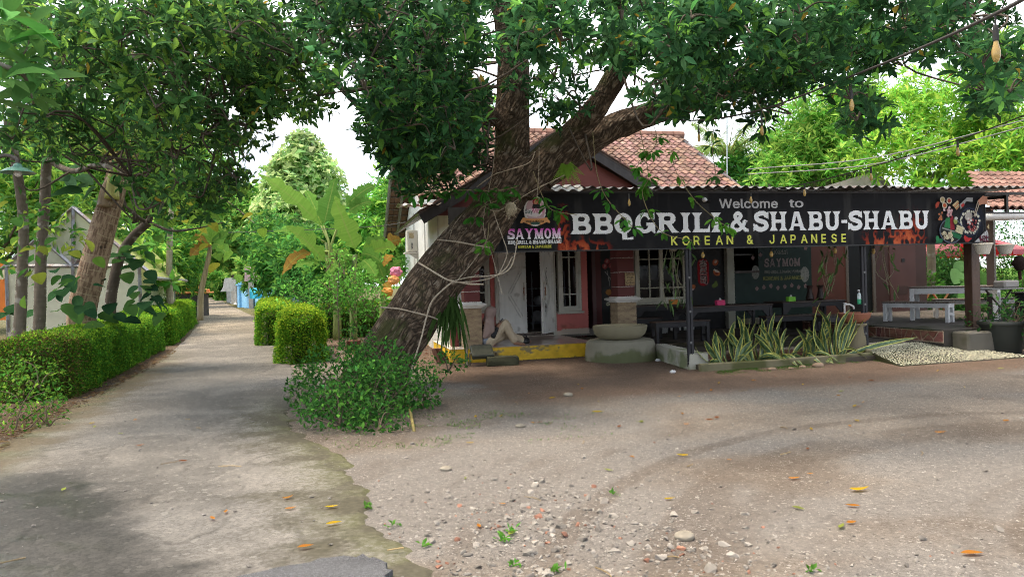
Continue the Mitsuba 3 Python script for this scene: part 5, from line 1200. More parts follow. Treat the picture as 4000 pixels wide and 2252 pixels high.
cable('light_string', 'sagging light string from the leaning tree to the upper right', LS, .010, (.07, .065, .06))
for p, lab in [((2.48, 3.70, 2.81), 'big nearest bulb of the light string in the upper right'), ((3.11, 6.60, 3.23), 'second bulb of the upper light string'), ((2.92, 8.40, 3.38), 'third bulb of the upper light string'), ((2.51, 9.60, 3.55), 'fourth bulb of the upper light string, before the tiled roof'), ((1.80, 11.00, 2.88), 'last bulb of the upper light string, at the leaning tree')]:
    k = bulb(p, lab, .021)
    if '1582' not in lab and 'last' not in lab:
        pp = np.array(p); lsp = spline(LS, 30); top = lsp[np.argmin(np.linalg.norm((lsp - pp)[:, :2], axis=1))]
        MB().tube([pp + [0, 0, .015], [pp[0], pp[1], max(top[2], pp[2] + .06)]], .005, (.05, .05, .05), 5).build(k + '__cord', 'matte')
LS2 = [(3.68, 11.30, 2.91), (4.44, 11.00, 2.97), (5.05, 10.20, 3.08), (5.53, 9.00, 3.20), (5.76, 8.00, 3.31)]
cable('light_string', 'lower light string that rises to the right above the awning', LS2, .008)
for p, lab in [((3.73, 11.30, 2.90), 'lowest bulb on the lower string, touching the awning edge'), ((4.44, 11.00, 2.95), 'bulb before the grey corrugated roof'), ((5.05, 10.20, 3.05), 'bulb before the pale gable of the corrugated roof'), ((5.53, 9.00, 3.17), 'bulb before the bright leaves at the right')]: bulb(p, lab, .021)
cable('power_line', 'upper thin pale wire crossing the bright trees', [(5.23, 16.00, 3.95), (7.27, 14.50, 3.89), (8.64, 12.00, 4.07)], .010, (.35, .35, .36))
cable('power_line', 'lower thin pale wire crossing the bright trees', [(5.23, 16.00, 3.84), (7.26, 14.50, 3.76), (8.63, 12.00, 3.96)], .010, (.35, .35, .36))
cable('power_line', 'thin dark wire crossing the lane behind the banana leaves', [(-9.43, 24.00, 3.56), (-4.58, 22.00, 3.43), (-2.64, 20.00, 3.39)], .012, (.08, .08, .08))

# ------------------------------------------------------------------ the seated woman
M3 = manifold3d.Manifold
def ball(p, r, n=14):
    s = M3.sphere(1.0, n); r = np.broadcast_to(r, (3,)); return s.scale(tuple(map(float, r))).translate(tuple(map(float, p)))
def bone(*pr): return M3.batch_hull([ball(p, r) for p, r in pr])
def chain(pts): return sum((bone(pts[i], pts[i + 1]) for i in range(1, len(pts) - 1)), bone(pts[0], pts[1]))
def skin_of(m, ref=.018, it=8, noise=0.0, seed=0):
    m = m.refine_to_length(ref).to_mesh()
    t = trimesh.Trimesh(m.vert_properties[:, :3], m.tri_verts, process=True)
    trimesh.smoothing.filter_taubin(t, lamb=.5, nu=.52, iterations=it)
    if noise:
        nn = t.vertex_normals; t.vertices = t.vertices + nn * noise * (meshkit.fbm(t.vertices * [18, 18, 7], 3, seed)[:, None] - .5) * 2
    return t
wo = thing('person', 'woman in a beige headscarf sitting on the yellow step, looking at a phone', 'person')
ORG = np.array([.27, 3.36, FZ + .005])
def wput(t, key, c, mat='paint'): MB().tm(trimesh.Trimesh(t.vertices + ORG, t.faces, process=False), c, local=True, flat=False).build(key, mat, smooth=True)
UP = .065
hp_, wa, chs, nk, hd = (.02, 0, .115), (.0, 0, .27), (.02, 0, .41 + UP), (.065, 0, .525 + UP), (.115, 0, .640 + UP)
legs = [[((.04, -.085, .115), .095), ((.37, -.105, .465), .060), ((.575, -.10, .075), .038)], [((.04, .09, .115), .095), ((.47, .15, .225), .058), ((.83, .12, .06), .036)]]
feet = [[((.57, -.10, .05), .038), ((.67, -.108, .030), .032), ((.765, -.115, .018), .022)], [((.83, .12, .05), .036), ((.90, .13, .045), .030), ((.965, .14, .05), .020)]]
arms = [[((.05, -.165, .455 + UP), .050), ((.085, -.215, .225), .038), ((.205, -.175, .43), .026)], [((.06, .165, .455 + UP), .050), ((.15, .205, .25), .038), ((.225, -.02, .45), .026)]]
b = chain([(hp_, (.12, .15, .11)), (wa, (.095, .125, .09)), (chs, (.105, .15, .10)), (nk, .05)]) + bone((nk, .047), ((.10, 0, .60 + UP), .055))
b += bone((hd, (.080, .068, .10)), ((.135, 0, .615 + UP), (.060, .055, .075))) + ball((.197, 0, .622 + UP), (.012, .010, .018)) + ball((.180, 0, .583 + UP), (.016, .024, .010)) + ball((.105, .072, .635 + UP), (.018, .01, .03)) + ball((.105, -.072, .635 + UP), (.018, .01, .03))
for L_ in legs: b += chain(L_)
for L_ in feet:
    b += chain(L_)
    e = np.array(L_[-1][0]); d = e - np.array(L_[1][0]); d /= np.linalg.norm(d)
    for q, o in enumerate((-.026, -.013, 0, .012, .023)): b += bone((e + np.array([-.01, o, 0]), .011), (e + d * (.026 - .003 * q) + np.array([0, o * 1.1, -.003]), .008))
for s, L_ in zip((-1, 1), arms):
    b += chain(L_)
    w_ = np.array(L_[-1][0]); d = np.array([.055, -s * .03, .045]); palm = w_ + d * .75
    b += bone((w_, .022), (palm, (.024, .016, .026)))
    for q, (o, l) in enumerate([(.020, .048), (.007, .054), (-.007, .050), (-.020, .040)]):
        k0 = palm + np.array([.012, 0, .012 + o * .6]) + np.array([o * .3, 0, 0]); k1 = k0 + np.array([l * .6, -s * .012, l * .25]); k2 = k1 + np.array([.004, -s * .026, .012])
        b += bone((k0, .0085), (k1, .0075)) + bone((k1, .0075), (k2, .0065))
    b += bone((palm + [0, 0, .008], .0095), (palm + [.004, -s * .012, .040], .0085)) + bone((palm + [.004, -s * .012, .040], .0085), (palm + [.02, -s * .022, .056], .007))
wput(skin_of(b, .010, 4), wo + '__body', (.30, .155, .095))
# eyes and brows
mb = MB()
for s in (-1, 1): m = trimesh.creation.icosphere(subdivisions=1, radius=.010); mb.raw(m.vertices + [.186, s * .028, .648 + UP] + ORG, m.faces, (.02, .015, .012), local=True)
mb.build(wo + '__eyes', 'gloss', smooth=True)
hij = bone(((.090, 0, .662 + UP), (.128, .108, .122)), ((.05, 0, .55 + UP), (.105, .11, .10))) + M3.batch_hull([ball((.05, 0, .55 + UP), (.10, .10, .09)), ball((.03, -.165, .44 + UP), .092), ball((.03, .165, .44 + UP), .092), ball((.09, 0, .42 + UP), (.07, .13, .07))])
hij += M3.batch_hull([ball((.03, -.17, .445 + UP), .098), ball((.03, .17, .445 + UP), .098), ball((.09, 0, .42 + UP), (.07, .12, .06)), ball((.06, -.205, .33), .058), ball((.07, .195, .33), .058), ball((-.075, -.12, .21), .045), ball((-.075, .12, .21), .045), ball((.06, -.15, .25), .05), ball((.06, .15, .25), .05), ball((.11, 0, .30), .05)])
hij = hij - ball((.225, 0, .618 + UP), (.070, .058, .075), 24) + bone(((.175, -.045, .705 + UP), .036), ((.175, .045, .705 + UP), .036))
wput(skin_of(hij, .018, 8, .010, 3), wo + '__headscarf', (.30, .215, .19))
blk = sum((bone((np.array(L_[0][0]), .060), (np.array(L_[1][0]), .048)) + bone((np.array(L_[1][0]), .048), (np.array(L_[1][0]) * .25 + np.array(L_[2][0]) * .75, .038)) for L_ in arms[1:]), bone((arms[0][0][0], .060), (arms[0][1][0], .048)) + bone((arms[0][1][0], .048), (np.array(arms[0][1][0]) * .25 + np.array(arms[0][2][0]) * .75, .038)))
blk += chain([((.01, 0, .22), (.115, .15, .06)), ((.02, 0, .42), (.12, .16, .10))])
wput(skin_of(blk, .02, 6, .008, 5), wo + '__black_top', (.016, .017, .020))
wput(skin_of(chain([((.0, 0, .125), (.150, .175, .125)), ((.0, 0, .21), (.125, .155, .06))]), .02, 6, .008, 6), wo + '__grey_shirt', (.20, .225, .28))
pt = bone(((.05, 0, .12), (.12, .165, .115)), ((.10, 0, .12), (.08, .15, .09)))
for L_ in legs:
    h_, k_, a_ = [np.array(q[0]) for q in L_]
    pt += bone((h_, .122), (k_, .092)) + bone((k_, .094), (k_ * .12 + a_ * .88, .082))
wput(skin_of(pt, .016, 6, .022, 8), wo + '__trousers', (.50, .41, .29))
k = thing('phone', 'dark phone held in the seated woman\'s hands', 'phone')
R = trimesh.transformations.rotation_matrix(math.radians(-52), [0, 1, 0]); R[:3, 3] = ORG + [.275, -.125, .525]
MB().box((-.07, -.036, -.005), (.07, .036, .004), (.02, .02, .025), .003, M=R).build(k + '__case', 'gloss', smooth=False)
MB().box((-.066, -.033, .0041), (.066, .033, .0052), (.10, .12, .16), M=R).build(k + '__screen', 'gloss', smooth=False)
k = thing('plastic_bag', 'knotted black plastic bag beside the woman\'s feet', 'bag')
m = trimesh.creation.icosphere(subdivisions=4, radius=1.0); v = m.vertices
v = v * (0.78 + .5 * meshkit.fbm(v * 1.9, 3, 9))[:, None] * [.125, .095, .075]; v[:, 2] = np.maximum(v[:, 2], -.065)
MB().raw(v + [1.10, 3.50, FZ + .075], m.faces, (.012, .012, .013), local=True).build(k + '__sack', 'gloss', smooth=True)
mb = MB(); mb.tube(spline([(1.09, 3.48, FZ + .13), (1.11, 3.48, FZ + .20), (1.16, 3.49, FZ + .17), (1.13, 3.50, FZ + .12)], 5), [.022] * 3 + [.012] * 12 if False else .014, (.012, .012, .013), 6, local=True); mb.build(k + '__handle', 'gloss')
# things on the shop shelf inside the doorway
k = thing('shop_shelf', 'metal shelf with plastic bags of goods inside the dark doorway', 'shelf')
mb = MB()
for z in (.55, 1.0, 1.45): mb.box((2.15, 6.6, z), (3.1, 7.0, z + .025), (.22, .23, .25))
mb.build(tag(k + '__board', kind='stuff'), 'paint', smooth=False)
for a in (2.17, 3.06): MB().box((a, 6.62, .4), (a + .03, 6.65, 1.9), (.2, .2, .22)).build(part(k, 'upright'), 'paint', smooth=False)
for i, (a, z, s) in enumerate([(2.35, .72, .16), (2.62, .70, .14), (2.40, 1.14, .13), (2.7, 1.12, .12)]):
    kk = thing('goods_bag', ['large clear plastic bag of goods on the lowest shelf board inside the doorway', 'second clear plastic bag on the lowest shelf board', 'clear plastic bag on the middle shelf board', 'right clear plastic bag on the middle shelf board'][i], 'bag')
    m = trimesh.creation.icosphere(subdivisions=3, radius=s); v = m.vertices * (.8 + .4 * meshkit.fbm(m.vertices * 14, 3, i))[:, None]; v[:, 2] = np.maximum(v[:, 2], -s * .8); MB().raw(v + [a, 6.78, z], m.faces, (.35, .36, .38), local=True).build(kk, 'gloss', smooth=True)

MAIN = [(1.68,11.27,5.84,0.33),(2.69,8.7,3.98,0.26),(1.82,10.31,4.86,0.38),(3.16,10.42,5.46,0.3),(4.8,9.26,4.38,0.34),(1.32,9.71,5.29,0.32),(4.37,10.59,5.03,0.31),(4.82,9.46,5.27,0.32),(6.05,10.44,5.53,0.26),(3.7,6.89,3.87,0.3),(2.45,9.35,4.99,0.27),(1.69,6.63,3.95,0.35),(1.66,7.81,3.7,0.32),(0.28,8.55,4.66,0.27),(5.91,10.54,5.09,0.34),(0.52,6.65,3.79,0.34),(3.08,11.49,4.64,0.29),(1.42,7.4,4.31,0.38),(0.42,9.82,5.0,0.32),(1.57,8.87,4.84,0.41),(1.82,8.11,4.1,0.44),(3.02,8.23,4.01,0.31),(4.13,11.29,4.94,0.35),(2.32,9.28,4.01,0.26),(2.3,7.0,4.02,0.36),(2.04,7.86,4.04,0.45),(5.12,10.47,5.31,0.29),(4.04,8.66,4.71,0.42),(6.98,10.42,5.5,0.3),(5.44,9.2,4.66,0.42),(4.61,11.33,4.7,0.27),(3.52,8.25,4.32,0.42),(1.22,7.1,3.78,0.27),(5.31,8.83,4.95,0.37),(2.7,11.29,5.39,0.29),(3.65,9.26,4.7,0.32),(4.26,8.96,4.34,0.36),(2.63,7.76,4.65,0.29),(1.53,6.7,3.71,0.36),(5.14,9.31,4.74,0.39),(0.57,7.95,4.22,0.31),(1.97,10.57,5.46,0.45),(0.7,10.41,5.52,0.34),(1.46,10.19,4.82,0.32),(2.51,8.44,4.84,0.42),(3.47,10.04,4.72,0.3),(0.24,9.94,5.29,0.35),(0.25,6.55,3.85,0.27),(2.26,9.72,4.55,0.26),(0.18,10.47,4.98,0.35),(6.51,11.1,5.04,0.35),(3.52,6.57,4.06,0.37),(3.06,6.72,4.14,0.38),(3.01,9.58,4.89,0.4),(3.73,9.97,5.28,0.45),(2.68,6.56,3.6,0.39),(2.63,6.5,3.92,0.31),(4.36,9.63,4.78,0.39),(4.54,7.69,4.13,0.45),(0.1,6.99,4.41,0.3),(0.65,9.49,4.73,0.41),(2.91,9.94,4.36,0.26),(3.41,7.35,4.12,0.33),(1.91,6.75,3.84,0.38),(0.41,6.66,4.06,0.36),(5.23,11.34,5.16,0.41),(2.07,8.08,4.57,0.27),(2.98,7.91,4.14,0.39),(0.76,9.17,5.24,0.35),(4.02,9.81,5.42,0.39),(0.8,6.95,3.85,0.28),(2.47,11.28,4.62,0.38),(0.24,11.34,5.98,0.44),(7.28,10.81,5.29,0.36),(1.05,6.54,3.93,0.29),(2.07,9.63,4.92,0.33),(6.8,10.73,5.31,0.39),(2.01,6.65,4.05,0.32),(-1.52,9.83,4.47,0.44),(-0.61,8.49,3.18,0.29),(-0.96,12.07,4.51,0.29),(-2.18,8.56,4.92,0.28),(-2.34,11.27,5.06,0.3),(-1.13,11.7,6.34,0.39),(-2.95,10.45,5.9,0.41),(-2.45,10.0,5.26,0.34),(-2.05,10.92,5.51,0.4),(-0.89,12.21,3.92,0.28),(-1.44,9.04,4.68,0.33),(-0.97,8.17,3.99,0.37),(-0.51,12.0,4.21,0.31),(-1.2,10.86,4.29,0.43),(-0.37,12.29,6.49,0.31),(-0.71,10.85,5.39,0.32),(-0.53,9.18,3.92,0.35),(-1.4,10.71,3.74,0.35),(-2.85,12.02,5.09,0.31),(-0.85,10.81,4.79,0.33),(-1.25,12.21,5.72,0.45),(-1.6,8.65,4.28,0.32),(-0.65,9.12,4.38,0.28),(-0.4,9.02,4.9,0.29),(-0.76,10.73,4.21,0.42),(-1.19,8.88,5.22,0.32),(-2.52,11.72,5.96,0.42),(-1.66,8.5,4.73,0.38),(-0.78,8.85,4.06,0.32),(-0.27,8.24,4.95,0.28),(-1.35,10.77,4.57,0.29),(-2.12,8.57,4.43,0.41),(-1.97,11.91,6.24,0.39),(-0.96,8.63,4.95,0.27),(-1.66,11.32,5.61,0.3),(-1.13,8.47,3.47,0.42),(-1.6,9.19,3.68,0.36),(-0.64,8.35,4.53,0.36),(-0.57,10.57,5.6,0.45),(-1.8,10.44,3.96,0.39),(-1.32,10.25,4.81,0.38),(-0.45,12.4,5.61,0.28),(-1.38,12.5,4.47,0.3),(-1.75,8.16,4.81,0.29),(-2.23,12.42,4.36,0.34),(-1.64,11.57,4.3,0.39),(-2.74,11.51,6.14,0.42),(-2.13,11.56,4.84,0.31),(-1.33,12.07,4.8,0.28),(-0.85,10.02,3.53,0.36),(-0.97,12.36,5.08,0.3),(-1.81,10.38,4.92,0.43),(-2.57,11.3,5.34,0.29),(-0.68,12.47,4.85,0.42),(-1.46,12.13,5.32,0.46),(-0.71,9.56,4.93,0.37),(-0.98,9.93,4.79,0.35),(-1.1,9.92,5.28,0.46),(-1.31,12.1,3.76,0.31),(-1.27,11.29,5.73,0.28),(-0.62,8.67,3.51,0.42),(-1.54,8.03,3.79,0.34),(-3.14,11.97,5.72,0.37),(-0.87,8.22,4.35,0.32),(-1.06,8.76,3.27,0.27),(-1.68,10.04,3.47,0.29),(-0.41,9.32,4.64,0.37),(-1.17,8.47,3.74,0.43),(-1.63,12.49,4.08,0.33),(-1.27,10.14,3.3,0.32),(-0.78,11.74,4.08,0.43),(-1.56,10.88,3.57,0.33),(-1.54,10.21,4.05,0.33),(-1.71,12.73,5.17,0.45),(-1.87,11.65,4.38,0.33),(-1.07,11.33,3.83,0.41),(-1.41,12.78,4.08,0.3),(-0.59,12.24,4.87,0.34),(-1.13,9.89,4.33,0.28),(-1.31,11.5,4.59,0.4),(-1.92,12.1,3.92,0.33),(-1.2,11.46,4.24,0.41),(-0.8,9.87,4.26,0.32),(-1.23,9.74,3.74,0.38),(-0.59,10.98,4.43,0.34),(-1.61,12.63,3.73,0.4),(-1.35,9.5,3.34,0.39),(-1.7,11.02,4.64,0.34),(-1.21,12.9,5.04,0.41),(-1.48,11.08,3.98,0.39),(-1.09,9.79,3.5,0.34),(-1.58,12.96,4.51,0.38),(-0.63,10.26,3.76,0.35),(-2.03,12.96,4.8,0.41),(-0.99,9.67,3.98,0.41),(-1.01,11.36,4.74,0.3),(-0.54,9.76,4.01,0.35),(-0.84,12.45,4.62,0.41),(-1.39,9.5,4.16,0.33),(-1.06,12.98,4.26,0.42),(-1.06,12.85,3.83,0.28),(-1.25,11.33,3.54,0.32),(-0.61,12.99,4.15,0.3),(-1.55,9.73,3.65,0.28),(-1.54,11.27,3.47,0.22),(-1.11,12.74,3.95,0.26),(-1.26,10.62,3.18,0.26),(-1.24,12.64,3.65,0.31),(-0.8,11.94,3.51,0.26),(-1.51,12.52,3.43,0.28),(-0.73,11.94,3.81,0.24),(-1.75,12.17,3.36,0.22),(-1.98,12.95,3.9,0.3),(-1.01,10.97,3.56,0.28),(-1.53,10.8,3.15,0.23),(-0.44,11.94,3.83,0.27),(-0.97,10.65,3.22,0.22),(-0.53,10.61,3.51,0.28),(-1.48,12.8,3.95,0.23),(-1.02,12.09,3.33,0.24),(3.75,7.97,3.47,0.19),(3.52,7.09,3.12,0.25),(3.58,7.16,3.32,0.2),(3.14,6.69,3.2,0.21),(3.39,7.1,3.08,0.2),(3.8,7.73,3.11,0.19),(5.32,7.85,3.74,0.31),(5.83,8.51,3.58,0.31),(5.46,7.87,3.95,0.24),(4.63,7.28,3.79,0.24),(5.13,7.79,3.48,0.26),(5.75,8.96,4.29,0.27),(4.47,6.56,3.47,0.26),(4.11,6.32,3.37,0.28),(5.57,8.63,3.93,0.25),(4.79,6.97,3.28,0.25),(3.08,9.12,3.87,0.18),(3.1,9.08,3.72,0.18),(3.24,8.82,3.73,0.15),(3.29,9.2,3.68,0.18),(3.3,9.31,3.96,0.17),(3.03,8.85,3.52,0.15),(1.09,10.96,4.26,0.25),(0.79,10.5,4.02,0.25),(0.69,10.36,4.52,0.26),(0.99,10.74,4.62,0.23),(0.53,10.39,4.11,0.26),(0.1,10.87,4.57,0.21),(0.48,11.06,4.63,0.3),(0.11,11.54,4.48,0.25),(0.89,11.79,4.48,0.3),(2.91,9.06,4.02,0.3),(2.43,10.29,4.22,0.3),(2.67,9.02,3.82,0.27),(3.38,8.83,4.09,0.33),(2.03,8.72,3.81,0.24),(4.58,9.48,4.42,0.25),(4.14,9.48,4.4,0.33),(2.7,9.96,4.2,0.26),(5.52,10.02,4.73,0.25),(4.59,9.08,4.41,0.27),(4.14,10.05,4.42,0.32),(3.1,8.99,4.1,0.25),(3.56,8.69,4.05,0.35),(2.26,8.61,3.82,0.27),(2.11,9.73,3.86,0.24),(3.84,10.14,4.3,0.29),(3.89,10.05,4.51,0.34),(3.02,10.22,4.41,0.25),(3.55,10.27,4.29,0.35),(2.56,9.94,3.95,0.31),(4.64,10.1,4.46,0.3),(4.79,8.79,4.39,0.28),(3.68,10.26,4.55,0.27),(3.18,10.29,4.09,0.24)]
LEFT = [(-5.86,12.59,3.73,0.29),(-6.32,12.43,5.54,0.29),(-8.77,13.09,4.32,0.46),(-7.29,12.19,5.82,0.29),(-8.42,13.16,4.6,0.42),(-3.94,9.98,4.29,0.46),(-7.11,12.39,6.44,0.31),(-6.51,11.53,4.03,0.37),(-5.36,8.1,3.65,0.36),(-3.07,8.28,4.53,0.48),(-4.97,13.19,5.96,0.38),(-7.7,11.67,6.07,0.47),(-4.26,9.42,3.34,0.4),(-7.35,13.16,6.38,0.47),(-6.36,11.35,4.37,0.39),(-8.19,12.07,5.78,0.48),(-3.87,8.09,3.66,0.42),(-5.13,12.23,4.48,0.38),(-4.32,8.63,4.05,0.33),(-6.69,11.47,4.67,0.34),(-4.04,8.55,4.82,0.35),(-5.61,8.47,4.75,0.46),(-3.45,10.24,4.34,0.5),(-6.35,11.88,5.12,0.36),(-5.16,9.78,3.85,0.36),(-4.34,12.39,4.29,0.29),(-4.93,8.96,4.21,0.39),(-3.25,8.93,5.12,0.38),(-3.77,10.6,4.01,0.49),(-3.4,8.98,3.68,0.37),(-3.92,11.51,4.95,0.42),(-4.6,11.71,5.79,0.37),(-5.51,12.33,5.94,0.48),(-5.46,11.6,4.01,0.36),(-4.11,9.59,5.5,0.47),(-5.15,10.42,4.5,0.41),(-5.53,8.16,3.38,0.29),(-5.59,8.91,4.27,0.42),(-5.63,9.64,4.03,0.41),(-4.68,9.0,4.35,0.32),(-6.27,9.76,5.55,0.29),(-4.23,10.16,3.77,0.45),(-5.45,9.64,4.91,0.41),(-7.56,11.19,4.24,0.38),(-3.73,8.79,4.73,0.29),(-5.28,12.41,6.24,0.49),(-3.6,8.98,4.36,0.3),(-3.91,11.6,5.7,0.32),(-6.37,13.34,5.98,0.31),(-5.76,9.23,3.96,0.47),(-5.41,10.47,4.94,0.32),(-4.3,9.2,5.39,0.48),(-4.82,9.81,5.24,0.38),(-5.71,9.26,5.13,0.45),(-6.97,13.08,6.7,0.36),(-3.59,9.82,4.51,0.3),(-4.28,12.83,5.08,0.46),(-5.58,9.38,3.45,0.33),(-5.59,8.41,4.29,0.49),(-8.14,11.77,4.02,0.31),(-5.75,12.37,6.46,0.4),(-4.53,10.0,5.31,0.47),(-3.89,8.06,4.22,0.4),(-5.22,13.19,4.25,0.38),(-5.65,10.75,4.39,0.48),(-7.27,10.83,5.44,0.49),(-4.56,10.29,4.37,0.38),(-6.68,10.83,5.43,0.38),(-4.66,8.11,4.35,0.42),(-5.86,11.28,3.96,0.31),(-7.27,11.07,4.88,0.37),(-4.51,13.12,5.62,0.47),(-4.46,11.36,4.85,0.34),(-6.55,12.5,4.37,0.4),(-4.19,8.03,4.41,0.47),(-3.83,8.58,3.72,0.41),(-6.58,12.45,5.87,0.43),(-5.39,12.78,5.61,0.42),(-5.98,12.93,4.66,0.43),(-4.33,10.38,5.4,0.43),(-8.7,13.19,6.5,0.49),(-3.57,10.22,4.93,0.47),(-5.46,9.77,5.31,0.36),(-6.24,10.26,4.51,0.35),(-4.01,13.1,4.96,0.3),(-3.57,9.59,3.52,0.29),(-5.73,12.91,5.35,0.36),(-6.75,10.08,5.53,0.41),(-4.39,8.41,4.82,0.46),(-5.28,11.52,5.12,0.44),(-3.24,10.45,4.6,0.28),(-5.03,13.31,6.51,0.33),(-7.65,12.85,5.01,0.29),(-3.73,8.57,4.42,0.33),(-4.94,10.78,4.17,0.44),(-3.4,9.19,4.79,0.41),(-3.31,10.75,4.76,0.39),(-3.24,10.24,5.29,0.28),(-3.24,9.42,4.54,0.36),(-3.24,11.22,5.44,0.38),(-3.26,11.05,4.48,0.39),(-2.71,10.86,4.73,0.29),(-2.57,9.25,4.36,0.31),(-3.7,10.47,5.17,0.3),(-4.09,11.73,6.03,0.38),(-2.91,9.26,4.11,0.39),(-3.74,10.76,4.66,0.28),(-2.92,10.89,5.01,0.31),(-4.19,10.81,5.59,0.41),(-3.69,11.58,5.73,0.33),(-3.63,10.39,5.54,0.31),(-3.81,11.47,5.21,0.37),(-3.77,11.5,4.61,0.38),(-2.59,9.03,4.57,0.37),(-4.34,11.96,5.53,0.4),(-2.47,9.54,4.13,0.38),(-2.93,9.03,4.96,0.3),(-3.03,11.74,4.64,0.34),(-3.53,9.32,5.15,0.35),(-2.79,9.02,4.38,0.33),(-3.27,9.25,4.2,0.33),(-4.84,10.66,3.2,0.31),(-5.23,10.9,3.12,0.32),(-3.61,9.69,3.11,0.28),(-4.2,10.17,3.13,0.34),(-4.79,9.67,3.16,0.24),(-4.75,12.36,3.44,0.3),(-5.18,12.03,3.24,0.27),(-4.98,12.15,3.5,0.34),(-5.66,11.06,3.3,0.29),(-5.48,11.95,3.5,0.35),(-4.17,11.05,3.28,0.32),(-4.52,12.39,3.57,0.26),(-6.02,12.32,3.25,0.28),(-4.12,10.41,3.02,0.3),(-4.17,9.17,2.99,0.28),(-4.47,9.58,2.84,0.28),(-4.32,10.13,2.92,0.33),(-4.93,12.16,3.19,0.33),(-5.46,11.77,3.05,0.3),(-6.54,12.4,3.69,0.25)]
UPPER = [(-7.11,7.5,7.89,0.9),(-7.87,11.34,7.06,0.9),(3.5,11.2,7.86,0.9),(-6.63,10.25,7.05,0.9),(-0.36,15.5,8.46,0.9),(-2.76,12.75,8.97,0.9),(3.4,13.0,7.94,0.9),(4.76,8.44,7.72,0.9),(-4.6,11.88,7.47,0.9),(7.72,16.32,8.1,0.9),(-4.21,9.77,8.42,0.9),(1.11,16.77,8.6,0.9),(-4.72,10.0,6.58,0.9),(7.02,11.73,7.71,0.9),(-6.48,9.57,7.12,0.9),(4.54,16.94,8.47,0.9),(-6.64,9.97,6.95,0.9),(1.15,11.66,7.8,0.9),(1.56,12.97,8.72,0.9),(2.59,12.06,7.37,0.9),(1.03,12.75,8.95,0.9),(-1.04,13.33,7.2,0.9),(3.7,11.35,7.24,0.9),(-4.99,9.88,6.7,0.9),(3.77,11.23,7.4,0.9),(7.21,12.17,7.52,0.9)]

# ------------------------------------------------------------------ foliage tools
def unit(v): return v / (np.linalg.norm(v, axis=-1, keepdims=True) + 1e-12)
def leaf_arrays(P_, D, U, L_, W_, droop=.18, fold=.22, fine=False):
    """n leaves: base P, direction D, upper side U, length, width -> (n, k, 3) vertices and the k-vertex faces of one leaf"""
    D = unit(D); S = unit(np.cross(D, U)); U = np.cross(S, D)
    L_, W_ = np.asarray(L_, float)[:, None], np.asarray(W_, float)[:, None]
    droop = droop * (.4 + 1.2 * np.random.default_rng(len(P_)).random((len(P_), 1)))
    z = lambda t: -droop * t * t
    if fine:
        rows = [(.30, .74), (.62, 1.0), (.86, .55)]
        V = [P_]
        for t, w in rows:
            c = P_ + D * L_ * t + U * L_ * z(t)
            V += [c - S * W_ * .5 * w + U * W_ * fold * w, c, c + S * W_ * .5 * w + U * W_ * fold * w]
        V.append(P_ + D * L_ + U * L_ * z(1))
        F = [(0, 1, 2), (0, 2, 3)]
        for i in (0, 1): a = 1 + 3 * i; F += [(a, a + 3, a + 4), (a, a + 4, a + 1), (a + 1, a + 4, a + 5), (a + 1, a + 5, a + 2)]
        F += [(7, 10, 8), (8, 10, 9)]
        return np.stack(V, 1), np.array(F)
    m = P_ + D * L_ * .52 + U * L_ * z(.52)
    V = np.stack([P_, m - S * W_ * .5 + U * W_ * fold, m, m + S * W_ * .5 + U * W_ * fold, P_ + D * L_ + U * L_ * z(1)], 1)
    return V, np.array([(0, 1, 2), (0, 2, 3), (1, 4, 2), (2, 4, 3)])
GREEN_DARK, GREEN_MID, GREEN_LIT, GREEN_YEL = (.040, .092, .034), (.060, .145, .035), (.105, .24, .045), (.22, .32, .055)
def tint(n, base, r, spread=.35, light=None, frac=.12):
    c = np.array(base)[None] * np.exp(r.normal(0, spread, (n, 1))) * (1 + r.normal(0, .08, (n, 3)))
    if light is not None:
        m = r.random(n) < frac; c[m] = np.array(light) * np.exp(r.normal(0, .25, (m.sum(), 1)))
    return np.clip(c, .004, .8)
def put_leaves(key, V, F, col, nparts=0, name='leaf', bsdf='leaf', stuffname='leaf_mass', root_is_stuff=False):
    """the nparts leaves that show largest as parts, the others as one part of kind stuff"""
    n, k = V.shape[:2]
    big = np.zeros(n, bool)
    if nparts:
        c = V.mean(1); y = c[:, 1]; vis = (y > 1.5) & (np.abs(c[:, 0]) < .68 * y) & (np.abs(c[:, 2] - 1.6) < .37 * y)
        size = np.linalg.norm(V[:, -1] - V[:, 0], axis=1) / np.maximum(y, .5) * vis
        big[np.argsort(-size)[:min(nparts, n)]] = True; big &= vis
        for i in np.nonzero(big)[0]: MB().raw(V[i], F, col[i]).build(part(key, name), bsdf, smooth=True)
    V2, c2 = V[~big], col[~big]
    if len(V2) == 0: return
    v = V2.reshape(-1, 3); f = (F[None] + (np.arange(len(V2)) * k)[:, None, None]).reshape(-1, 3)
    kk = key if root_is_stuff else part(key, stuffname)
    scene[kk] = mikit.ply((v, f), bsdf, smooth=True, uv=pack(np.repeat(c2, k, 0), len(v)))
    tag(kk, kind='stuff')
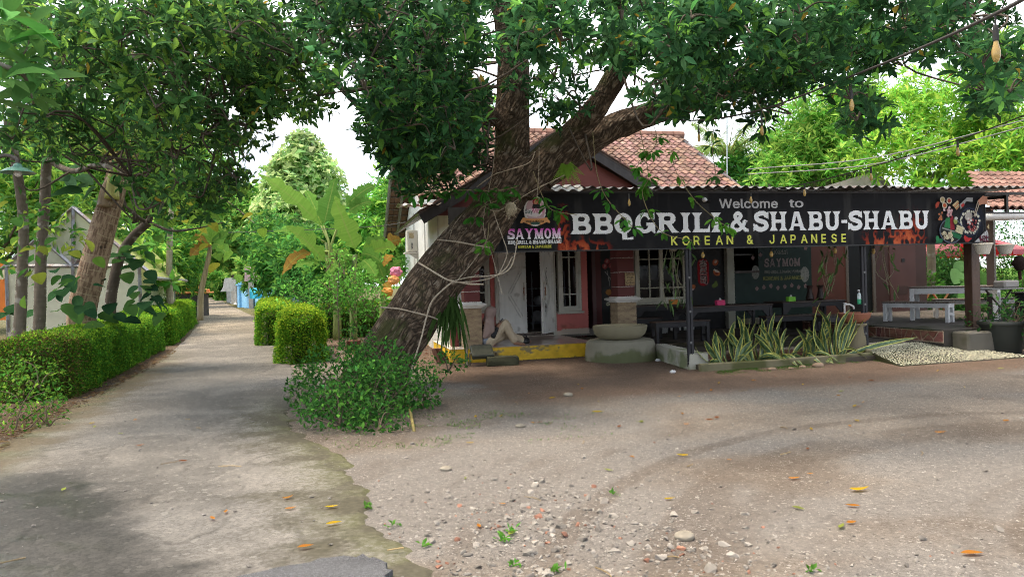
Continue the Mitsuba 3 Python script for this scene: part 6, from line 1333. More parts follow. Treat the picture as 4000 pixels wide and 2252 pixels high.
def whorls(pts, axes, r, k=7, L_=.14, W_=.046, open_=.9, droop=.35, fine=False):
    n = len(pts); axes = unit(axes)
    ref = np.where(np.abs(axes[:, 2:3]) < .9, [[0, 0, 1.0]], [[1.0, 0, 0]])
    X = unit(np.cross(axes, ref)); Y = np.cross(axes, X)
    a = (np.arange(k)[None] / k + r.random((n, 1))) * 2 * np.pi + r.normal(0, .22, (n, k))
    tilt = open_ + r.normal(0, .22, (n, k))
    R_ = np.cos(a)[..., None] * X[:, None] + np.sin(a)[..., None] * Y[:, None]
    D = np.sin(tilt)[..., None] * R_ + np.cos(tilt)[..., None] * axes[:, None]
    U = np.cos(tilt)[..., None] * R_ * -1 + np.sin(tilt)[..., None] * axes[:, None]
    Lr = L_ * r.uniform(.55, 1.25, (n, k)) * np.exp(r.normal(0, .16, (n, 1)))
    base = pts[:, None] + D * .012 - axes[:, None] * r.uniform(0, .05, (n, k, 1))
    return leaf_arrays(base.reshape(-1, 3), D.reshape(-1, 3), U.reshape(-1, 3), Lr.ravel(), (W_ / L_ * Lr * r.uniform(.85, 1.15, (n, k))).ravel(), droop, fine=fine)
def in_clump(c, rad, n, r, flat=.85, shell=.45):
    d = unit(r.normal(size=(n, 3))); q = (shell + (1 - shell) * r.random((n, 1)) ** .6) * rad
    return np.array(c) + d * q * [1, 1, flat], d
def furrowed(path, rad, n=44, amp=.03, seed=0, per=60):
    """a stem with real relief: (V, F)"""
    p = spline(path, per); t = np.linspace(0, 1, len(p)); rr = np.interp(t, np.linspace(0, 1, len(rad)), rad)
    mb = MB().tube(p, rr, n=n); v, f, _ = mb.mesh()
    c = np.repeat(p, n, 0); c = np.vstack([c, p[0], p[-1]])
    d = v - c; L_ = np.linalg.norm(d, axis=1, keepdims=True) + 1e-9
    s = np.repeat(np.linspace(0, np.sum(np.linalg.norm(np.diff(p, axis=0), axis=1)), len(p)), n); s = np.concatenate([s, [0, 0]])
    ang = np.concatenate([np.tile(np.arange(n) / n * 2 * np.pi, len(p)), [0, 0]])
    q = np.stack([np.cos(ang) * 5, np.sin(ang) * 5, s * 2.2], 1)
    h = np.abs(meshkit.fbm(q + seed, 3, seed) - .5) * 2
    lump = meshkit.fbm(np.stack([np.cos(ang), np.sin(ang), s * .8], 1) + seed * 3.1, 3, seed + 4) - .5
    v = v + d / L_ * (amp * (h[:, None] - .4) + .16 * L_ * lump[:, None]) * (L_ > 1e-3)
    return v, f
def twigs(mb, r, starts, ends, r0=.012, col=(.10, .085, .065), n=4):
    for a, b in zip(starts, ends):
        m = (a + b) / 2 + r.normal(0, .12, 3) * np.linalg.norm(b - a) + [0, 0, .06]
        mb.tube(spline([a, m, b], 4), np.linspace(r0, r0 * .35, 8), np.array(col) * r.uniform(.6, 1.5), n, cap=False)
# ------------------------------------------------------------------ the leaning tree
rt = np.random.default_rng(31)
tree = thing('leaning_tree', 'huge leaning tree with furrowed bark and a dark canopy before the restaurant', 'tree')
TB = [(-2.55, 12.00, -0.23), (-2.27, 11.95, 0.16), (-1.78, 11.85, 0.90), (-1.16, 11.75, 1.74), (-0.60, 11.70, 2.37), (-0.16, 11.65, 2.89), (0.13, 11.60, 3.32), (0.25, 11.60, 3.57)]
v, f = furrowed(TB, [.53, .475, .445, .43, .41, .36, .345, .32], 120, .045, 3, 44); MB().raw(v, f).build(tree + '__trunk', 'bark', smooth=True)
limbs = [([(0.03, 11.60, 2.95), (0.06, 11.60, 3.51), (0.08, 11.55, 4.19), (0.12, 11.50, 4.93), (0.09, 11.40, 5.46), (-0.02, 11.30, 5.98), (-0.13, 11.20, 6.67)], [.36, .30, .27, .26, .23, .19, .16]),
         ([(0.12, 11.50, 5.11), (0.35, 11.30, 5.60), (0.51, 11.00, 5.96), (0.75, 10.80, 6.58)], [.2, .17, .15, .12]),
         ([(0.19, 11.60, 3.13), (0.64, 11.50, 3.57), (1.08, 11.40, 3.94), (1.44, 11.20, 4.35), (1.76, 11.00, 4.82), (2.18, 10.80, 5.22), (2.73, 10.50, 5.55), (3.25, 10.20, 5.95)], [.30, .26, .21, .18, .165, .14, .12, .09]),
         ([(0.52, 11.80, 3.34), (1.04, 11.80, 3.68), (1.63, 11.80, 4.04), (2.32, 11.70, 4.25), (3.14, 11.40, 4.44), (4.11, 11.00, 4.63), (5.31, 10.50, 4.88), (6.42, 10.00, 5.17)], [.28, .25, .22, .20, .18, .15, .12, .08]),
         ([(1.73, 11.00, 4.79), (1.54, 10.90, 5.07), (1.63, 10.80, 5.50), (1.78, 10.70, 6.04)], [.08, .07, .06, .05]),
         ([(0.06, 11.50, 3.99), (-0.44, 11.00, 4.32), (-0.93, 10.60, 4.70), (-1.38, 10.20, 4.98), (-1.79, 9.80, 5.13)], [.12, .09, .075, .06, .035])]
for P_, R_ in limbs:
    v, f = furrowed([np.array(p) for p in P_], R_, 44, .03, 5, 20); MB().raw(v, f).build(part(tree, 'limb'), 'bark', smooth=True)
limb_pts = np.vstack([spline([np.array(p) for p in P_], 8) for P_, _ in limbs])
def crown(root, clumps, r, per, limb_pts, base, light, nparts, Lf=.135, Wf=.047, frac=.10, twig=2, dens=1.0, vertical=.55):
    Vs, Fs, cols = [], None, []
    mbt = MB()
    for (x, y, z, rad) in clumps:
        n = max(3, int(per * dens * (rad / .4) ** 2))
        p, d = in_clump((x, y, z), rad, n, r)
        ax = d * .6 + r.normal(0, .45, (n, 3)) + [0, 0, vertical]
        V, F = whorls(p, ax, r, 7, Lf, Wf, fine=True)
        c = tint(len(V), base, r, .30, light, frac)
        c *= np.exp(r.normal(0, .2)); q_ = r.random(len(V)) < .006; c[q_] = np.array((.42, .30, .05)) * r.uniform(.5, 1.1, (q_.sum(), 1))
        Vs.append(V); Fs = F; cols.append(c)
        j = np.argmin(np.linalg.norm(limb_pts - [x, y, z], axis=1)); s = limb_pts[j]
        if np.linalg.norm(s - [x, y, z]) < 3.2: mbt.tube(spline([s, (s + np.array([x, y, z])) / 2 + r.normal(0, .32, 3), np.array([x, y, z])], 5), np.linspace(.020, .009, 10), (.085, .07, .055), 5, cap=False)
        q = r.integers(0, n, twig * 2); twigs(mbt, r, np.repeat([[x, y, z]], len(q), 0), p[q], .012)
    V = np.concatenate(Vs); c = np.concatenate(cols)
    put_leaves(root + '__crown', V, Fs, c, nparts)
    mbt.build(tag(part(root + '__crown', 'twigs'), kind='stuff'), 'matte', smooth=True)
crown(tree, MAIN, rt, 34, limb_pts, (.042, .112, .043), (.12, .28, .052), 200, frac=.13, dens=.86)
# the part of the canopy above the picture (gives the shade on the house)
Vs, cs = [], []
for (x, y, z, rad) in UPPER:
    p, d = in_clump((x, y, z), rad, 26, rt, .6); V, F = whorls(p, d + [0, 0, .6], rt, 6, .20, .075); Vs.append(V); cs.append(tint(len(V), GREEN_DARK, rt))
put_leaves(tree + '__crown', np.concatenate(Vs), F, np.concatenate(cs), 0, stuffname='upper_leaf_mass')
# pale aerial roots tied round the stem, one hanging to a prop stick
vine = thing('pale_vine', 'pale rope-like root wound round the leaning trunk and hanging to the ground', 'vine')
CREAM = (.43, .365, .28)
for pts, r_ in [([(-2.09, 11.62, 1.29), (-1.79, 11.38, 1.27), (-1.53, 11.30, 1.21), (-1.27, 11.33, 1.13), (-1.19, 11.50, 1.08)], .020), ([(-1.46, 11.50, 1.98), (-1.22, 11.20, 1.84), (-1.01, 11.13, 1.71), (-0.89, 11.12, 1.67), (-0.65, 11.20, 1.62), (-0.45, 11.40, 1.61)], .022), ([(-1.15, 11.50, 2.33), (-0.82, 11.20, 2.27), (-0.51, 11.12, 2.20), (-0.33, 11.20, 2.17)], .017),
                ([(-0.89, 11.12, 1.67), (-1.08, 11.13, 1.52), (-1.24, 11.22, 1.36), (-1.34, 11.30, 1.11), (-1.42, 11.25, 0.81), (-1.53, 11.20, 0.48), (-1.60, 11.15, 0.22), (-1.64, 11.10, -0.02)], .021), ([(-0.89, 11.12, 1.67), (-0.64, 11.00, 1.72), (-0.34, 10.90, 1.73), (-0.14, 10.90, 1.76), (-0.01, 10.90, 1.85), (0.06, 10.90, 2.04), (0.10, 10.95, 2.27)], .014), ([(-0.86, 11.12, 1.65), (-0.52, 10.95, 1.66), (-0.28, 10.90, 1.71), (-0.09, 10.90, 1.83), (0.02, 10.95, 2.01)], .013),
                ([(-0.83, 11.12, 1.68), (-0.64, 11.10, 1.88), (-0.45, 11.10, 2.12), (-0.35, 11.10, 2.30)], .009), ([(-0.49, 11.20, 3.10), (-0.23, 11.05, 3.25), (-0.05, 11.00, 3.30), (0.31, 11.00, 3.41), (0.41, 11.00, 3.58)], .011), ([(-0.37, 11.05, 2.77), (-0.19, 11.00, 2.70), (0.05, 11.00, 2.82), (0.36, 11.00, 2.99), (0.84, 11.00, 3.21)], .009), ([(-0.30, 11.05, 2.89), (-0.19, 11.00, 2.52), (-0.11, 11.00, 2.28), (-0.06, 10.90, 2.04), (-0.19, 10.90, 1.75)], .010), ([(0.47, 11.00, 3.64), (0.45, 10.95, 3.21), (0.41, 10.95, 2.86)], .007), ([(-0.18, 11.10, 3.92), (-0.23, 11.00, 3.36), (-0.40, 11.00, 2.53), (-0.27, 10.90, 1.99), (-0.15, 10.90, 1.45)], .007), ([(-0.95, 11.40, 2.33), (-0.88, 11.30, 2.51), (-0.74, 11.20, 2.68)], .006)]:
    MB().tube(spline([np.array(p) for p in pts], 8), r_ * (.48 + .3 * rt.random(8 * (len(pts) - 1))), np.array(CREAM) * rt.uniform(.75, 1.1), 7).build(part(vine, 'strand'), 'matte', smooth=True)
st = thing('prop_stick', 'thin yellowish stick standing in the ground at the right of the shrub', 'stick'); p = (-1.13, 8.09, 0.00); MB().tube(spline([np.array(p), np.array((-1.33, 9.20, 0.06)), np.array((-1.64, 11.05, 0.02))], 5), [.022] * 10 if False else .018, (.30, .24, .09), 7).build(st, 'wood', smooth=True)
k = thing('bird_nest', 'pale round fibre nest hanging on the leaning trunk beside the sign emblem', 'nest')
m = trimesh.creation.icosphere(subdivisions=4, radius=1.0); vv = m.vertices * (.7 + .6 * meshkit.fbm(m.vertices * 3.5, 4, 4))[:, None] * [.085, .08, .10]; MB().raw(vv + np.array((0.02, 11.05, 2.73)), m.faces, (.36, .31, .22)).build(k + '__cup', 'cutstone', smooth=True)
mb = MB()
for q in range(40):
    a = unit(rt.normal(size=3)) * [.08, .08, .10] + np.array((0.02, 11.05, 2.73)); mb.tube([a, a + rt.normal(0, .05, 3) + [0, 0, -.03]], .004, (.4, .34, .24), 3, cap=False)
mb.build(tag(k + '__fibres', kind='stuff'), 'matte', smooth=True)
# leafy vines hanging in front of the sign
def hanging_vine(pts, lab, groups, r, col=(.085, .24, .03), size=.12):
    k = thing('hanging_vine', lab, 'vine'); sp = spline([np.array(p) for p in pts], 12)
    MB().tube(sp, .006, (.22, .19, .10), 5).build(k + '__stem', 'matte', smooth=True)
    for t, n in groups:
        p = sp[min(int(t * (len(sp) - 1)), len(sp) - 1)]
        d = np.stack([r.normal(0, .7, n), r.normal(0, .5, n), r.uniform(-1.0, .15, n)], 1); U = np.tile([[0, -.55, .8]], (n, 1)) + r.normal(0, .3, (n, 3))
        V, F = leaf_arrays(p + d * .03, d, U, size * r.uniform(.7, 1.25, n), size * .40 * r.uniform(.8, 1.2, n), .25, .15, fine=True)
        c = tint(n, col, r, .22)
        for i in range(n): MB().raw(V[i], F, c[i]).build(part(k, 'leaf'), 'leaf', smooth=True)
rv = np.random.default_rng(41)
hanging_vine([(0.12, 10.90, 3.04), (-0.24, 10.80, 2.98), (-0.64, 10.70, 2.99), (-1.04, 10.60, 2.97), (-1.40, 10.50, 2.92)], 'leafy spray reaching left across the trunk below the tiled roof', [(.05, 6), (.2, 10), (.35, 12), (.5, 9), (.65, 9), (.8, 7), (.92, 5), (1, 4)], rv, (.05, .17, .03), .16)
hanging_vine([(-0.20, 10.80, 3.04), (-0.09, 10.80, 2.89), (-0.39, 10.80, 2.75), (-0.51, 10.75, 2.60)], 'leaf cluster on the trunk left of the nest', [(.3, 7), (.6, 10), (1, 12)], rv, (.05, .18, .03), .15)
hanging_vine([(-0.31, 10.80, 2.51), (-0.34, 10.70, 2.27), (-0.40, 10.70, 2.16)], 'bright leaf tuft on the trunk above the tied root', [(.6, 8), (1, 10)], rv, (.10, .27, .035), .13)
hanging_vine([(0.37, 11.00, 3.28), (0.50, 10.90, 2.88), (0.64, 10.90, 2.68), (1.00, 10.90, 2.60)], 'leafy strand hanging beside the sign emblem', [(.35, 10), (.55, 8), (.7, 12), (.8, 8)], rv, (.055, .18, .03), .14)
hanging_vine([(1.27, 10.90, 3.83), (1.30, 10.80, 3.23), (1.41, 10.80, 2.87), (1.62, 10.70, 2.56), (1.79, 10.70, 2.38)], 'thin vine with leaf clusters hanging over the first letters of the sign', [(.45, 8), (.6, 8), (.85, 6), (1, 7)], rv, (.055, .19, .03), .14)
hanging_vine([(1.98, 10.90, 3.81), (2.06, 10.80, 3.14), (1.95, 10.70, 2.84), (2.17, 10.60, 2.31), (2.63, 10.60, 2.15)], 'vine with leaf clusters hanging over the middle of the sign', [(.12, 9), (.28, 14), (.4, 14), (.5, 10), (.62, 10), (.8, 7), (1, 6)], rv, (.07, .21, .03), .14)
hanging_vine([(2.42, 10.80, 3.48), (2.47, 10.80, 3.19), (2.70, 10.70, 2.76), (3.01, 10.70, 2.46), (3.18, 10.70, 2.34)], 'vine hanging right of the white bulb with bright leaf clusters', [(.0, 8), (.3, 5), (.5, 7), (.75, 9), (.9, 9), (1, 6)], rv, (.10, .28, .035), .13)
hanging_vine([(2.16, 10.90, 3.98), (2.21, 10.90, 3.63), (1.89, 10.80, 3.27)], 'leaf cluster hanging before the porch gable', [(.4, 8), (.7, 14), (1, 12)], rv, (.06, .2, .03), .14)
hanging_vine([(2.71, 9.50, 3.65), (2.65, 9.50, 3.35), (2.69, 9.50, 2.93)], 'dark vine with few leaves hanging before the tiled roof', [(.3, 9), (.6, 8), (1, 8)], rv, (.04, .12, .03), .13)
hanging_vine([(2.93, 8.60, 3.68), (3.00, 8.50, 3.42), (2.95, 8.50, 3.28)], 'dark leaf sprig dangling below the canopy beside the third bulb', [(.3, 8), (.7, 9), (1, 7)], rv, (.035, .10, .03), .14)
k = thing('fern', 'bright fern tuft hanging under the right limb of the leaning tree', 'fern')
for q in range(16):
    p0 = np.array((0.89, 11.20, 3.42)); d = unit(np.array([rv.normal(0, .5), rv.normal(-.2, .3), -1.0])); l = rv.uniform(.22, .45)
    t = np.linspace(.1, 1, 12); base = p0 + d * (t * l)[:, None]; s = unit(np.cross(d, [0, 1, .2]))
    D = np.concatenate([s + d * .4 + base * 0, -s + d * .4 + base * 0]); V, F = leaf_arrays(np.concatenate([base, base]), D, np.tile([[0, -1, .5]], (24, 1)), np.tile(.075 * (1.1 - t), 2), np.full(24, .022))
    v_ = V.reshape(-1, 3); MB().raw(v_, (F[None] + (np.arange(24) * 5)[:, None, None]).reshape(-1, 3), (.20, .36, .05)).build(part(k, 'frond'), 'leaf', smooth=True)
k = thing('strap_leaf_plant', 'long drooping strap-leaved plant hanging under the leaning trunk beside the red pillar', 'plant')
for q in range(42):
    p0 = np.array((-0.95, 11.60, 1.43)) + rv.normal(0, .05, 3); L_ = rv.uniform(.35, .95); a = rv.normal(0, .28)
    pts = np.array([p0 + np.array([a * L_ * t ** .7, rv.normal(0, .01) - .05 * t, .06 * math.sin(t * 3) - L_ * t]) for t in np.linspace(0, 1, 7)])
    w = .018 * np.sin(np.pi * np.linspace(.08, .97, 7)) + .003
    V = np.concatenate([pts - np.stack([w, w * 0, w * 0], 1), pts + np.stack([w, w * .4, w * 0], 1)]); F = [(i, i + 1, i + 8, i + 7) for i in range(6)]
    MB().raw(V, F, np.array((.075, .15, .04)) * rv.uniform(.5, 1.5)).build(part(k, 'leaf'), 'leaf', smooth=True)
# vines hanging in the terrace (plants in pots hung at the posts)
for (a, b, lab, n) in [(3.05, .25, 'trailing plant hanging from the sign left of the first black post', 34), (6.4, .4, 'trailing plant hanging from the sign left of the second black post', 34), (7.6, .35, 'trailing strap-leaved plant right of the second black post', 12)]:
    k = thing('hanging_plant', lab, 'plant'); MB().lathe([(.05, 0), (.12, .12), (.13, .13), (.10, .12), (0, .1)], (.36, .33, .27), at=(a, b, 2.10), n=14, local=True).build(k + '__pot', 'paint')
    n2 = n; p = Wd(a, b, 2.16) + rv.normal(0, .1, (n2, 3)) * [1.6, 1, .5] - np.stack([0 * rv.random(n2), 0 * rv.random(n2), 1.0 * rv.random(n2) ** 1.3], 1)
    D = np.stack([rv.normal(0, .55, n2), rv.normal(0, .4, n2), -np.abs(rv.normal(.8, .3, n2))], 1); V, F = leaf_arrays(p, D, np.tile([[0, -.7, .7]], (n2, 1)) + rv.normal(0, .3, (n2, 3)), rv.uniform(.12, .26, n2), rv.uniform(.025, .045, n2), .3, .1, fine=True); c = tint(n2, (.09, .15, .05), rv, .35)
    for i in range(n2): MB().raw(V[i], F, c[i]).build(part(k, 'leaf'), 'leaf', smooth=True)
    mb = MB()
    for q in range(5): x0 = Wd(a + rv.normal(0, .08), b, 2.15); mb.tube(spline([x0, x0 + [rv.normal(0, .1), 0, -.5], x0 + [rv.normal(0, .15), 0, -1.1 * rv.uniform(.6, 1)]], 5), .005, (.2, .19, .12), 4)
    mb.build(tag(k + '__stems', kind='stuff'), 'matte', smooth=True)
# shrub round the foot of the leaning tree
def shrub(key, blobs, r, per, Lf, Wf, base, light, nparts=0, frac=.2, stems=True, up=.35, kind=None, shell=.55):
    Vs, cs = [], []; mbt = MB()
    for (x, y, z, rx, ry, rz) in blobs:
        n = int(per * (rx * ry * rz) ** (2 / 3)); d = unit(r.normal(size=(n, 3))); q = (shell + (1 - shell) * r.random((n, 1)) ** .5)
        p = np.array([x, y, z]) + d * q * [rx, ry, rz]; p[:, 2] = np.maximum(p[:, 2], rise(y) + .02)
        D = d * .7 + r.normal(0, .6, (n, 3)) + [0, 0, up * .4]; U = d * .6 + r.normal(0, .3, (n, 3)) + [0, 0, .8]
        V, F = leaf_arrays(p, D, U, Lf * r.uniform(.6, 1.25, n), Wf * r.uniform(.7, 1.2, n), .2, .2); Vs.append(V); cs.append(tint(n, base, r, .3, light, frac) * np.exp(r.normal(0, .12)))
        if stems:
            m = max(3, int(n / 90)); twigs(mbt, r, np.repeat([[x, y, max(z - rz * .9, rise(y))]], m, 0), p[r.integers(0, n, m)], .012, (.13, .10, .07))
    put_leaves(key, np.concatenate(Vs), F, np.concatenate(cs), nparts)
    if stems: mbt.build(tag(key + '__twigs', kind='stuff'), 'matte', smooth=True)
    return key
k = thing('shrub', 'bushy green shrub growing round the foot of the leaning tree', 'shrub')
shrub(k, [(-2.25, 9.6, .30, .75, .9, .42), (-1.75, 9.0, .30, .6, .7, .40), (-2.5, 10.3, .40, .6, .6, .45), (-1.55, 9.7, .34, .5, .6, .40), (-2.05, 8.5, .22, .5, .45, .28), (-1.95, 10.4, .55, .45, .4, .35), (-1.55, 8.2, .14, .35, .3, .18), (-1.2, 9.6, .25, .28, .4, .26), (-.95, 10.5, .50, .30, .25, .14), (-2.35, 11.0, .8, .3, .3, .25)], rt, 3000, .072, .040, (.055, .165, .036), (.13, .33, .055), 120, .2)

# ------------------------------------------------------------------ left side of the lane: trees, palm, hedges, greenhouse
rl_ = np.random.default_rng(51)
lt = thing('canopy_tree', 'slim dark-stemmed tree whose dark leaves fill the upper left', 'tree')
def stem(key, pts, rad, bsdf='bark_smooth', col=(.13, .11, .085), n=18, amp=.012, seed=1, per=12):
    v, f = furrowed([np.array(p) for p in pts], rad, n, amp, seed, per); MB().raw(v, f, col).build(key, bsdf, smooth=True)
def foot(p): return np.array([p[0], p[1], rise(p[1])])
B = np.array((-9.06, 14.00, 1.22))
lp_ = [foot(B + [-.12, 0, 0]), B, np.array((-8.99, 14.00, 2.43)), np.array((-8.83, 13.90, 3.33)), np.array((-8.69, 13.80, 4.21)), np.array((-8.38, 13.50, 5.25)), np.array((-7.82, 13.00, 6.16)), np.array((-7.28, 12.50, 7.06))]
stem(lt + '__trunk', lp_, [.12, .105, .10, .095, .09, .09, .08, .07])
ll = [([(-8.69, 13.80, 4.21), (-7.46, 12.50, 3.75), (-6.42, 11.50, 3.66), (-5.41, 10.50, 3.30)], [.06, .05, .04, .025]), ([(-8.38, 13.50, 5.25), (-6.59, 12.00, 5.27), (-5.19, 11.00, 5.30), (-3.99, 10.40, 5.41)], [.10, .085, .07, .05]),
      ([(-4.01, 10.50, 6.13), (-3.58, 10.30, 5.58), (-3.20, 10.20, 5.18), (-2.74, 10.10, 4.77), (-2.29, 10.00, 4.38), (-1.97, 9.95, 4.00)], [.10, .085, .075, .06, .045, .025]), ([(-4.37, 10.50, 5.57), (-4.78, 10.60, 4.93), (-5.12, 10.80, 4.41), (-5.30, 11.00, 3.87)], [.05, .045, .035, .02]), ([(-4.79, 10.50, 5.01), (-4.43, 10.30, 4.44), (-3.96, 10.20, 4.01)], [.04, .03, .02]), ([(-3.20, 10.20, 5.18), (-3.06, 10.30, 5.34), (-2.66, 10.50, 5.38), (-2.13, 10.70, 5.63)], [.035, .03, .025, .02])]
for P_, R_ in ll: stem(part(lt, 'limb'), P_, R_, col=(.10, .085, .065), n=12)
crown(lt, LEFT, rl_, 34, np.vstack([spline([np.array(p) for p in P_], 8) for P_, _ in ll] + [spline(lp_, 8)]), (.062, .148, .047), (.20, .37, .065), 150, frac=.2, dens=.72)
t2 = thing('slim_tree', 'left slim grey tree stem behind the near hedge', 'tree')
A0 = np.array((-8.76, 13.00, 1.25)); stem(t2 + '__trunk', [foot(A0 + [-.1, 0, 0]), A0, np.array((-8.70, 13.00, 1.96)), np.array((-8.64, 13.00, 2.95)), np.array((-8.58, 12.80, 3.76)), np.array((-8.52, 12.50, 4.66))], [.12, .10, .09, .085, .08, .07], col=(.13, .11, .085))
shrub(t2, [tuple((-8.50, 12.60, 3.18)) + (.5, .5, .3), tuple((-7.88, 12.80, 2.70)) + (.4, .4, .25), tuple((-8.26, 12.40, 2.28)) + (.45, .4, .25), tuple((-8.25, 12.00, 4.35)) + (.5, .5, .4)], rl_, 260, .20, .085, (.06, .16, .035), (.26, .36, .06), 40, .3, False)
# young coconut palm with a stout ringed stem
pm = thing('coconut_palm', 'stout young coconut palm with a ringed leaning stem behind the hedge', 'palm tree')
PP = [foot(np.array((-9.05, 15.20, 0.91))) , np.array((-8.94, 15.20, 1.32)), np.array((-8.71, 15.20, 2.14)), np.array((-8.47, 15.20, 2.96)), np.array((-8.26, 15.20, 3.61)), np.array((-8.12, 15.20, 4.10)), np.array((-8.03, 15.20, 4.60))]
sp = spline(PP, 14); t = np.linspace(0, 1, len(sp)); rr = np.interp(t, [0, .25, .5, .8, .9, 1], [.28, .265, .245, .215, .20, .13])
s_ = np.concatenate([[0], np.cumsum(np.linalg.norm(np.diff(sp, axis=0), axis=1))]); rr = rr * (1 + .035 * np.sign(np.sin(s_ * 24)) * np.abs(np.sin(s_ * 24)) ** .5)
fine_t = np.linspace(0, 1, 130); spf = np.stack([np.interp(fine_t, t, sp[:, i]) for i in range(3)], 1); sf = np.interp(fine_t, t, s_); rrf = np.interp(fine_t, [0, .25, .5, .8, .9, 1], [.28, .265, .245, .215, .20, .13]) * (1 + .03 * (np.mod(sf * 7.0 + .2, 1.0) < .16))
mb = MB().tube(spf, rrf, n=28); v, f, _ = mb.mesh(); uu = np.concatenate([np.tile(np.arange(28) / 28.0, 130), [0, 0]]); vv = np.concatenate([np.repeat(sf, 28), [0, sf[-1]]])
uu = np.abs(uu - .5) * 2
scene[pm + '__trunk'] = mikit.ply((v, f), 'palm_stem', smooth=True, uv=np.stack([uu, vv], 1))
def frond(key, p0, az, el, L_, droop, r, col=(.10, .20, .04), leaf=.55, n=34, dead=False, w=.035):
    d = np.array([math.cos(az) * math.cos(el), math.sin(az) * math.cos(el), math.sin(el)]); t = np.linspace(0, 1, 14)
    pts = np.array(p0) + d * (t * L_)[:, None] + np.stack([t * 0, t * 0, -droop * L_ * t ** 2.2], 1)
    MB().tube(pts, np.linspace(.035, .008, 14) * (L_ / 2.5), (.30, .30, .09) if not dead else (.40, .32, .2), 5).build(key, 'matte', smooth=True)
    tt = np.linspace(.16, 1, n); P_ = np.stack([np.interp(tt, t, pts[:, i]) for i in range(3)], 1); T_ = unit(np.gradient(P_, axis=0)); S_ = unit(np.cross(T_, [0, 0, 1.0]))
    ln = leaf * np.sin(np.pi * np.clip(tt * .85 + .12, 0, 1)) ** .6
    P2 = np.concatenate([P_, P_]); D = np.concatenate([S_, -S_]) * 1.0 + np.tile(T_, (2, 1)) * .55 + [0, 0, -.42] + r.normal(0, .07, (2 * n, 3)); U = np.tile([[0, 0, 1.0]], (2 * n, 1)) + r.normal(0, .1, (2 * n, 3))
    V, F = leaf_arrays(P2, D, U, np.tile(ln, 2), np.full(2 * n, w), .3, .2)
    c = tint(2 * n, col, r, .18); kk = key + '__leaflets'
    scene[kk] = mikit.ply((V.reshape(-1, 3), (F[None] + (np.arange(2 * n) * 5)[:, None, None]).reshape(-1, 3)), 'leaf', smooth=True, uv=pack(np.repeat(c, 5, 0), 10 * n)); tag(kk, kind='stuff')
for q in range(11): frond(part(pm, 'frond'), (-8.07, 15.20, 4.35), q * .571 + .2, rl_.uniform(.5, 1.25), rl_.uniform(2.0, 3.0), rl_.uniform(.15, .5), rl_, (.10, .19, .04), .6)
frond(part(pm, 'frond'), (-7.64, 15.00, 4.43), .35, .75, 1.7, .2, rl_, (.42, .38, .20), .4, dead=True)
mb = MB(); mb.tube(spline([np.array((-8.14, 14.98, 3.58)), np.array((-8.07, 14.95, 4.07)), np.array((-7.93, 14.95, 4.55))], 6), [.15, .14, .13, .12, .11, .10, .09, .08, .07, .06, .05, .05], (.34, .33, .10), 10); mb.build(part(pm, 'frond_base'), 'wood', smooth=True)
mb = MB(); mb.tube(spline([np.array((-8.29, 15.00, 3.43)), np.array((-8.24, 14.95, 3.75)), np.array((-8.11, 14.95, 4.07))], 6), [.14, .15, .14, .13, .12, .11, .10, .09, .08, .07, .06, .05], (.24, .17, .11), 10); mb.build(part(pm, 'frond_base'), 'wood', smooth=True)
# big-leaved young tree
bl = thing('large_leaf_tree', 'dark crooked young tree with big rounded leaves beside the palm', 'tree')
for P_, R_ in [([foot(np.array((-9.13, 16.50, 1.10))), np.array((-9.07, 16.50, 1.37)), np.array((-8.96, 16.50, 1.99)), np.array((-8.79, 16.50, 2.53)), np.array((-8.51, 16.50, 2.92)), np.array((-8.09, 16.40, 3.23))], [.13, .12, .115, .11, .10, .09]), ([(-8.09, 16.40, 3.23), (-7.82, 16.20, 3.72), (-7.64, 16.00, 4.21), (-7.36, 15.80, 4.68)], [.06, .05, .04, .03]), ([(-8.13, 16.40, 3.21), (-8.29, 16.20, 3.38), (-8.49, 16.10, 3.72), (-8.38, 16.00, 4.23)], [.045, .04, .035, .025]), ([(-8.09, 16.40, 3.23), (-7.42, 16.00, 2.99), (-6.72, 15.60, 2.98), (-5.97, 15.20, 3.05)], [.035, .028, .02, .012]), ([(-7.64, 16.00, 4.12), (-6.82, 15.50, 3.86), (-5.87, 15.00, 3.52), (-5.10, 14.60, 2.97)], [.025, .02, .015, .01])]:
    stem(part(bl, 'branch') if P_[0][2] > .5 else bl + '__trunk', P_, R_, col=(.085, .07, .055), n=12)
def big_leaf(key, p, d, u, L_, col, r, wide=.82):
    d = unit(np.array(d)); s = unit(np.cross(d, u)); u = np.cross(s, d)
    V = []; rows = [0, .10, .25, .45, .65, .82, .94, 1.0]; ws = [.10, .62, .95, 1.0, .84, .55, .24, .0]
    for t, w in zip(rows, ws):
        for q in (-1, -.5, 0, .5, 1): V.append(np.array(p) + d * L_ * t + u * (-.22 * L_ * t * t + (.10 * abs(q) + .02 * math.sin(9 * t + 3 * q)) * L_ * w) + s * q * L_ * wide * .5 * w)
    F = [(5 * i + j, 5 * i + j + 1, 5 * i + j + 6, 5 * i + j + 5) for i in range(7) for j in range(4)]
    MB().raw(V, F, col).build(key, 'leaf', smooth=True)
rb_ = np.random.default_rng(61)
def leaves_at(key, spots, r, cols, spread=.25, size=.38):
    for (p, n) in spots:
        for q in range(n):
            c = np.array(cols[r.integers(len(cols))]) * r.uniform(.75, 1.25)
            a = r.uniform(0, 6.28); big_leaf(part(key, 'leaf'), np.array(p) + r.normal(0, spread, 3) * [1, .7, .8], (math.cos(a), math.sin(a) * .7 - .25, r.uniform(-.9, .1)), (0, -.5, .85), size * r.uniform(.6, 1.15), c, r)
DKB, LTB, YLB = (.045, .115, .045), (.16, .33, .055), (.34, .36, .05)
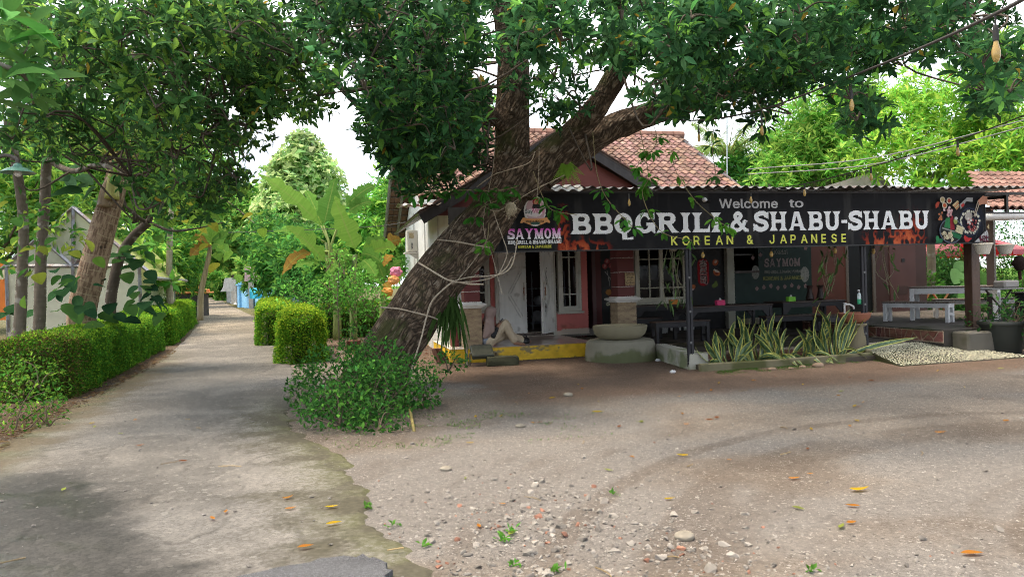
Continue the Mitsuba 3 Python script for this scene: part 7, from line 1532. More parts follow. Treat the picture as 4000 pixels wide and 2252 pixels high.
leaves_at(bl, [((-8.30, 16.00, 2.66), 6), ((-8.27, 16.00, 2.32), 6), ((-7.94, 15.80, 2.47), 5)], rb_, [DKB, DKB, (.08, .19, .05)], .22, .36)
leaves_at(bl, [((-7.47, 15.60, 3.64), 8), ((-7.90, 15.80, 3.76), 7), ((-7.18, 15.50, 3.19), 8), ((-6.78, 15.40, 3.68), 7), ((-6.29, 15.20, 3.39), 8), ((-5.72, 15.00, 3.19), 7), ((-5.26, 14.80, 2.75), 7), ((-6.64, 15.20, 2.74), 6), ((-7.40, 15.50, 4.21), 6)], rb_, [LTB, LTB, (.11, .25, .05), (.20, .36, .05), YLB], .42, .27)
leaves_at(bl, [((-8.67, 15.00, 4.09), 4), ((-8.76, 14.80, 3.98), 4)], rb_, [DKB, (.10, .20, .10)], .25, .55)
b2 = thing('large_leaf_plant', 'low plant with big dark rounded leaves between the palm and the slim stems', 'plant')
leaves_at(b2, [((-8.61, 14.30, 1.69), 9), ((-8.79, 14.20, 1.43), 8), ((-8.18, 14.00, 1.19), 6), ((-7.90, 15.00, 1.38), 9), ((-7.75, 15.20, 1.57), 7), ((-8.88, 15.60, 1.98), 5), ((-8.16, 15.20, 1.79), 5)], rb_, [(.030, .085, .040), (.045, .12, .05), (.10, .22, .06)], .32, .38)
leaves_at(t2, [((-8.11, 12.20, 2.86), 5), ((-7.84, 12.60, 2.34), 6), ((-7.90, 12.50, 2.68), 5), ((-8.16, 12.00, 3.11), 5), ((-7.67, 12.60, 2.23), 4)], rb_, [(.07, .18, .045), (.11, .25, .05), (.16, .30, .05), (.26, .32, .05)], .3, .27)
# overhanging branch of another tree at the upper left
ob = thing('overhanging_branch', 'branch with large pale green paddle leaves hanging in at the upper left edge', 'branch')
stem(ob + '__stem', [(-3.46, 4.60, 3.34), (-3.36, 4.80, 3.17), (-3.29, 5.00, 3.12), (-3.29, 5.10, 2.95)], [.03, .02, .012, .008], col=(.15, .13, .1), n=8)
for p, n in [((-3.28, 5.00, 3.23), 9), ((-3.29, 4.80, 3.06), 9), ((-3.30, 5.10, 3.01), 8), ((-3.32, 4.90, 3.33), 8), ((-3.21, 5.00, 3.12), 6), ((-3.37, 4.80, 2.91), 8), ((-3.33, 4.90, 3.49), 8), ((-3.31, 5.10, 3.48), 6)]:
    V, F = whorls(np.array([p]), np.array([[.3, -.3, .5]]), rb_, n, .24, .085, 1.15, .25, fine=True); c = tint(n, (.10, .24, .06), rb_, .25)
    for i in range(len(V)): MB().raw(V[i], F, c[i]).build(part(ob, 'leaf'), 'leaf', smooth=True)
# garden lamp
lk = thing('garden_lamp', 'green enamel lamp shade on an arm at the left edge', 'lamp')
p = np.array((-5.36, 8.00, 2.98)); MB().lathe([(.02, .10), (.035, .09), (.05, .06), (.11, .035), (.165, .0), (.172, -.008), (.160, .0), (.10, .03), (.03, .05)], (.10, .22, .17), at=p, n=26).build(lk + '__shade', 'gloss')
MB().lathe([(.02, .04), (.04, .0), (.04, -.02), (.02, -.045), (0, -.05)], (.62, .62, .60), at=p, n=14).build(lk + '__bulb', 'gloss')
MB().tube(spline([p + [0, 0, .09], p + [-.02, 0, .16], p + [-.25, .1, .20], p + [-.6, .2, .05]], 6), .02, (.10, .09, .08), 7).build(lk + '__arm', 'matte')
stem(lk + '__post', [foot(p + [-.62, .2, 0]), p + [-.62, .2, -1.5], p + [-.6, .2, .1]], [.04, .04, .035], col=(.12, .10, .09), n=9)
# hedges
def hedge(p0, p1, w, h, lab, r, Lf=.036, Wf=.022, per=5200, base=(.075, .215, .026), light=(.25, .42, .04), nparts=0, rough=.06, brown=0.0, rnd=.24):
    k = thing('hedge', lab, 'hedge', None); p0, p1 = np.array(p0[:2]), np.array(p1[:2]); L_ = np.linalg.norm(p1 - p0); d = (p1 - p0) / L_; s = np.array([-d[1], d[0]])
    z0 = rise(p0[1]); z1 = rise(p1[1])
    faces = [('top', L_ * w), ('right', L_ * h), ('left', L_ * h * .5), ('near', w * h), ('far', w * h * .4)]
    Vs, cs = [], []
    for nm, ar in faces:
        n = int(ar * per); u, q = r.random(n), r.random(n)
        if nm == 'top': x, y, z, nn = u * L_, q * w, np.full(n, h), (0, 0, 1)
        elif nm == 'right': x, y, z, nn = u * L_, np.zeros(n), q * h, (0, -1, .15)
        elif nm == 'left': x, y, z, nn = u * L_, np.full(n, w), q * h, (0, 1, .15)
        elif nm == 'near': x, y, z, nn = np.zeros(n), u * w, q * h, (-1, 0, .15)
        else: x, y, z, nn = np.full(n, L_), u * w, q * h, (1, 0, .15)
        nn = np.array(nn, float)
        lum = (meshkit.fbm(np.stack([x * 1.9, y * 1.9, z * 1.9], 1), 3, 7) - .5) * 2
        dep = -np.abs(r.normal(0, .05, n)) + 1.5 * rough * lum + .02 + (r.random(n) < .02) * r.uniform(0, .10, n)
        e = rnd; hx = np.minimum(x, L_ - x); hy = np.minimum(y, w - y); hz = h - z      # round the edges
        def inset(a): return np.where(a < e, e - np.sqrt(np.maximum(e * e - (e - a) ** 2, 0)), 0)
        if nm == 'top': dep = dep - np.maximum(inset(hx), inset(hy))
        elif nm in ('right', 'left'): dep = dep - np.maximum(inset(hz), inset(hx))
        else: dep = dep - np.maximum(inset(hz), inset(hy))
        p = np.stack([x, y, z], 1) + nn[None] * dep[:, None]
        D = r.normal(0, .6, (n, 3)) + nn * .55 + [0, 0, .35]; U = nn * .8 + r.normal(0, .4, (n, 3)) + [0, 0, .5]
        P3 = lambda a: np.stack([a[:, 0] * d[0] + a[:, 1] * s[0], a[:, 0] * d[1] + a[:, 1] * s[1], a[:, 2]], 1)
        W3 = P3(p) + [p0[0], p0[1], 0]; W3[:, 2] += z0 + (z1 - z0) * p[:, 0] / L_
        V, F = leaf_arrays(W3, P3(D), P3(U), Lf * r.uniform(.7, 1.4, n), Wf * r.uniform(.7, 1.3, n), .15, .2)
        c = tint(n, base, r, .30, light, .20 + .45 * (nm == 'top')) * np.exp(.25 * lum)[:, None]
        if brown: m = (r.random(n) < brown * np.clip(1.2 - x / 1.2, 0, 1)); c[m] = np.array((.16, .12, .05)) * r.uniform(.6, 1.3, (m.sum(), 1))
        Vs.append(V); cs.append(c)
    put_leaves(k, np.concatenate(Vs), F, np.concatenate(cs), nparts)
    mb = MB(); q = .30; c8 = np.array([(x, y, z) for x in (q, L_ - q) for y in (q, w - q) for z in (.02, h - q)]); W8 = np.stack([c8[:, 0] * d[0] + c8[:, 1] * s[0] + p0[0], c8[:, 0] * d[1] + c8[:, 1] * s[1] + p0[1], c8[:, 2] + z0 + (z1 - z0) * c8[:, 0] / L_], 1)
    m = trimesh.convex.convex_hull(W8); mb.tm(m, (.030, .034, .014))
    mb.build(k + '__branch_core', 'matte', smooth=False)  # unseen dark box added inside the leaves to block light
    return k
rh = np.random.default_rng(71)
hedge((-6.95, 11.5), (-10.15, 21.2), 1.05, 1.0, 'long clipped hedge in front of the palm, nearest on the left of the lane', rh, .040, .024, 4200, brown=.35)
hedge((-10.55, 22.6), (-15.4, 35.5), 1.5, 1.12, 'second clipped hedge further along the left of the lane', rh, .060, .036, 2000, (.09, .25, .025), (.30, .45, .04))
hedge((-4.10, 16.0), (-5.5, 20.6), 1.02, 1.18, 'rounded bright hedge block nearest on the right of the lane', rh, .045, .028, 3200, (.11, .26, .022), (.34, .46, .04), rough=.10, rnd=.42)
scene_h = hedge((-6.3, 21.6), (-10.2, 33.0), 1.2, 1.15, 'bright clipped hedge behind the rounded block along the right of the lane', rh, .06, .036, 1900, (.10, .26, .025), (.32, .45, .04))
hedge((-3.75, 25.0), (-6.6, 24.6), 1.2, 1.1, 'clipped hedge between the banana plants and the white side wall', rh, .06, .036, 1900, (.075, .21, .025), (.28, .42, .04))
k = thing('shrub', 'low loose shrub at the left edge in front of the long hedge', 'shrub')
shrub(k, [(-6.0, 8.75, .40, .45, .6, .42), (-6.35, 9.4, .42, .55, .6, .42), (-6.9, 10.0, .45, .6, .5, .40), (-6.1, 8.2, .25, .35, .4, .25), (-6.25, 9.6, .62, .3, .3, .22), (-5.75, 9.0, .2, .25, .3, .2)], rh, 1000, .060, .032, (.07, .20, .03), (.20, .36, .05), 60, .3)
k = thing('shrub', 'small leafy sprout at the foot of the long hedge', 'shrub'); p = (-6.64, 10.46, 0.00); shrub(k, [(p[0], p[1], .16, .16, .16, .16)], rh, 900, .085, .045, (.06, .19, .05), (.12, .28, .06), 20, .3)
# greenhouse
gk = thing('greenhouse', 'pale netted greenhouse with a grey metal frame behind the palm', 'greenhouse')
GD = 24.0; gl, gr, gp = np.array((-16.54, 24.00, 2.69)), np.array((-12.18, 24.00, 2.56)), np.array((-14.28, 24.00, 4.53))
back = np.array([-1.9, 6.5, 0.0]); zg = rise(24.0)
NET, FRM = (.66, .66, .52), (.26, .27, .29)
def net(key, q, c=NET): MB().raw(q, [(0, 1, 2, 3)] if len(q) == 4 else [(0, 1, 2)], c).build(key, 'netting', smooth=False)
lo = lambda p: np.array([p[0], p[1], zg])
for i in range(4):
    a, b = gl + (gr - gl) * i / 4, gl + (gr - gl) * (i + 1) / 4; net(part(gk, 'net_panel'), [lo(a), lo(b), b, a])
net(part(gk, 'net_panel'), [gl, (gl + gr) / 2, gp], (.52, .53, .42)); net(part(gk, 'net_panel'), [(gl + gr) / 2, gr, gp], (.52, .53, .42))
for i in range(2): net(part(gk, 'net_panel'), [lo(gr + back * i / 2), lo(gr + back * (i + 1) / 2), gr + back * (i + 1) / 2, gr + back * i / 2])
ov_ = np.array([.55, 0, -.42])
rp = part(gk, 'roof_sheet'); net(rp, [gr + ov_, gr + back + ov_, gp + back, gp], (.48, .53, .20)); rp = part(gk, 'roof_sheet'); net(rp, [gl - ov_ * [1, 1, -1], gp, gp + back, gl + back - ov_ * [1, 1, -1]], (.46, .47, .34))
def bar(a, b, r_=.045): MB().tube([a, b], r_ * 1.2, FRM, 4).build(part(gk, 'frame_bar'), 'metal', smooth=False)
mid = (gl + gr) / 2
f_ = np.array([0, -.05, 0])
for a, b in [(lo(gl), gl), (lo(gr), gr), (gl, gr), (gl - ov_ * [1, 1, -1], gp), (gr + ov_, gp), (mid, gp), (mid, (gl + gp) / 2), (mid, (gr + gp) / 2), (lo(mid), mid), (gr, gr + back), (lo(gr + back), gr + back), (gp, gp + back), (gr + ov_, gr + back + ov_)]: bar(a + f_, b + f_, .05)
MB().box((lo(gl) - [0, .1, 0]), (lo(gr) + [0, .1, .5]), (.30, .28, .22), local=False).build(gk + '__base_wall', 'weather', smooth=False)
k = thing('orange_wall', 'bright orange board at the far left edge behind the stems', 'board'); p = np.array((-18.01, 25.00, 2.94)); q = np.array((-17.29, 25.00, 1.49)); MB().box((p[0], 25, q[2] - .6), (q[0], 25.1, p[2]), (.62, .17, .02), local=False).build(k, 'paint', smooth=False)
# bananas
def banana_leaf(key, b, t, w, sag, r, tintk=0, n=15, torn=.0, roll=0.0):
    b, t = np.array(b, float), np.array(t, float); d = t - b; L_ = np.linalg.norm(d); s = unit(np.cross(d, [0.15, -1.0, .35])); s = s * math.cos(roll) + np.cross(unit(d), s) * math.sin(roll)
    V, UV = [], []
    for i, q in enumerate(np.linspace(0, 1, n)):
        c = b + d * q + np.array([0, 0, 4 * sag * L_ * q * (1 - q)]); ww = w * (math.sin(math.pi * min(1, (q * .93 + .07) ** .8)) ** .55 if q > .14 else .06) * .5 if q < .995 else 0.01
        for u in (-1, -.55, 0, .55, 1):
            jag = 1 - .42 * (r.random() < .4) + .10 * r.normal() * (abs(u) == 1) * torn
            V.append(c + s * u * ww * jag + np.array([0, .22, .22]) * abs(u) * ww * .7 + [0, 0, .05 * w * math.sin(q * 25 + u * 2) * abs(u)]); UV.append((u, min(q, .999) * .99 + 2 * tintk))
    F = np.array([(5 * i + j, 5 * i + j + 1, 5 * i + j + 6, 5 * i + j + 5) for i in range(n - 1) for j in range(4)]); F = np.vstack([F[:, [0, 1, 2]], F[:, [0, 2, 3]]])
    scene[key] = mikit.ply((np.array(V), F), 'banana_leaf', smooth=True, uv=np.array(UV))
rbn = np.random.default_rng(81)
bn = thing('banana_plant', 'tall banana plant with raised broad leaves right of the lane', 'banana plant')
for p0, p1, r0 in [((-5.54, 23.00, 1.38), (-5.78, 23.00, 3.07), .12)]: MB().tube(spline([foot(np.array(p0)), np.array(p0), np.array(p1)], 6), np.linspace(r0 * 1.25, r0 * .6, 12), (.20, .24, .08), 12).build(bn + '__stem', 'wood', smooth=True)
for b, t, w, sg, tk, ro in [((-5.95, 23.00, 3.61), (-7.59, 22.30, 5.14), .62, .06, 0, .3), ((-5.86, 23.00, 3.61), (-5.51, 23.20, 5.11), .62, .0, 1, 0), ((-5.18, 23.00, 4.13), (-4.31, 23.50, 4.89), .5, .08, 1, .3), ((-5.10, 23.00, 3.99), (-4.40, 23.40, 4.36), .5, .1, 1, .5), ((-5.72, 22.80, 2.40), (-6.73, 22.00, 3.52), .62, .06, 0, .2), ((-5.96, 23.00, 3.16), (-7.28, 22.50, 3.42), .5, .10, 1, .6), ((-6.23, 22.80, 2.78), (-7.03, 22.40, 2.10), .5, .16, 2, .3), ((-5.93, 22.80, 2.41), (-6.62, 22.30, 2.29), .45, .10, 1, .5), ((-5.89, 23.00, 3.51), (-6.65, 24.00, 4.85), .5, .05, 1, 0), ((-5.61, 23.00, 3.19), (-5.38, 24.00, 3.77), .5, .1, 1, 0)]: banana_leaf(part(bn, 'leaf'), b, t, w, sg, rbn, tk, torn=.8, roll=ro)
for q in range(6): MB().tube(spline([np.array((-5.72, 22.95, 2.07)), np.array((-5.77, 22.95, 2.82)) + rbn.normal(0, .1, 3), np.array([((-5.95, 23.00, 3.61)), ((-5.86, 23.00, 3.61)), ((-5.18, 23.00, 4.13)), ((-5.72, 22.80, 2.40)), ((-5.96, 23.00, 3.16)), ((-6.23, 22.80, 2.78))][q])], 5), np.linspace(.06, .03, 10), (.24, .30, .08), 7).build(part(bn, 'leaf_stalk'), 'wood', smooth=True)
bn = thing('banana_plant', 'second banana plant with the brightest upright leaf, beside the white wall', 'banana plant')
MB().tube(spline([foot(np.array((-4.70, 21.50, 1.38))), np.array((-4.67, 21.50, 1.67)), np.array((-4.58, 21.50, 2.60))], 6), np.linspace(.12, .07, 12), (.22, .27, .10), 12).build(bn + '__stem', 'wood', smooth=True)
for b, t, w, sg, tk, ro in [((-4.54, 21.50, 2.68), (-5.07, 21.20, 4.28), .66, -.02, 0, .1), ((-4.43, 21.50, 2.58), (-3.35, 21.50, 2.78), .5, .07, 0, .5), ((-4.39, 21.50, 2.45), (-3.86, 20.90, 1.91), .5, .08, 1, .2), ((-4.34, 21.50, 2.74), (-3.77, 22.00, 3.11), .4, .05, 1, .3), ((-4.62, 21.50, 2.48), (-5.19, 21.00, 2.60), .45, .1, 1, .5), ((-4.62, 21.50, 2.43), (-5.39, 21.00, 1.92), .45, .12, 1, .4), ((-4.44, 21.50, 2.60), (-3.75, 21.20, 2.33), .4, .12, 1, .4)]: banana_leaf(part(bn, 'leaf'), b, t, w, sg, rbn, tk, torn=.8, roll=ro)
bn = thing('banana_plant', 'low young banana plant with yellowed leaves at the house corner', 'banana plant')
MB().tube(spline([foot(np.array((-3.91, 22.00, 1.10))), np.array((-3.90, 22.00, 1.40)), np.array((-3.85, 22.00, 1.70))], 5), np.linspace(.12, .06, 10), (.26, .32, .10), 10).build(bn + '__stem', 'wood', smooth=True)
for b, t, w, sg, tk, ro in [((-3.76, 22.00, 1.72), (-3.29, 22.40, 1.99), .45, .1, 0, .4), ((-3.84, 22.00, 1.88), (-4.01, 22.00, 2.36), .4, .0, 1, 0), ((-3.89, 23.00, 2.93), (-3.49, 23.30, 3.11), .5, .1, 2, .3), ((-3.79, 22.00, 2.00), (-3.35, 22.40, 2.42), .4, .05, 1, .2), ((-3.85, 22.00, 1.74), (-3.54, 21.50, 1.34), .35, .1, 2, .2), ((-3.89, 22.00, 1.74), (-4.19, 21.60, 1.89), .4, .12, 1, .4), ((-3.67, 22.50, 2.61), (-3.84, 22.00, 2.24), .3, .1, 2, .2)]: banana_leaf(part(bn, 'leaf'), b, t, w, sg, rbn, tk, torn=1.0, roll=ro)
for x, y, d, s, c, lab in [(996, 683, 20.6, .17, (.62, .20, .32), 'pink cloth bundle hung among the banana leaves'), (990, 704, 20.5, .15, (.66, .30, .10), 'orange cloth bundle just below the pink one'), (974, 735, 20.4, .15, (.62, .26, .05), 'orange and yellow cloth bundle lowest beside the hedge')]:
    k = thing('cloth_bundle', lab, 'cloth'); m = trimesh.creation.icosphere(subdivisions=4, radius=1.0); q = m.vertices * (.65 + .75 * meshkit.fbm(m.vertices * 2.4, 4, x))[:, None] * [s, s * .5, s * .8]
    scene_pt = {996: (-3.25, 20.60, 2.04), 990: (-3.31, 20.50, 1.81), 974: (-3.48, 20.40, 1.47)}[x]; MB().raw(q + np.array(scene_pt), m.faces, c).build(k, 'paint', smooth=True)
# far banana on the left of the lane
bn = thing('banana_plant', 'slender distant banana plant leaning over the left of the lane', 'banana plant')
MB().tube(spline([foot(np.array((-16.25, 38.00, 1.24))), np.array((-16.15, 38.00, 1.65)), np.array((-15.77, 38.00, 3.18)), np.array((-15.58, 38.00, 4.05))], 6), np.linspace(.17, .10, 18), (.28, .22, .12), 10).build(bn + '__stem', 'wood', smooth=True)
for b, t, w, sg, tk in [((-15.58, 38.00, 4.05), (-14.04, 36.50, 3.19), .8, .16, 1), ((-15.62, 38.00, 4.11), (-15.85, 38.00, 5.25), .8, .0, 0), ((-15.58, 38.00, 4.17), (-15.17, 38.00, 5.33), .8, .03, 0), ((-15.66, 38.00, 4.17), (-16.00, 37.00, 4.37), .8, .12, 2), ((-15.70, 38.00, 4.13), (-16.24, 37.00, 3.37), .8, .14, 2), ((-15.53, 38.00, 4.21), (-14.73, 38.00, 4.60), .8, .1, 1)]: banana_leaf(part(bn, 'leaf'), b, t, w, sg, rbn, tk, torn=.8, roll=.3)

# ------------------------------------------------------------------ background: trees, palm, houses, lane-side walls
rg = np.random.default_rng(91)
def bg_tree(lab, basep, trunk_h, trunk_r, blobs, leaf, base, light, per=120, name='tree', cat='tree', frac=.3, nparts=0, kw=7, droop=.3, W_=.36):
    k = thing(name, lab, cat); b = foot(np.array(basep)); top = np.array([b[0] + rg.normal(0, .2), b[1], b[2] + trunk_h])
    stem(k + '__trunk', [b, (b + top) / 2 + rg.normal(0, .08, 3), top], [trunk_r, trunk_r * .8, trunk_r * .6], col=(.20, .16, .11), n=10)
    Vs, cs = [], []; mbt = MB()
    for (x, y, z, rr) in blobs:
        n = int(per * rr * rr / 1.0); p, d = in_clump((x, y, z), rr, n, rg, .85, .35); V, F = whorls(p, d * .6 + rg.normal(0, .4, (n, 3)) + [0, 0, .6], rg, kw, leaf, leaf * W_, 1.0, droop)
        Vs.append(V); cs.append(tint(len(V), np.array(base) * 1.25, rg, .28, np.array(light) * 1.15, frac) * np.exp(rg.normal(0, .16))); mbt.tube(spline([top, (top + [x, y, z]) / 2 + rg.normal(0, .2, 3), np.array([x, y, z])], 4), np.linspace(trunk_r * .4, .02, 8), (.14, .11, .08), 5, cap=False)
    put_leaves(k + '__crown', np.concatenate(Vs), F, np.concatenate(cs), nparts); mbt.build(tag(part(k + '__crown', 'twigs'), kind='stuff'), 'matte', smooth=True)
    return k
def cl(*a): return [tuple(a[i]) + (a[i + 1],) for i in range(0, len(a), 2)]
# right: bright long-leaved trees behind the terrace
YG, YL = (.14, .32, .045), (.32, .48, .07)
bg_tree('bright green long-leaved tree behind the grey corrugated roof', (13.66, 24.00, 3.20), 4.0, .16, cl((13.74, 24.00, 6.19), 1.5, (12.16, 23.50, 5.49), 1.2, (14.27, 23.00, 5.09), 1.3, (13.10, 22.50, 4.67), 1.2, (13.38, 25.00, 6.95), 1.3, (15.24, 24.50, 6.91), 1.5, (15.62, 23.50, 5.77), 1.3, (14.69, 22.50, 4.63), 1.1, (14.22, 25.50, 7.87), 1.2), .30, YG, YL, 100, frac=.35, W_=.24)
bg_tree('bright green long-leaved tree at the far right edge', (15.04, 21.00, 2.90), 4.0, .16, cl((15.37, 22.00, 6.68), 1.6, (15.10, 21.00, 5.30), 1.4, (14.40, 21.00, 4.75), 1.1, (14.76, 22.50, 7.43), 1.3, (16.48, 23.00, 8.14), 1.4), .28, YG, YL, 100, frac=.35, W_=.24)
bg_tree('bright green tree between the coconut palm and the grey corrugated roof', (12.19, 30.00, 3.74), 4.5, .18, cl((12.13, 30.00, 7.65), 1.8, (13.29, 30.00, 8.27), 1.7, (12.33, 29.00, 6.33), 1.5, (11.07, 29.00, 6.37), 1.4, (13.61, 29.00, 7.08), 1.5, (10.36, 28.00, 5.45), 1.1, (14.75, 31.00, 8.79), 1.4, (12.80, 28.00, 5.68), 1.2), .34, (.12, .30, .05), (.30, .46, .09), 90, frac=.35, W_=.26)
bg_tree('dark tree behind the restaurant roof at the right', (12.08, 36.00, 4.25), 3.0, .2, cl((12.14, 36.00, 6.39), 2.0, (13.71, 36.00, 6.54), 2.0, (10.96, 36.00, 6.04), 1.6, (14.85, 35.00, 6.17), 1.8), .40, (.06, .18, .04), (.18, .34, .06), 60)
bg_tree('tree behind the tiled roof left of the trunk', (-0.57, 32.00, 4.29), 4.5, .2, cl((-2.04, 32.00, 7.46), 1.7, (-3.52, 33.00, 8.22), 1.8, (-4.46, 33.00, 6.82), 1.6, (-0.79, 32.00, 8.29), 1.7, (-2.77, 33.00, 9.27), 1.7), .34, (.075, .20, .04), (.22, .40, .06), 80)
cp = thing('coconut_palm', 'pale distant coconut palm behind the right end of the tiled roof', 'palm tree')
stem(cp + '__trunk', [foot(np.array((10.71, 36.00, 4.29))), np.array((10.80, 36.00, 6.04)), np.array((10.80, 36.00, 7.41))], [.2, .17, .15], col=(.3, .26, .2))
for q in range(15): frond(part(cp, 'frond'), (10.80, 36.00, 7.51), q * .419, rg.uniform(.15, 1.25), rg.uniform(2.6, 3.8), rg.uniform(.15, .5), rg, (.20, .31, .09), .85, 40, w=.06)
k = thing('antenna_pole', 'thin pale antenna pole behind the roof beside the coconut palm', 'pole'); MB().tube([foot(np.array((8.83, 30.00, 3.84))), np.array((9.04, 30.00, 9.45))], .03, (.45, .50, .52), 6).build(k, 'matte')
# conical vine-covered tree and the trees of the lane
ct = cl((-12.86, 46.00, 10.70), 1.2, (-12.94, 46.00, 9.58), 1.9, (-12.87, 46.00, 8.08), 2.5, (-13.04, 46.00, 6.58), 2.9, (-12.68, 45.00, 5.01), 3.0, (-13.21, 45.00, 3.80), 2.8, (-12.06, 46.00, 5.81), 2.4, (-14.06, 46.00, 5.87), 2.3, (-13.87, 46.50, 8.68), 1.9, (-12.08, 46.00, 8.55), 1.8)
bg_tree('tall cone-shaped vine-covered tree behind the banana plants', (-13.12, 46.00, 2.34), 5.0, .3, ct, .42, (.24, .38, .15), (.40, .52, .22), 70, frac=.5, W_=.6, kw=5, droop=.5)  # leaf colours paled: distance haze is put into the colour
bg_tree('bushy green tree right of the tall banana plant', (-5.18, 30.00, 1.65), 2.5, .15, cl((-5.26, 30.00, 4.26), 1.5, (-4.42, 30.00, 4.89), 1.4, (-5.58, 29.00, 3.40), 1.3, (-4.57, 28.00, 2.86), 1.2, (-4.24, 28.50, 3.64), 1.2, (-6.00, 29.00, 2.63), 1.2, (-5.40, 31.00, 5.36), 1.1), .32, (.09, .24, .045), (.24, .42, .07), 100)
bg_tree('dark bushy tree behind the tall banana plant', (-8.14, 32.00, 1.56), 2.0, .15, cl((-8.17, 31.00, 3.09), 1.6, (-8.58, 30.00, 2.41), 1.4, (-7.04, 29.00, 2.19), 1.3, (-10.13, 33.00, 3.23), 1.6, (-11.62, 36.00, 4.17), 1.8, (-7.20, 32.00, 3.79), 1.6, (-10.52, 33.00, 2.34), 1.3), .32, (.055, .165, .04), (.16, .34, .06), 100)
for i, (x, y, d, rr, lab) in enumerate([(650, 620, 62, 3.2, 'pale green tree overhanging the right of the lane'), (590, 640, 75, 3.4, 'light green feathery tree over the far lane'), (660, 690, 56, 2.0, 'round green bush above the blue wall'), (545, 640, 95, 5.0, 'darker green tree at the far end of the lane'), (470, 600, 70, 4.5, 'dark green tree beyond the left of the lane'), (600, 560, 90, 5.5, 'tall green tree behind the far lane'), (440, 520, 60, 4.5, 'tall green tree beyond the greenhouse'), (530, 728, 100, 2.6, 'low green thicket closing the far end of the lane'), (572, 715, 84, 2.4, 'green bushes at the bend of the far lane')]):
    P0 = np.array({0: (-21.38, 62.00, 5.40), 1: (-28.33, 75.00, 5.46), 2: (-19.07, 56.00, 2.90), 3: (-38.21, 95.00, 6.56), 4: (-30.96, 70.00, 6.86), 5: (-33.38, 90.00, 10.12), 6: (-27.43, 60.00, 8.74), 7: (-42.94, 104.00, 2.42), 8: (-32.66, 84.00, 2.52)}[i])
    blobs = [tuple(P0 + rg.normal(0, .55, 3) * rr * [1, .5, .55]) + (rr * rg.uniform(.4, .62),) for q in range(7)]
    b = [(x_, y_, max(z_, rise(y_) + r_ * .8), r_) for x_, y_, z_, r_ in blobs]
    bg_tree(lab, P0, max(1.0, P0[2] - rr * .8 - rise(P0[1])), .2, b, .35 + d * .004, (.10, .25, .05) if i != 4 else (.045, .13, .04), (.30, .46, .10), 46, frac=.4)
for i, lab in enumerate(['broad dark tree behind the left side of the greenhouse', 'broad tree behind the greenhouse gable', 'tree behind the right side of the greenhouse', 'tree behind the slim stems at the left edge']):
    P0 = np.array([(-22.88, 34.00, 7.53), (-21.09, 36.00, 7.98), (-19.40, 38.00, 7.21), (-18.97, 26.00, 4.34)][i])
    blobs = [tuple(P0 + rg.normal(0, 1, 3) * [2.4, 1.2, 1.9]) + (rg.uniform(1.3, 2.0),) for q in range(10)]
    bg_tree(lab, P0, max(1.0, P0[2] - 2.5 - rise(P0[1])), .2, blobs, .36, (.085, .21, .045), (.26, .42, .07), 52, frac=.4)
bg_tree('leafy shrub tree left of the orange gate cap', (-18.43, 40.00, 2.02), 1.5, .12, cl((-18.17, 40.00, 3.31), 1.6, (-18.38, 39.00, 2.44), 1.3, (-18.65, 42.00, 2.47), 1.3, (-19.28, 42.00, 4.32), 1.8), .36, (.09, .24, .05), (.28, .44, .07), 80)
k = thing('slim_tree', 'pale slim straight trunk right of the greenhouse', 'tree'); stem(k + '__trunk', [foot(np.array((-12.65, 27.00, 1.23))), np.array((-12.64, 27.00, 1.59)), np.array((-12.61, 27.00, 2.91)), np.array((-12.50, 27.00, 4.52)), np.array((-12.35, 27.00, 6.28))], [.13, .12, .11, .10, .08], col=(.36, .31, .23), n=12)
leaves_at(k, [((-12.42, 26.80, 4.21), 5), ((-12.15, 26.60, 5.05), 5)], rb_, [LTB, DKB], .4, .5)
# low plants near the right hedges and the wall
for p, lab, col in [((-5.38, 20.30, 1.53), 'leafy green shrub under the left banana stem', (.10, .26, .045)), ((-4.05, 20.00, 1.49), 'bushy shrub in front of the second banana stem', (.08, .22, .04)), ((-4.82, 20.80, 2.01), 'taller shrub between the two banana stems', (.11, .28, .05))]:
    k = thing('shrub', lab, 'shrub'); shrub(k, [(p[0] + rg.normal(0, .3), p[1] + rg.normal(0, .2), max(.4, p[2] + rg.normal(0, .3) - .2), .55, .45, .5) for q in range(6)], rg, 420, .13, .06, col, tuple(np.array(col) * 1.9), 20, .3)
for x, y, d, lab, col, h in [(735, 740, 27, 'dark glossy shrub behind the rounded hedge block', (.045, .15, .035), 1.0), (905, 700, 24.5, 'leafy shrub under the bright banana leaf', (.10, .25, .04), .8), (850, 755, 19.5, 'thin sapling with sparse leaves right of the rounded hedge block', (.10, .24, .05), .7), (1000, 690, 24, 'green shrub against the white side wall', (.08, .22, .04), .8)]:
    k = thing('shrub', lab, 'shrub'); p = np.array({735: (-8.12, 27.00, 1.46), 905: (-5.09, 24.50, 1.94), 850: (-4.65, 19.50, 1.30), 1000: (-3.74, 24.00, 2.02)}[x])
    zz = p[2] + .1; n = 1 if x == 850 else 4
    if x == 850:
        stem(k + '__stem', [foot(p), p + [0, 0, .2], p + [.1, 0, 1.2]], [.02, .016, .01], n=6); shrub(k, [(p[0] + dx, p[1], p[2] + dz, .35, .3, .25) for dx, dz in [(-.2, .5), (.2, .9), (0, 1.3), (.3, .3), (-.3, 1.0)]], rg, 260, .11, .05, col, (.24, .36, .06), 20, .3)
    else: shrub(k, [(p[0] + rg.normal(0, .35), p[1] + rg.normal(0, .3), max(zz + rg.normal(0, .2), h * .5), h * .75, h * .6, h * .7) for q in range(n)], rg, 420, .12, .06, col, tuple(np.array(col) * 2), 20, .3)
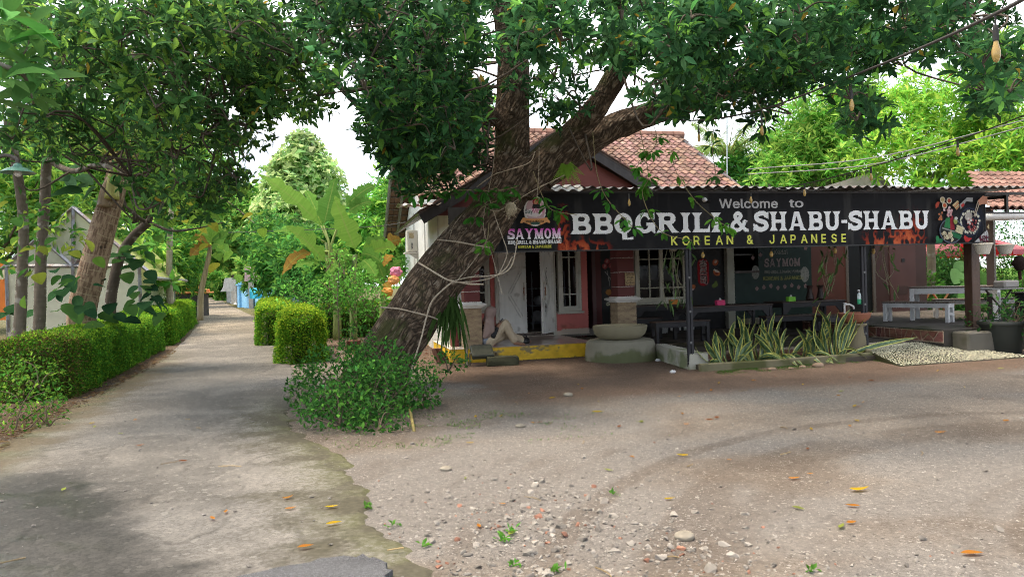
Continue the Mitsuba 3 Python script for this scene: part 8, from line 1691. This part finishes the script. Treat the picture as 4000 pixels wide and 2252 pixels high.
# lane-side walls
k = thing('blue_wall', 'light blue garden wall with a rounded pillar on the right of the lane', 'wall')
a, b = np.array((-21.37, 58.00, 0.78)), np.array((-16.28, 50.00, 0.56)); za = rise(55); BL = (.22, .48, .72)
d = (b - a); d[2] = 0; L_ = np.linalg.norm(d); an = math.degrees(math.atan2(d[1], d[0])); R = rotz(an); R[:3, 3] = [a[0], a[1], za - .2]
m = [(0, .0), (L_, 0), (L_, 2.25), (L_ * .9, 2.1), (L_ * .75, 1.85), (L_ * .55, 1.7), (0, 1.7)]
g_ = trimesh.creation.extrude_polygon(Polygon(m), .18, engine='earcut'); vv = np.stack([g_.vertices[:, 0], -g_.vertices[:, 2], g_.vertices[:, 1]], 1); vv = vv @ R[:3, :3].T + R[:3, 3]; MB().tm(trimesh.Trimesh(vv, g_.faces, process=False), BL).build(k + '__wall', 'paint', smooth=False)
mb = MB(); mb.box((-.32, -.35, 0), (.32, .3, 1.95), BL, .02, local=False, M=R); mb.box((-.4, -.43, 1.95), (.4, .38, 2.08), BL, .02, local=False, M=R); mb.lathe([(.3, 2.08), (.34, 2.25), (.25, 2.45), (.10, 2.55), (.06, 2.75), (0, 2.9)], BL, at=(R[0, 3], R[1, 3], R[2, 3]), n=14); mb.build(k + '__pillar', 'paint', smooth=False)
c = np.array((-18.04, 52.00, 1.46)); k = thing('towel', 'bright turquoise towel hung over the blue wall', 'towel'); V, F = grid_sheet(np.linspace(-.65, .65, 12), np.linspace(0, 1.0, 8), lambda x, y: 0); vv = np.stack([V[:, 0], .10 * np.sin(V[:, 0] * 9) + (V[:, 1] - .7).clip(0) * .4, V[:, 1] * .75 - .35], 1); MB().raw(vv + c, F, (.06, .50, .72)).build(k, 'paint', smooth=True)
k = thing('pale_house', 'pale blue house behind the blue wall', 'house'); c = np.array((-21.84, 64.00, 1.86)); MB().box((c[0] - 2.2, 64, 0), (c[0] + 2.6, 67, c[2] + .5), (.10, .14, .17), local=False).build(k + '__wall', 'paint', smooth=False); MB().box((c[0] - 2.6, 63.2, c[2] + .5), (c[0] + 3.0, 67.5, c[2] + .8), (.45, .58, .66), local=False).build(k + '__roof', 'paint', smooth=False)
k = thing('balustrade_gate', 'pale grey balustrade fence on the right of the lane', 'fence')
a, b = np.array((-28.51, 74.00, 0.72)), np.array((-23.01, 62.00, 0.73)); zb = rise(70)
for i in range(11):
    p = a + (b - a) * i / 10; MB().lathe([(.11, 0), (.11, .3), (.16, .6), (.09, 1.0), (.13, 1.5), (.11, 1.8)], (.50, .50, .48), at=(p[0], p[1], zb), n=8).build(part(k, 'baluster'), 'paint')
for z in (.0, 1.75): MB().tube([(a[0], a[1], zb + z), (b[0], b[1], zb + z)], .16, (.52, .52, .5), 4).build(part(k, 'rail'), 'paint', smooth=False)
for p in (a, (a + b) / 2, b): MB().box((p[0] - .28, p[1] - .28, zb - .2), (p[0] + .28, p[1] + .28, zb + 2.1), (.50, .49, .47), local=False).build(part(k, 'post'), 'weather', smooth=False)
k = thing('concrete_pole', 'short concrete pole with a faded pink cloth on top beside the blue wall', 'pole'); p = np.array((-19.23, 54.00, 1.55)); q = np.array((-19.14, 54.00, 3.28)); MB().box((p[0] - .16, 53.8, rise(54) - .2), (p[0] + .16, 54.1, q[2]), (.36, .34, .31), local=False).build(k, 'weather', smooth=False)
k = thing('faded_cloth', 'faded pink cloth draped on the concrete pole', 'cloth'); V, F = grid_sheet(np.linspace(-.5, .55, 8), np.linspace(-.9, .25, 9), lambda x, y: 0); vv = np.stack([V[:, 0], -.25 + .12 * np.sin(V[:, 0] * 8 + V[:, 1] * 3), V[:, 1]], 1); MB().raw(vv + q, F, (.55, .40, .42)).build(k, 'paint', smooth=True)
k = thing('plastic_sheet', 'white plastic sheet caught in the bushes above the balustrade fence', 'sheet'); V, F = grid_sheet(np.linspace(-.5, .5, 7), np.linspace(-.6, .5, 7), lambda x, y: 0); vv = np.stack([V[:, 0] + .4 * V[:, 1], .15 * np.sin(V[:, 0] * 7 + V[:, 1] * 5), V[:, 1]], 1); MB().raw(vv + np.array((-23.17, 60.00, 2.29)), F, (.6, .58, .55)).build(k, 'paint', smooth=True)
k = thing('gate_pillar', 'dark gate pillar with an orange stepped cap on the left of the lane', 'gate'); p = np.array((-19.46, 44.00, 1.37)); zt = np.array((-19.45, 44.00, 1.60))[2]; zz = rise(44)
MB().box((p[0] - .95, 43.6, zz), (p[0] + .95, 44.6, zt), (.07, .065, .06), .03, local=False).build(k + '__pillar', 'weather', smooth=False)
mb = MB()
for i, (w, h0, h1) in enumerate([(1.25, 0, .12), (1.05, .12, .30), (.8, .30, .46), (.62, .46, .8), (.35, .8, 1.05)]): mb.box((p[0] - w, 44.1 - w * .5, zt + h0 * .8 + .002), (p[0] + w, 44.1 + w * .5, zt + h1 * .8), (.62, .24, .05), .03, local=False)
mb.build(k + '__cap', 'paint', smooth=False)
# grey corrugated-roof house and the garden seen through the terrace
hk = thing('corrugated_house', 'house with a grey corrugated roof and a pale gable behind the awning', 'house')
pk_, le, re_ = np.array((13.22, 27.00, 5.39)), np.array((10.74, 27.00, 4.77)), np.array((14.01, 27.00, 4.64)); bk2 = np.array([2.2, 6.0, 0])
na = 60; V = []; F = []
e0, e1 = le + np.array([-3.4, 4.5, -.3]), le + np.array([.15, -.2, -.25]); r0, r1 = pk_ + np.array([-3.4, 4.5, 0.1]), pk_ + np.array([.15, -.2, 0])
for i in range(na * 4 + 1):
    t = i / (na * 4); w = .03 * math.sin(t * na * 2 * math.pi); V += [e0 + (e1 - e0) * t + [0, 0, w], r0 + (r1 - r0) * t + [0, 0, w]]
MB().raw(V, [(2 * i, 2 * i + 2, 2 * i + 3, 2 * i + 1) for i in range(na * 4)], (.33, .31, .28)).build(hk + '__roof', 'tile_clay', smooth=True)
MB().raw([r1, r0, r0 + (re_ - pk_) * 1.2, r1 + (re_ - pk_) * 1.2], [(0, 1, 2, 3)], (.25, .23, .2)).build(part(hk, 'roof'), 'tile_clay', smooth=False)
MB().raw([le + [.6, 0, 0.0], re_ + [.3, 0, 0], pk_ + [0, 0, -.12], [re_[0] + .3, re_[1], .2], [le[0] + .6, le[1], .2]], [(0, 1, 2), (0, 4, 3), (0, 3, 1)], (.50, .44, .40)).build(hk + '__wall', 'weather', smooth=False)
# garden behind the opening
um = thing('parasol', 'red and pink garden parasol seen through the right opening of the terrace', 'parasol'); c = Wd(*(20.32, 11.00, 2.29))
for q in range(8):
    a0, a1 = q * math.pi / 4 + .2, (q + 1) * math.pi / 4 + .2; r_ = 2.2; v = [c + [0, 0, .8], c + [r_ * math.cos(a0), r_ * math.sin(a0), 0], c + [r_ * math.cos(a1), r_ * math.sin(a1), 0], c + [r_ * math.cos(a1), r_ * math.sin(a1), -.18], c + [r_ * math.cos(a0), r_ * math.sin(a0), -.18]]
    MB().raw(v, [(0, 1, 2), (1, 4, 3), (1, 3, 2)], (.55, .03, .03) if q % 2 else (.60, .22, .26)).build(part(um, 'panel'), 'netting', smooth=False)
MB().tube([c + [0, 0, -2.5], c + [0, 0, .8]], .03, (.3, .22, .15), 8).build(um + '__pole', 'wood')
for i, (a, b, h, lab, col) in enumerate([(15.5, 8.3, 1.2, 'bright shrub behind the white table in the garden', (.10, .26, .04)), (17.2, 9.0, 1.5, 'large-leaved shrub behind the timber post in the garden', (.09, .22, .06)), (19.5, 10.0, 1.8, 'tall shrub at the right of the garden opening', (.11, .28, .05)), (16.8, 13.5, 2.6, 'tall dark garden tree closing the view through the opening', (.05, .15, .035)), (20.5, 14.5, 2.8, 'tall bright garden tree behind the side building', (.10, .26, .05)), (13.8, 14.0, 2.4, 'garden tree behind the parasol', (.07, .2, .04)), (18.5, 17, 3.6, 'tall tree at the back of the garden', (.05, .15, .035)), (23.5, 17.5, 3.6, 'tall tree at the back right of the garden', (.06, .17, .035)), (27, 12, 3.0, 'broad tree beyond the side building', (.07, .2, .04))]):
    k = thing('shrub', lab, 'shrub'); p = Wd(a, b, h * .55 + .1); shrub(k, [(p[0] + rg.normal(0, .4) * h, p[1] + rg.normal(0, .3), p[2] + rg.normal(0, .25) * h, h * .6, h * .5, h * .6) for q in range(5)] + [(p[0], p[1], h * .4, h * .9, h * .6, h * .5)], rg, 620, .17, .075, np.array(col) * .8, tuple(np.array(col) * 1.6), 20, .3)
p = Wd(*(17.52, 8.60, 1.47)); k = thing('shrub', 'dark leafy shrub right behind the white table, seen through the opening', 'shrub'); shrub(k, [(p[0] + rg.normal(0, .9), p[1] + rg.normal(0, .3), max(.5, p[2] + rg.normal(0, .5)), .9, .5, .7) for q in range(8)], rg, 420, .16, .075, (.055, .15, .035), (.12, .27, .05), 30, .25)
k = thing('elephant_ear', 'plant with huge pale green leaves seen right of the timber post', 'plant')
leaves_at(k, [(tuple(Wd(14.0, 4.6, 1.6)), 5), (tuple(Wd(14.6, 5.2, 1.3)), 4)], rb_, [(.12, .26, .10), (.09, .22, .06)], .3, .7)
k = thing('garden_chair', 'orange-brown wooden folding chair on the lawn behind the white table', 'chair'); p = Wd(15.4, 7.4, 0)
for s in (-.3, .3):
    MB().tube([p + [s - .35, 0, .0], p + [s + .3, 0, 1.0]], .035, (.42, .17, .06), 4).build(part(k, 'leg'), 'wood', smooth=False); MB().tube([p + [s + .35, 0, .0], p + [s - .3, 0, 1.0]], .035, (.42, .17, .06), 4).build(part(k, 'leg'), 'wood', smooth=False)
MB().box(p + [-.6, -.3, .55], p + [.6, .3, .60], (.42, .17, .06), local=False).build(k + '__seat', 'wood', smooth=False)
# pot plant leaves, weeds, moss
p = Wd(9.52, -.42, .75); shrub(pot_big, [(p[0] + rg.normal(0, .25), p[1] + rg.normal(0, .2), .72 + rg.normal(0, .12), .42, .35, .26) for q in range(5)] + [(p[0] - .45, p[1], .6, .3, .25, .22)], rg, 420, .11, .05, (.035, .10, .03), (.07, .17, .04), 40, .2)
wk_ = 0
for x, y, n, lab in [(1265, 1360, 26, 'small green weed in the rubble beside the yellow-green leaf'), (1278, 1345, 18, 'small weed just behind the larger weed in the rubble'), (932, 1278, 22, 'green weed growing in the broken lane edge'), (1070, 1375, 10, 'tiny weed in the rubble near the lane edge'), (985, 1325, 10, 'tiny weed between lane and rubble, left of the other weeds'), (1395, 1440, 14, 'weed at the bottom edge of the rubble'), (1280, 1430, 10, 'low weed at the bottom edge left of the larger one'), (2050, 1440, 10, 'tiny weed in the right foreground'), (1545, 1245, 8, 'tiny lone weed in the middle of the yard')]:
    k = thing('weed', lab, 'weed')
    pos = {1265: (-0.10, 4.55, 0.00), 1278: (-0.07, 4.70, 0.00), 932: (-1.08, 5.31, 0.00), 1070: (-0.58, 4.49, 0.00), 985: (-0.85, 4.88, 0.00), 1395: (0.19, 4.03, 0.00), 1280: (-0.04, 4.13, 0.00), 2050: (1.58, 3.92, 0.00), 1545: (0.72, 5.46, 0.00)}[x]
    q = np.array(pos) + rg.normal(0, .022, (n, 3)) * [1, 1, .2]; q[:, 2] = np.abs(q[:, 2]) + .01; D = rg.normal(0, .7, (n, 3)) + [0, 0, .7]; V, F = leaf_arrays(q, D, np.tile([[0, -.3, 1.0]], (n, 1)), rg.uniform(.025, .055, n), rg.uniform(.012, .024, n)); c = tint(n, (.10, .27, .04), rg, .25); put_leaves(k, V, F, c, n)
n = 2600; x, y = rg.normal(-.6, .75, n), rg.uniform(7.2, 9.2, n); ok = (x > np.interp(y, ROADY, ROADX) + .1); x, y = x[ok], y[ok]; pt = np.stack([x, y, x * 0 + .005], 1); keep = meshkit.fbm(pt * 3.5, 3, 5) > .54; pt = pt[keep]; n = len(pt)
V, F = leaf_arrays(pt, rg.normal(0, .7, (n, 3)) + [0, 0, .8], np.tile([[0, -.3, 1.0]], (n, 1)), rg.uniform(.012, .035, n), rg.uniform(.006, .014, n)); put_leaves('ground_weeds', V, F, tint(n, (.11, .20, .05), rg, .3), 0, root_is_stuff=True); tag('ground_weeds', 'sparse low green weeds on the bare earth right of the shrub', 'weeds', kind='stuff')
V_, F_ = [], None
n = 5200; a = rg.uniform(3.2, 6.9, n); b = -.42 - np.abs(rg.normal(0, .22, n)) + .09 * (a - 3.3); pt = Wv(np.stack([a, b, a * 0 + .004], 1)); keep = meshkit.fbm(pt * 2.5, 3, 6) > .46; pt = pt[keep]; n = len(pt)
V, F = leaf_arrays(pt, rg.normal(0, .8, (n, 3)) + [0, 0, .9], np.tile([[0, -.3, 1.0]], (n, 1)), rg.uniform(.010, .026, n), rg.uniform(.006, .012, n)); put_leaves('moss', V, F, tint(n, (.065, .15, .025), rg, .3), 0, root_is_stuff=True); tag('moss', 'bright green moss on the ground along the planter rim', 'moss', kind='stuff')
for a, b, r_ in [(5.3, -.62, .10), (5.0, -.60, .06), (4.35, -.68, .07), (4.7, -.7, .05), (6.9, -.35, .06)]:
    k = thing('stone', 'brown stone lying on the moss before the planter', 'stone', 'brown stones before the planter'); v, f = stone_mesh(r_, int(a * 10), .5, 2); MB().raw(v + Wd(a, b, r_ * .2), f, (.24, .17, .12)).build(k, 'cutstone', smooth=True)
for i in range(22):
    y = rg.uniform(3.6, 11); x = rg.uniform(-4.5, 6); L_ = rg.uniform(.08, .28); an = rg.uniform(0, 3.14); z = .036 if x < road_right(y) else .012
    k = thing('dry_twig', 'thin dry twig lying on the ' + ('lane' if x < road_right(y) else 'yard'), 'twig', 'dry twigs on the ' + ('lane' if x < road_right(y) else 'yard')); MB().tube(spline([(x, y, z), (x + .5 * L_ * math.cos(an) + .01, y + .5 * L_ * math.sin(an), z + .004), (x + L_ * math.cos(an + .1), y + L_ * math.sin(an + .1), z)], 3), rg.uniform(.002, .0045), np.array((.34, .25, .13)) * rg.uniform(.5, 1.2), 4).build(k, 'matte', smooth=True)
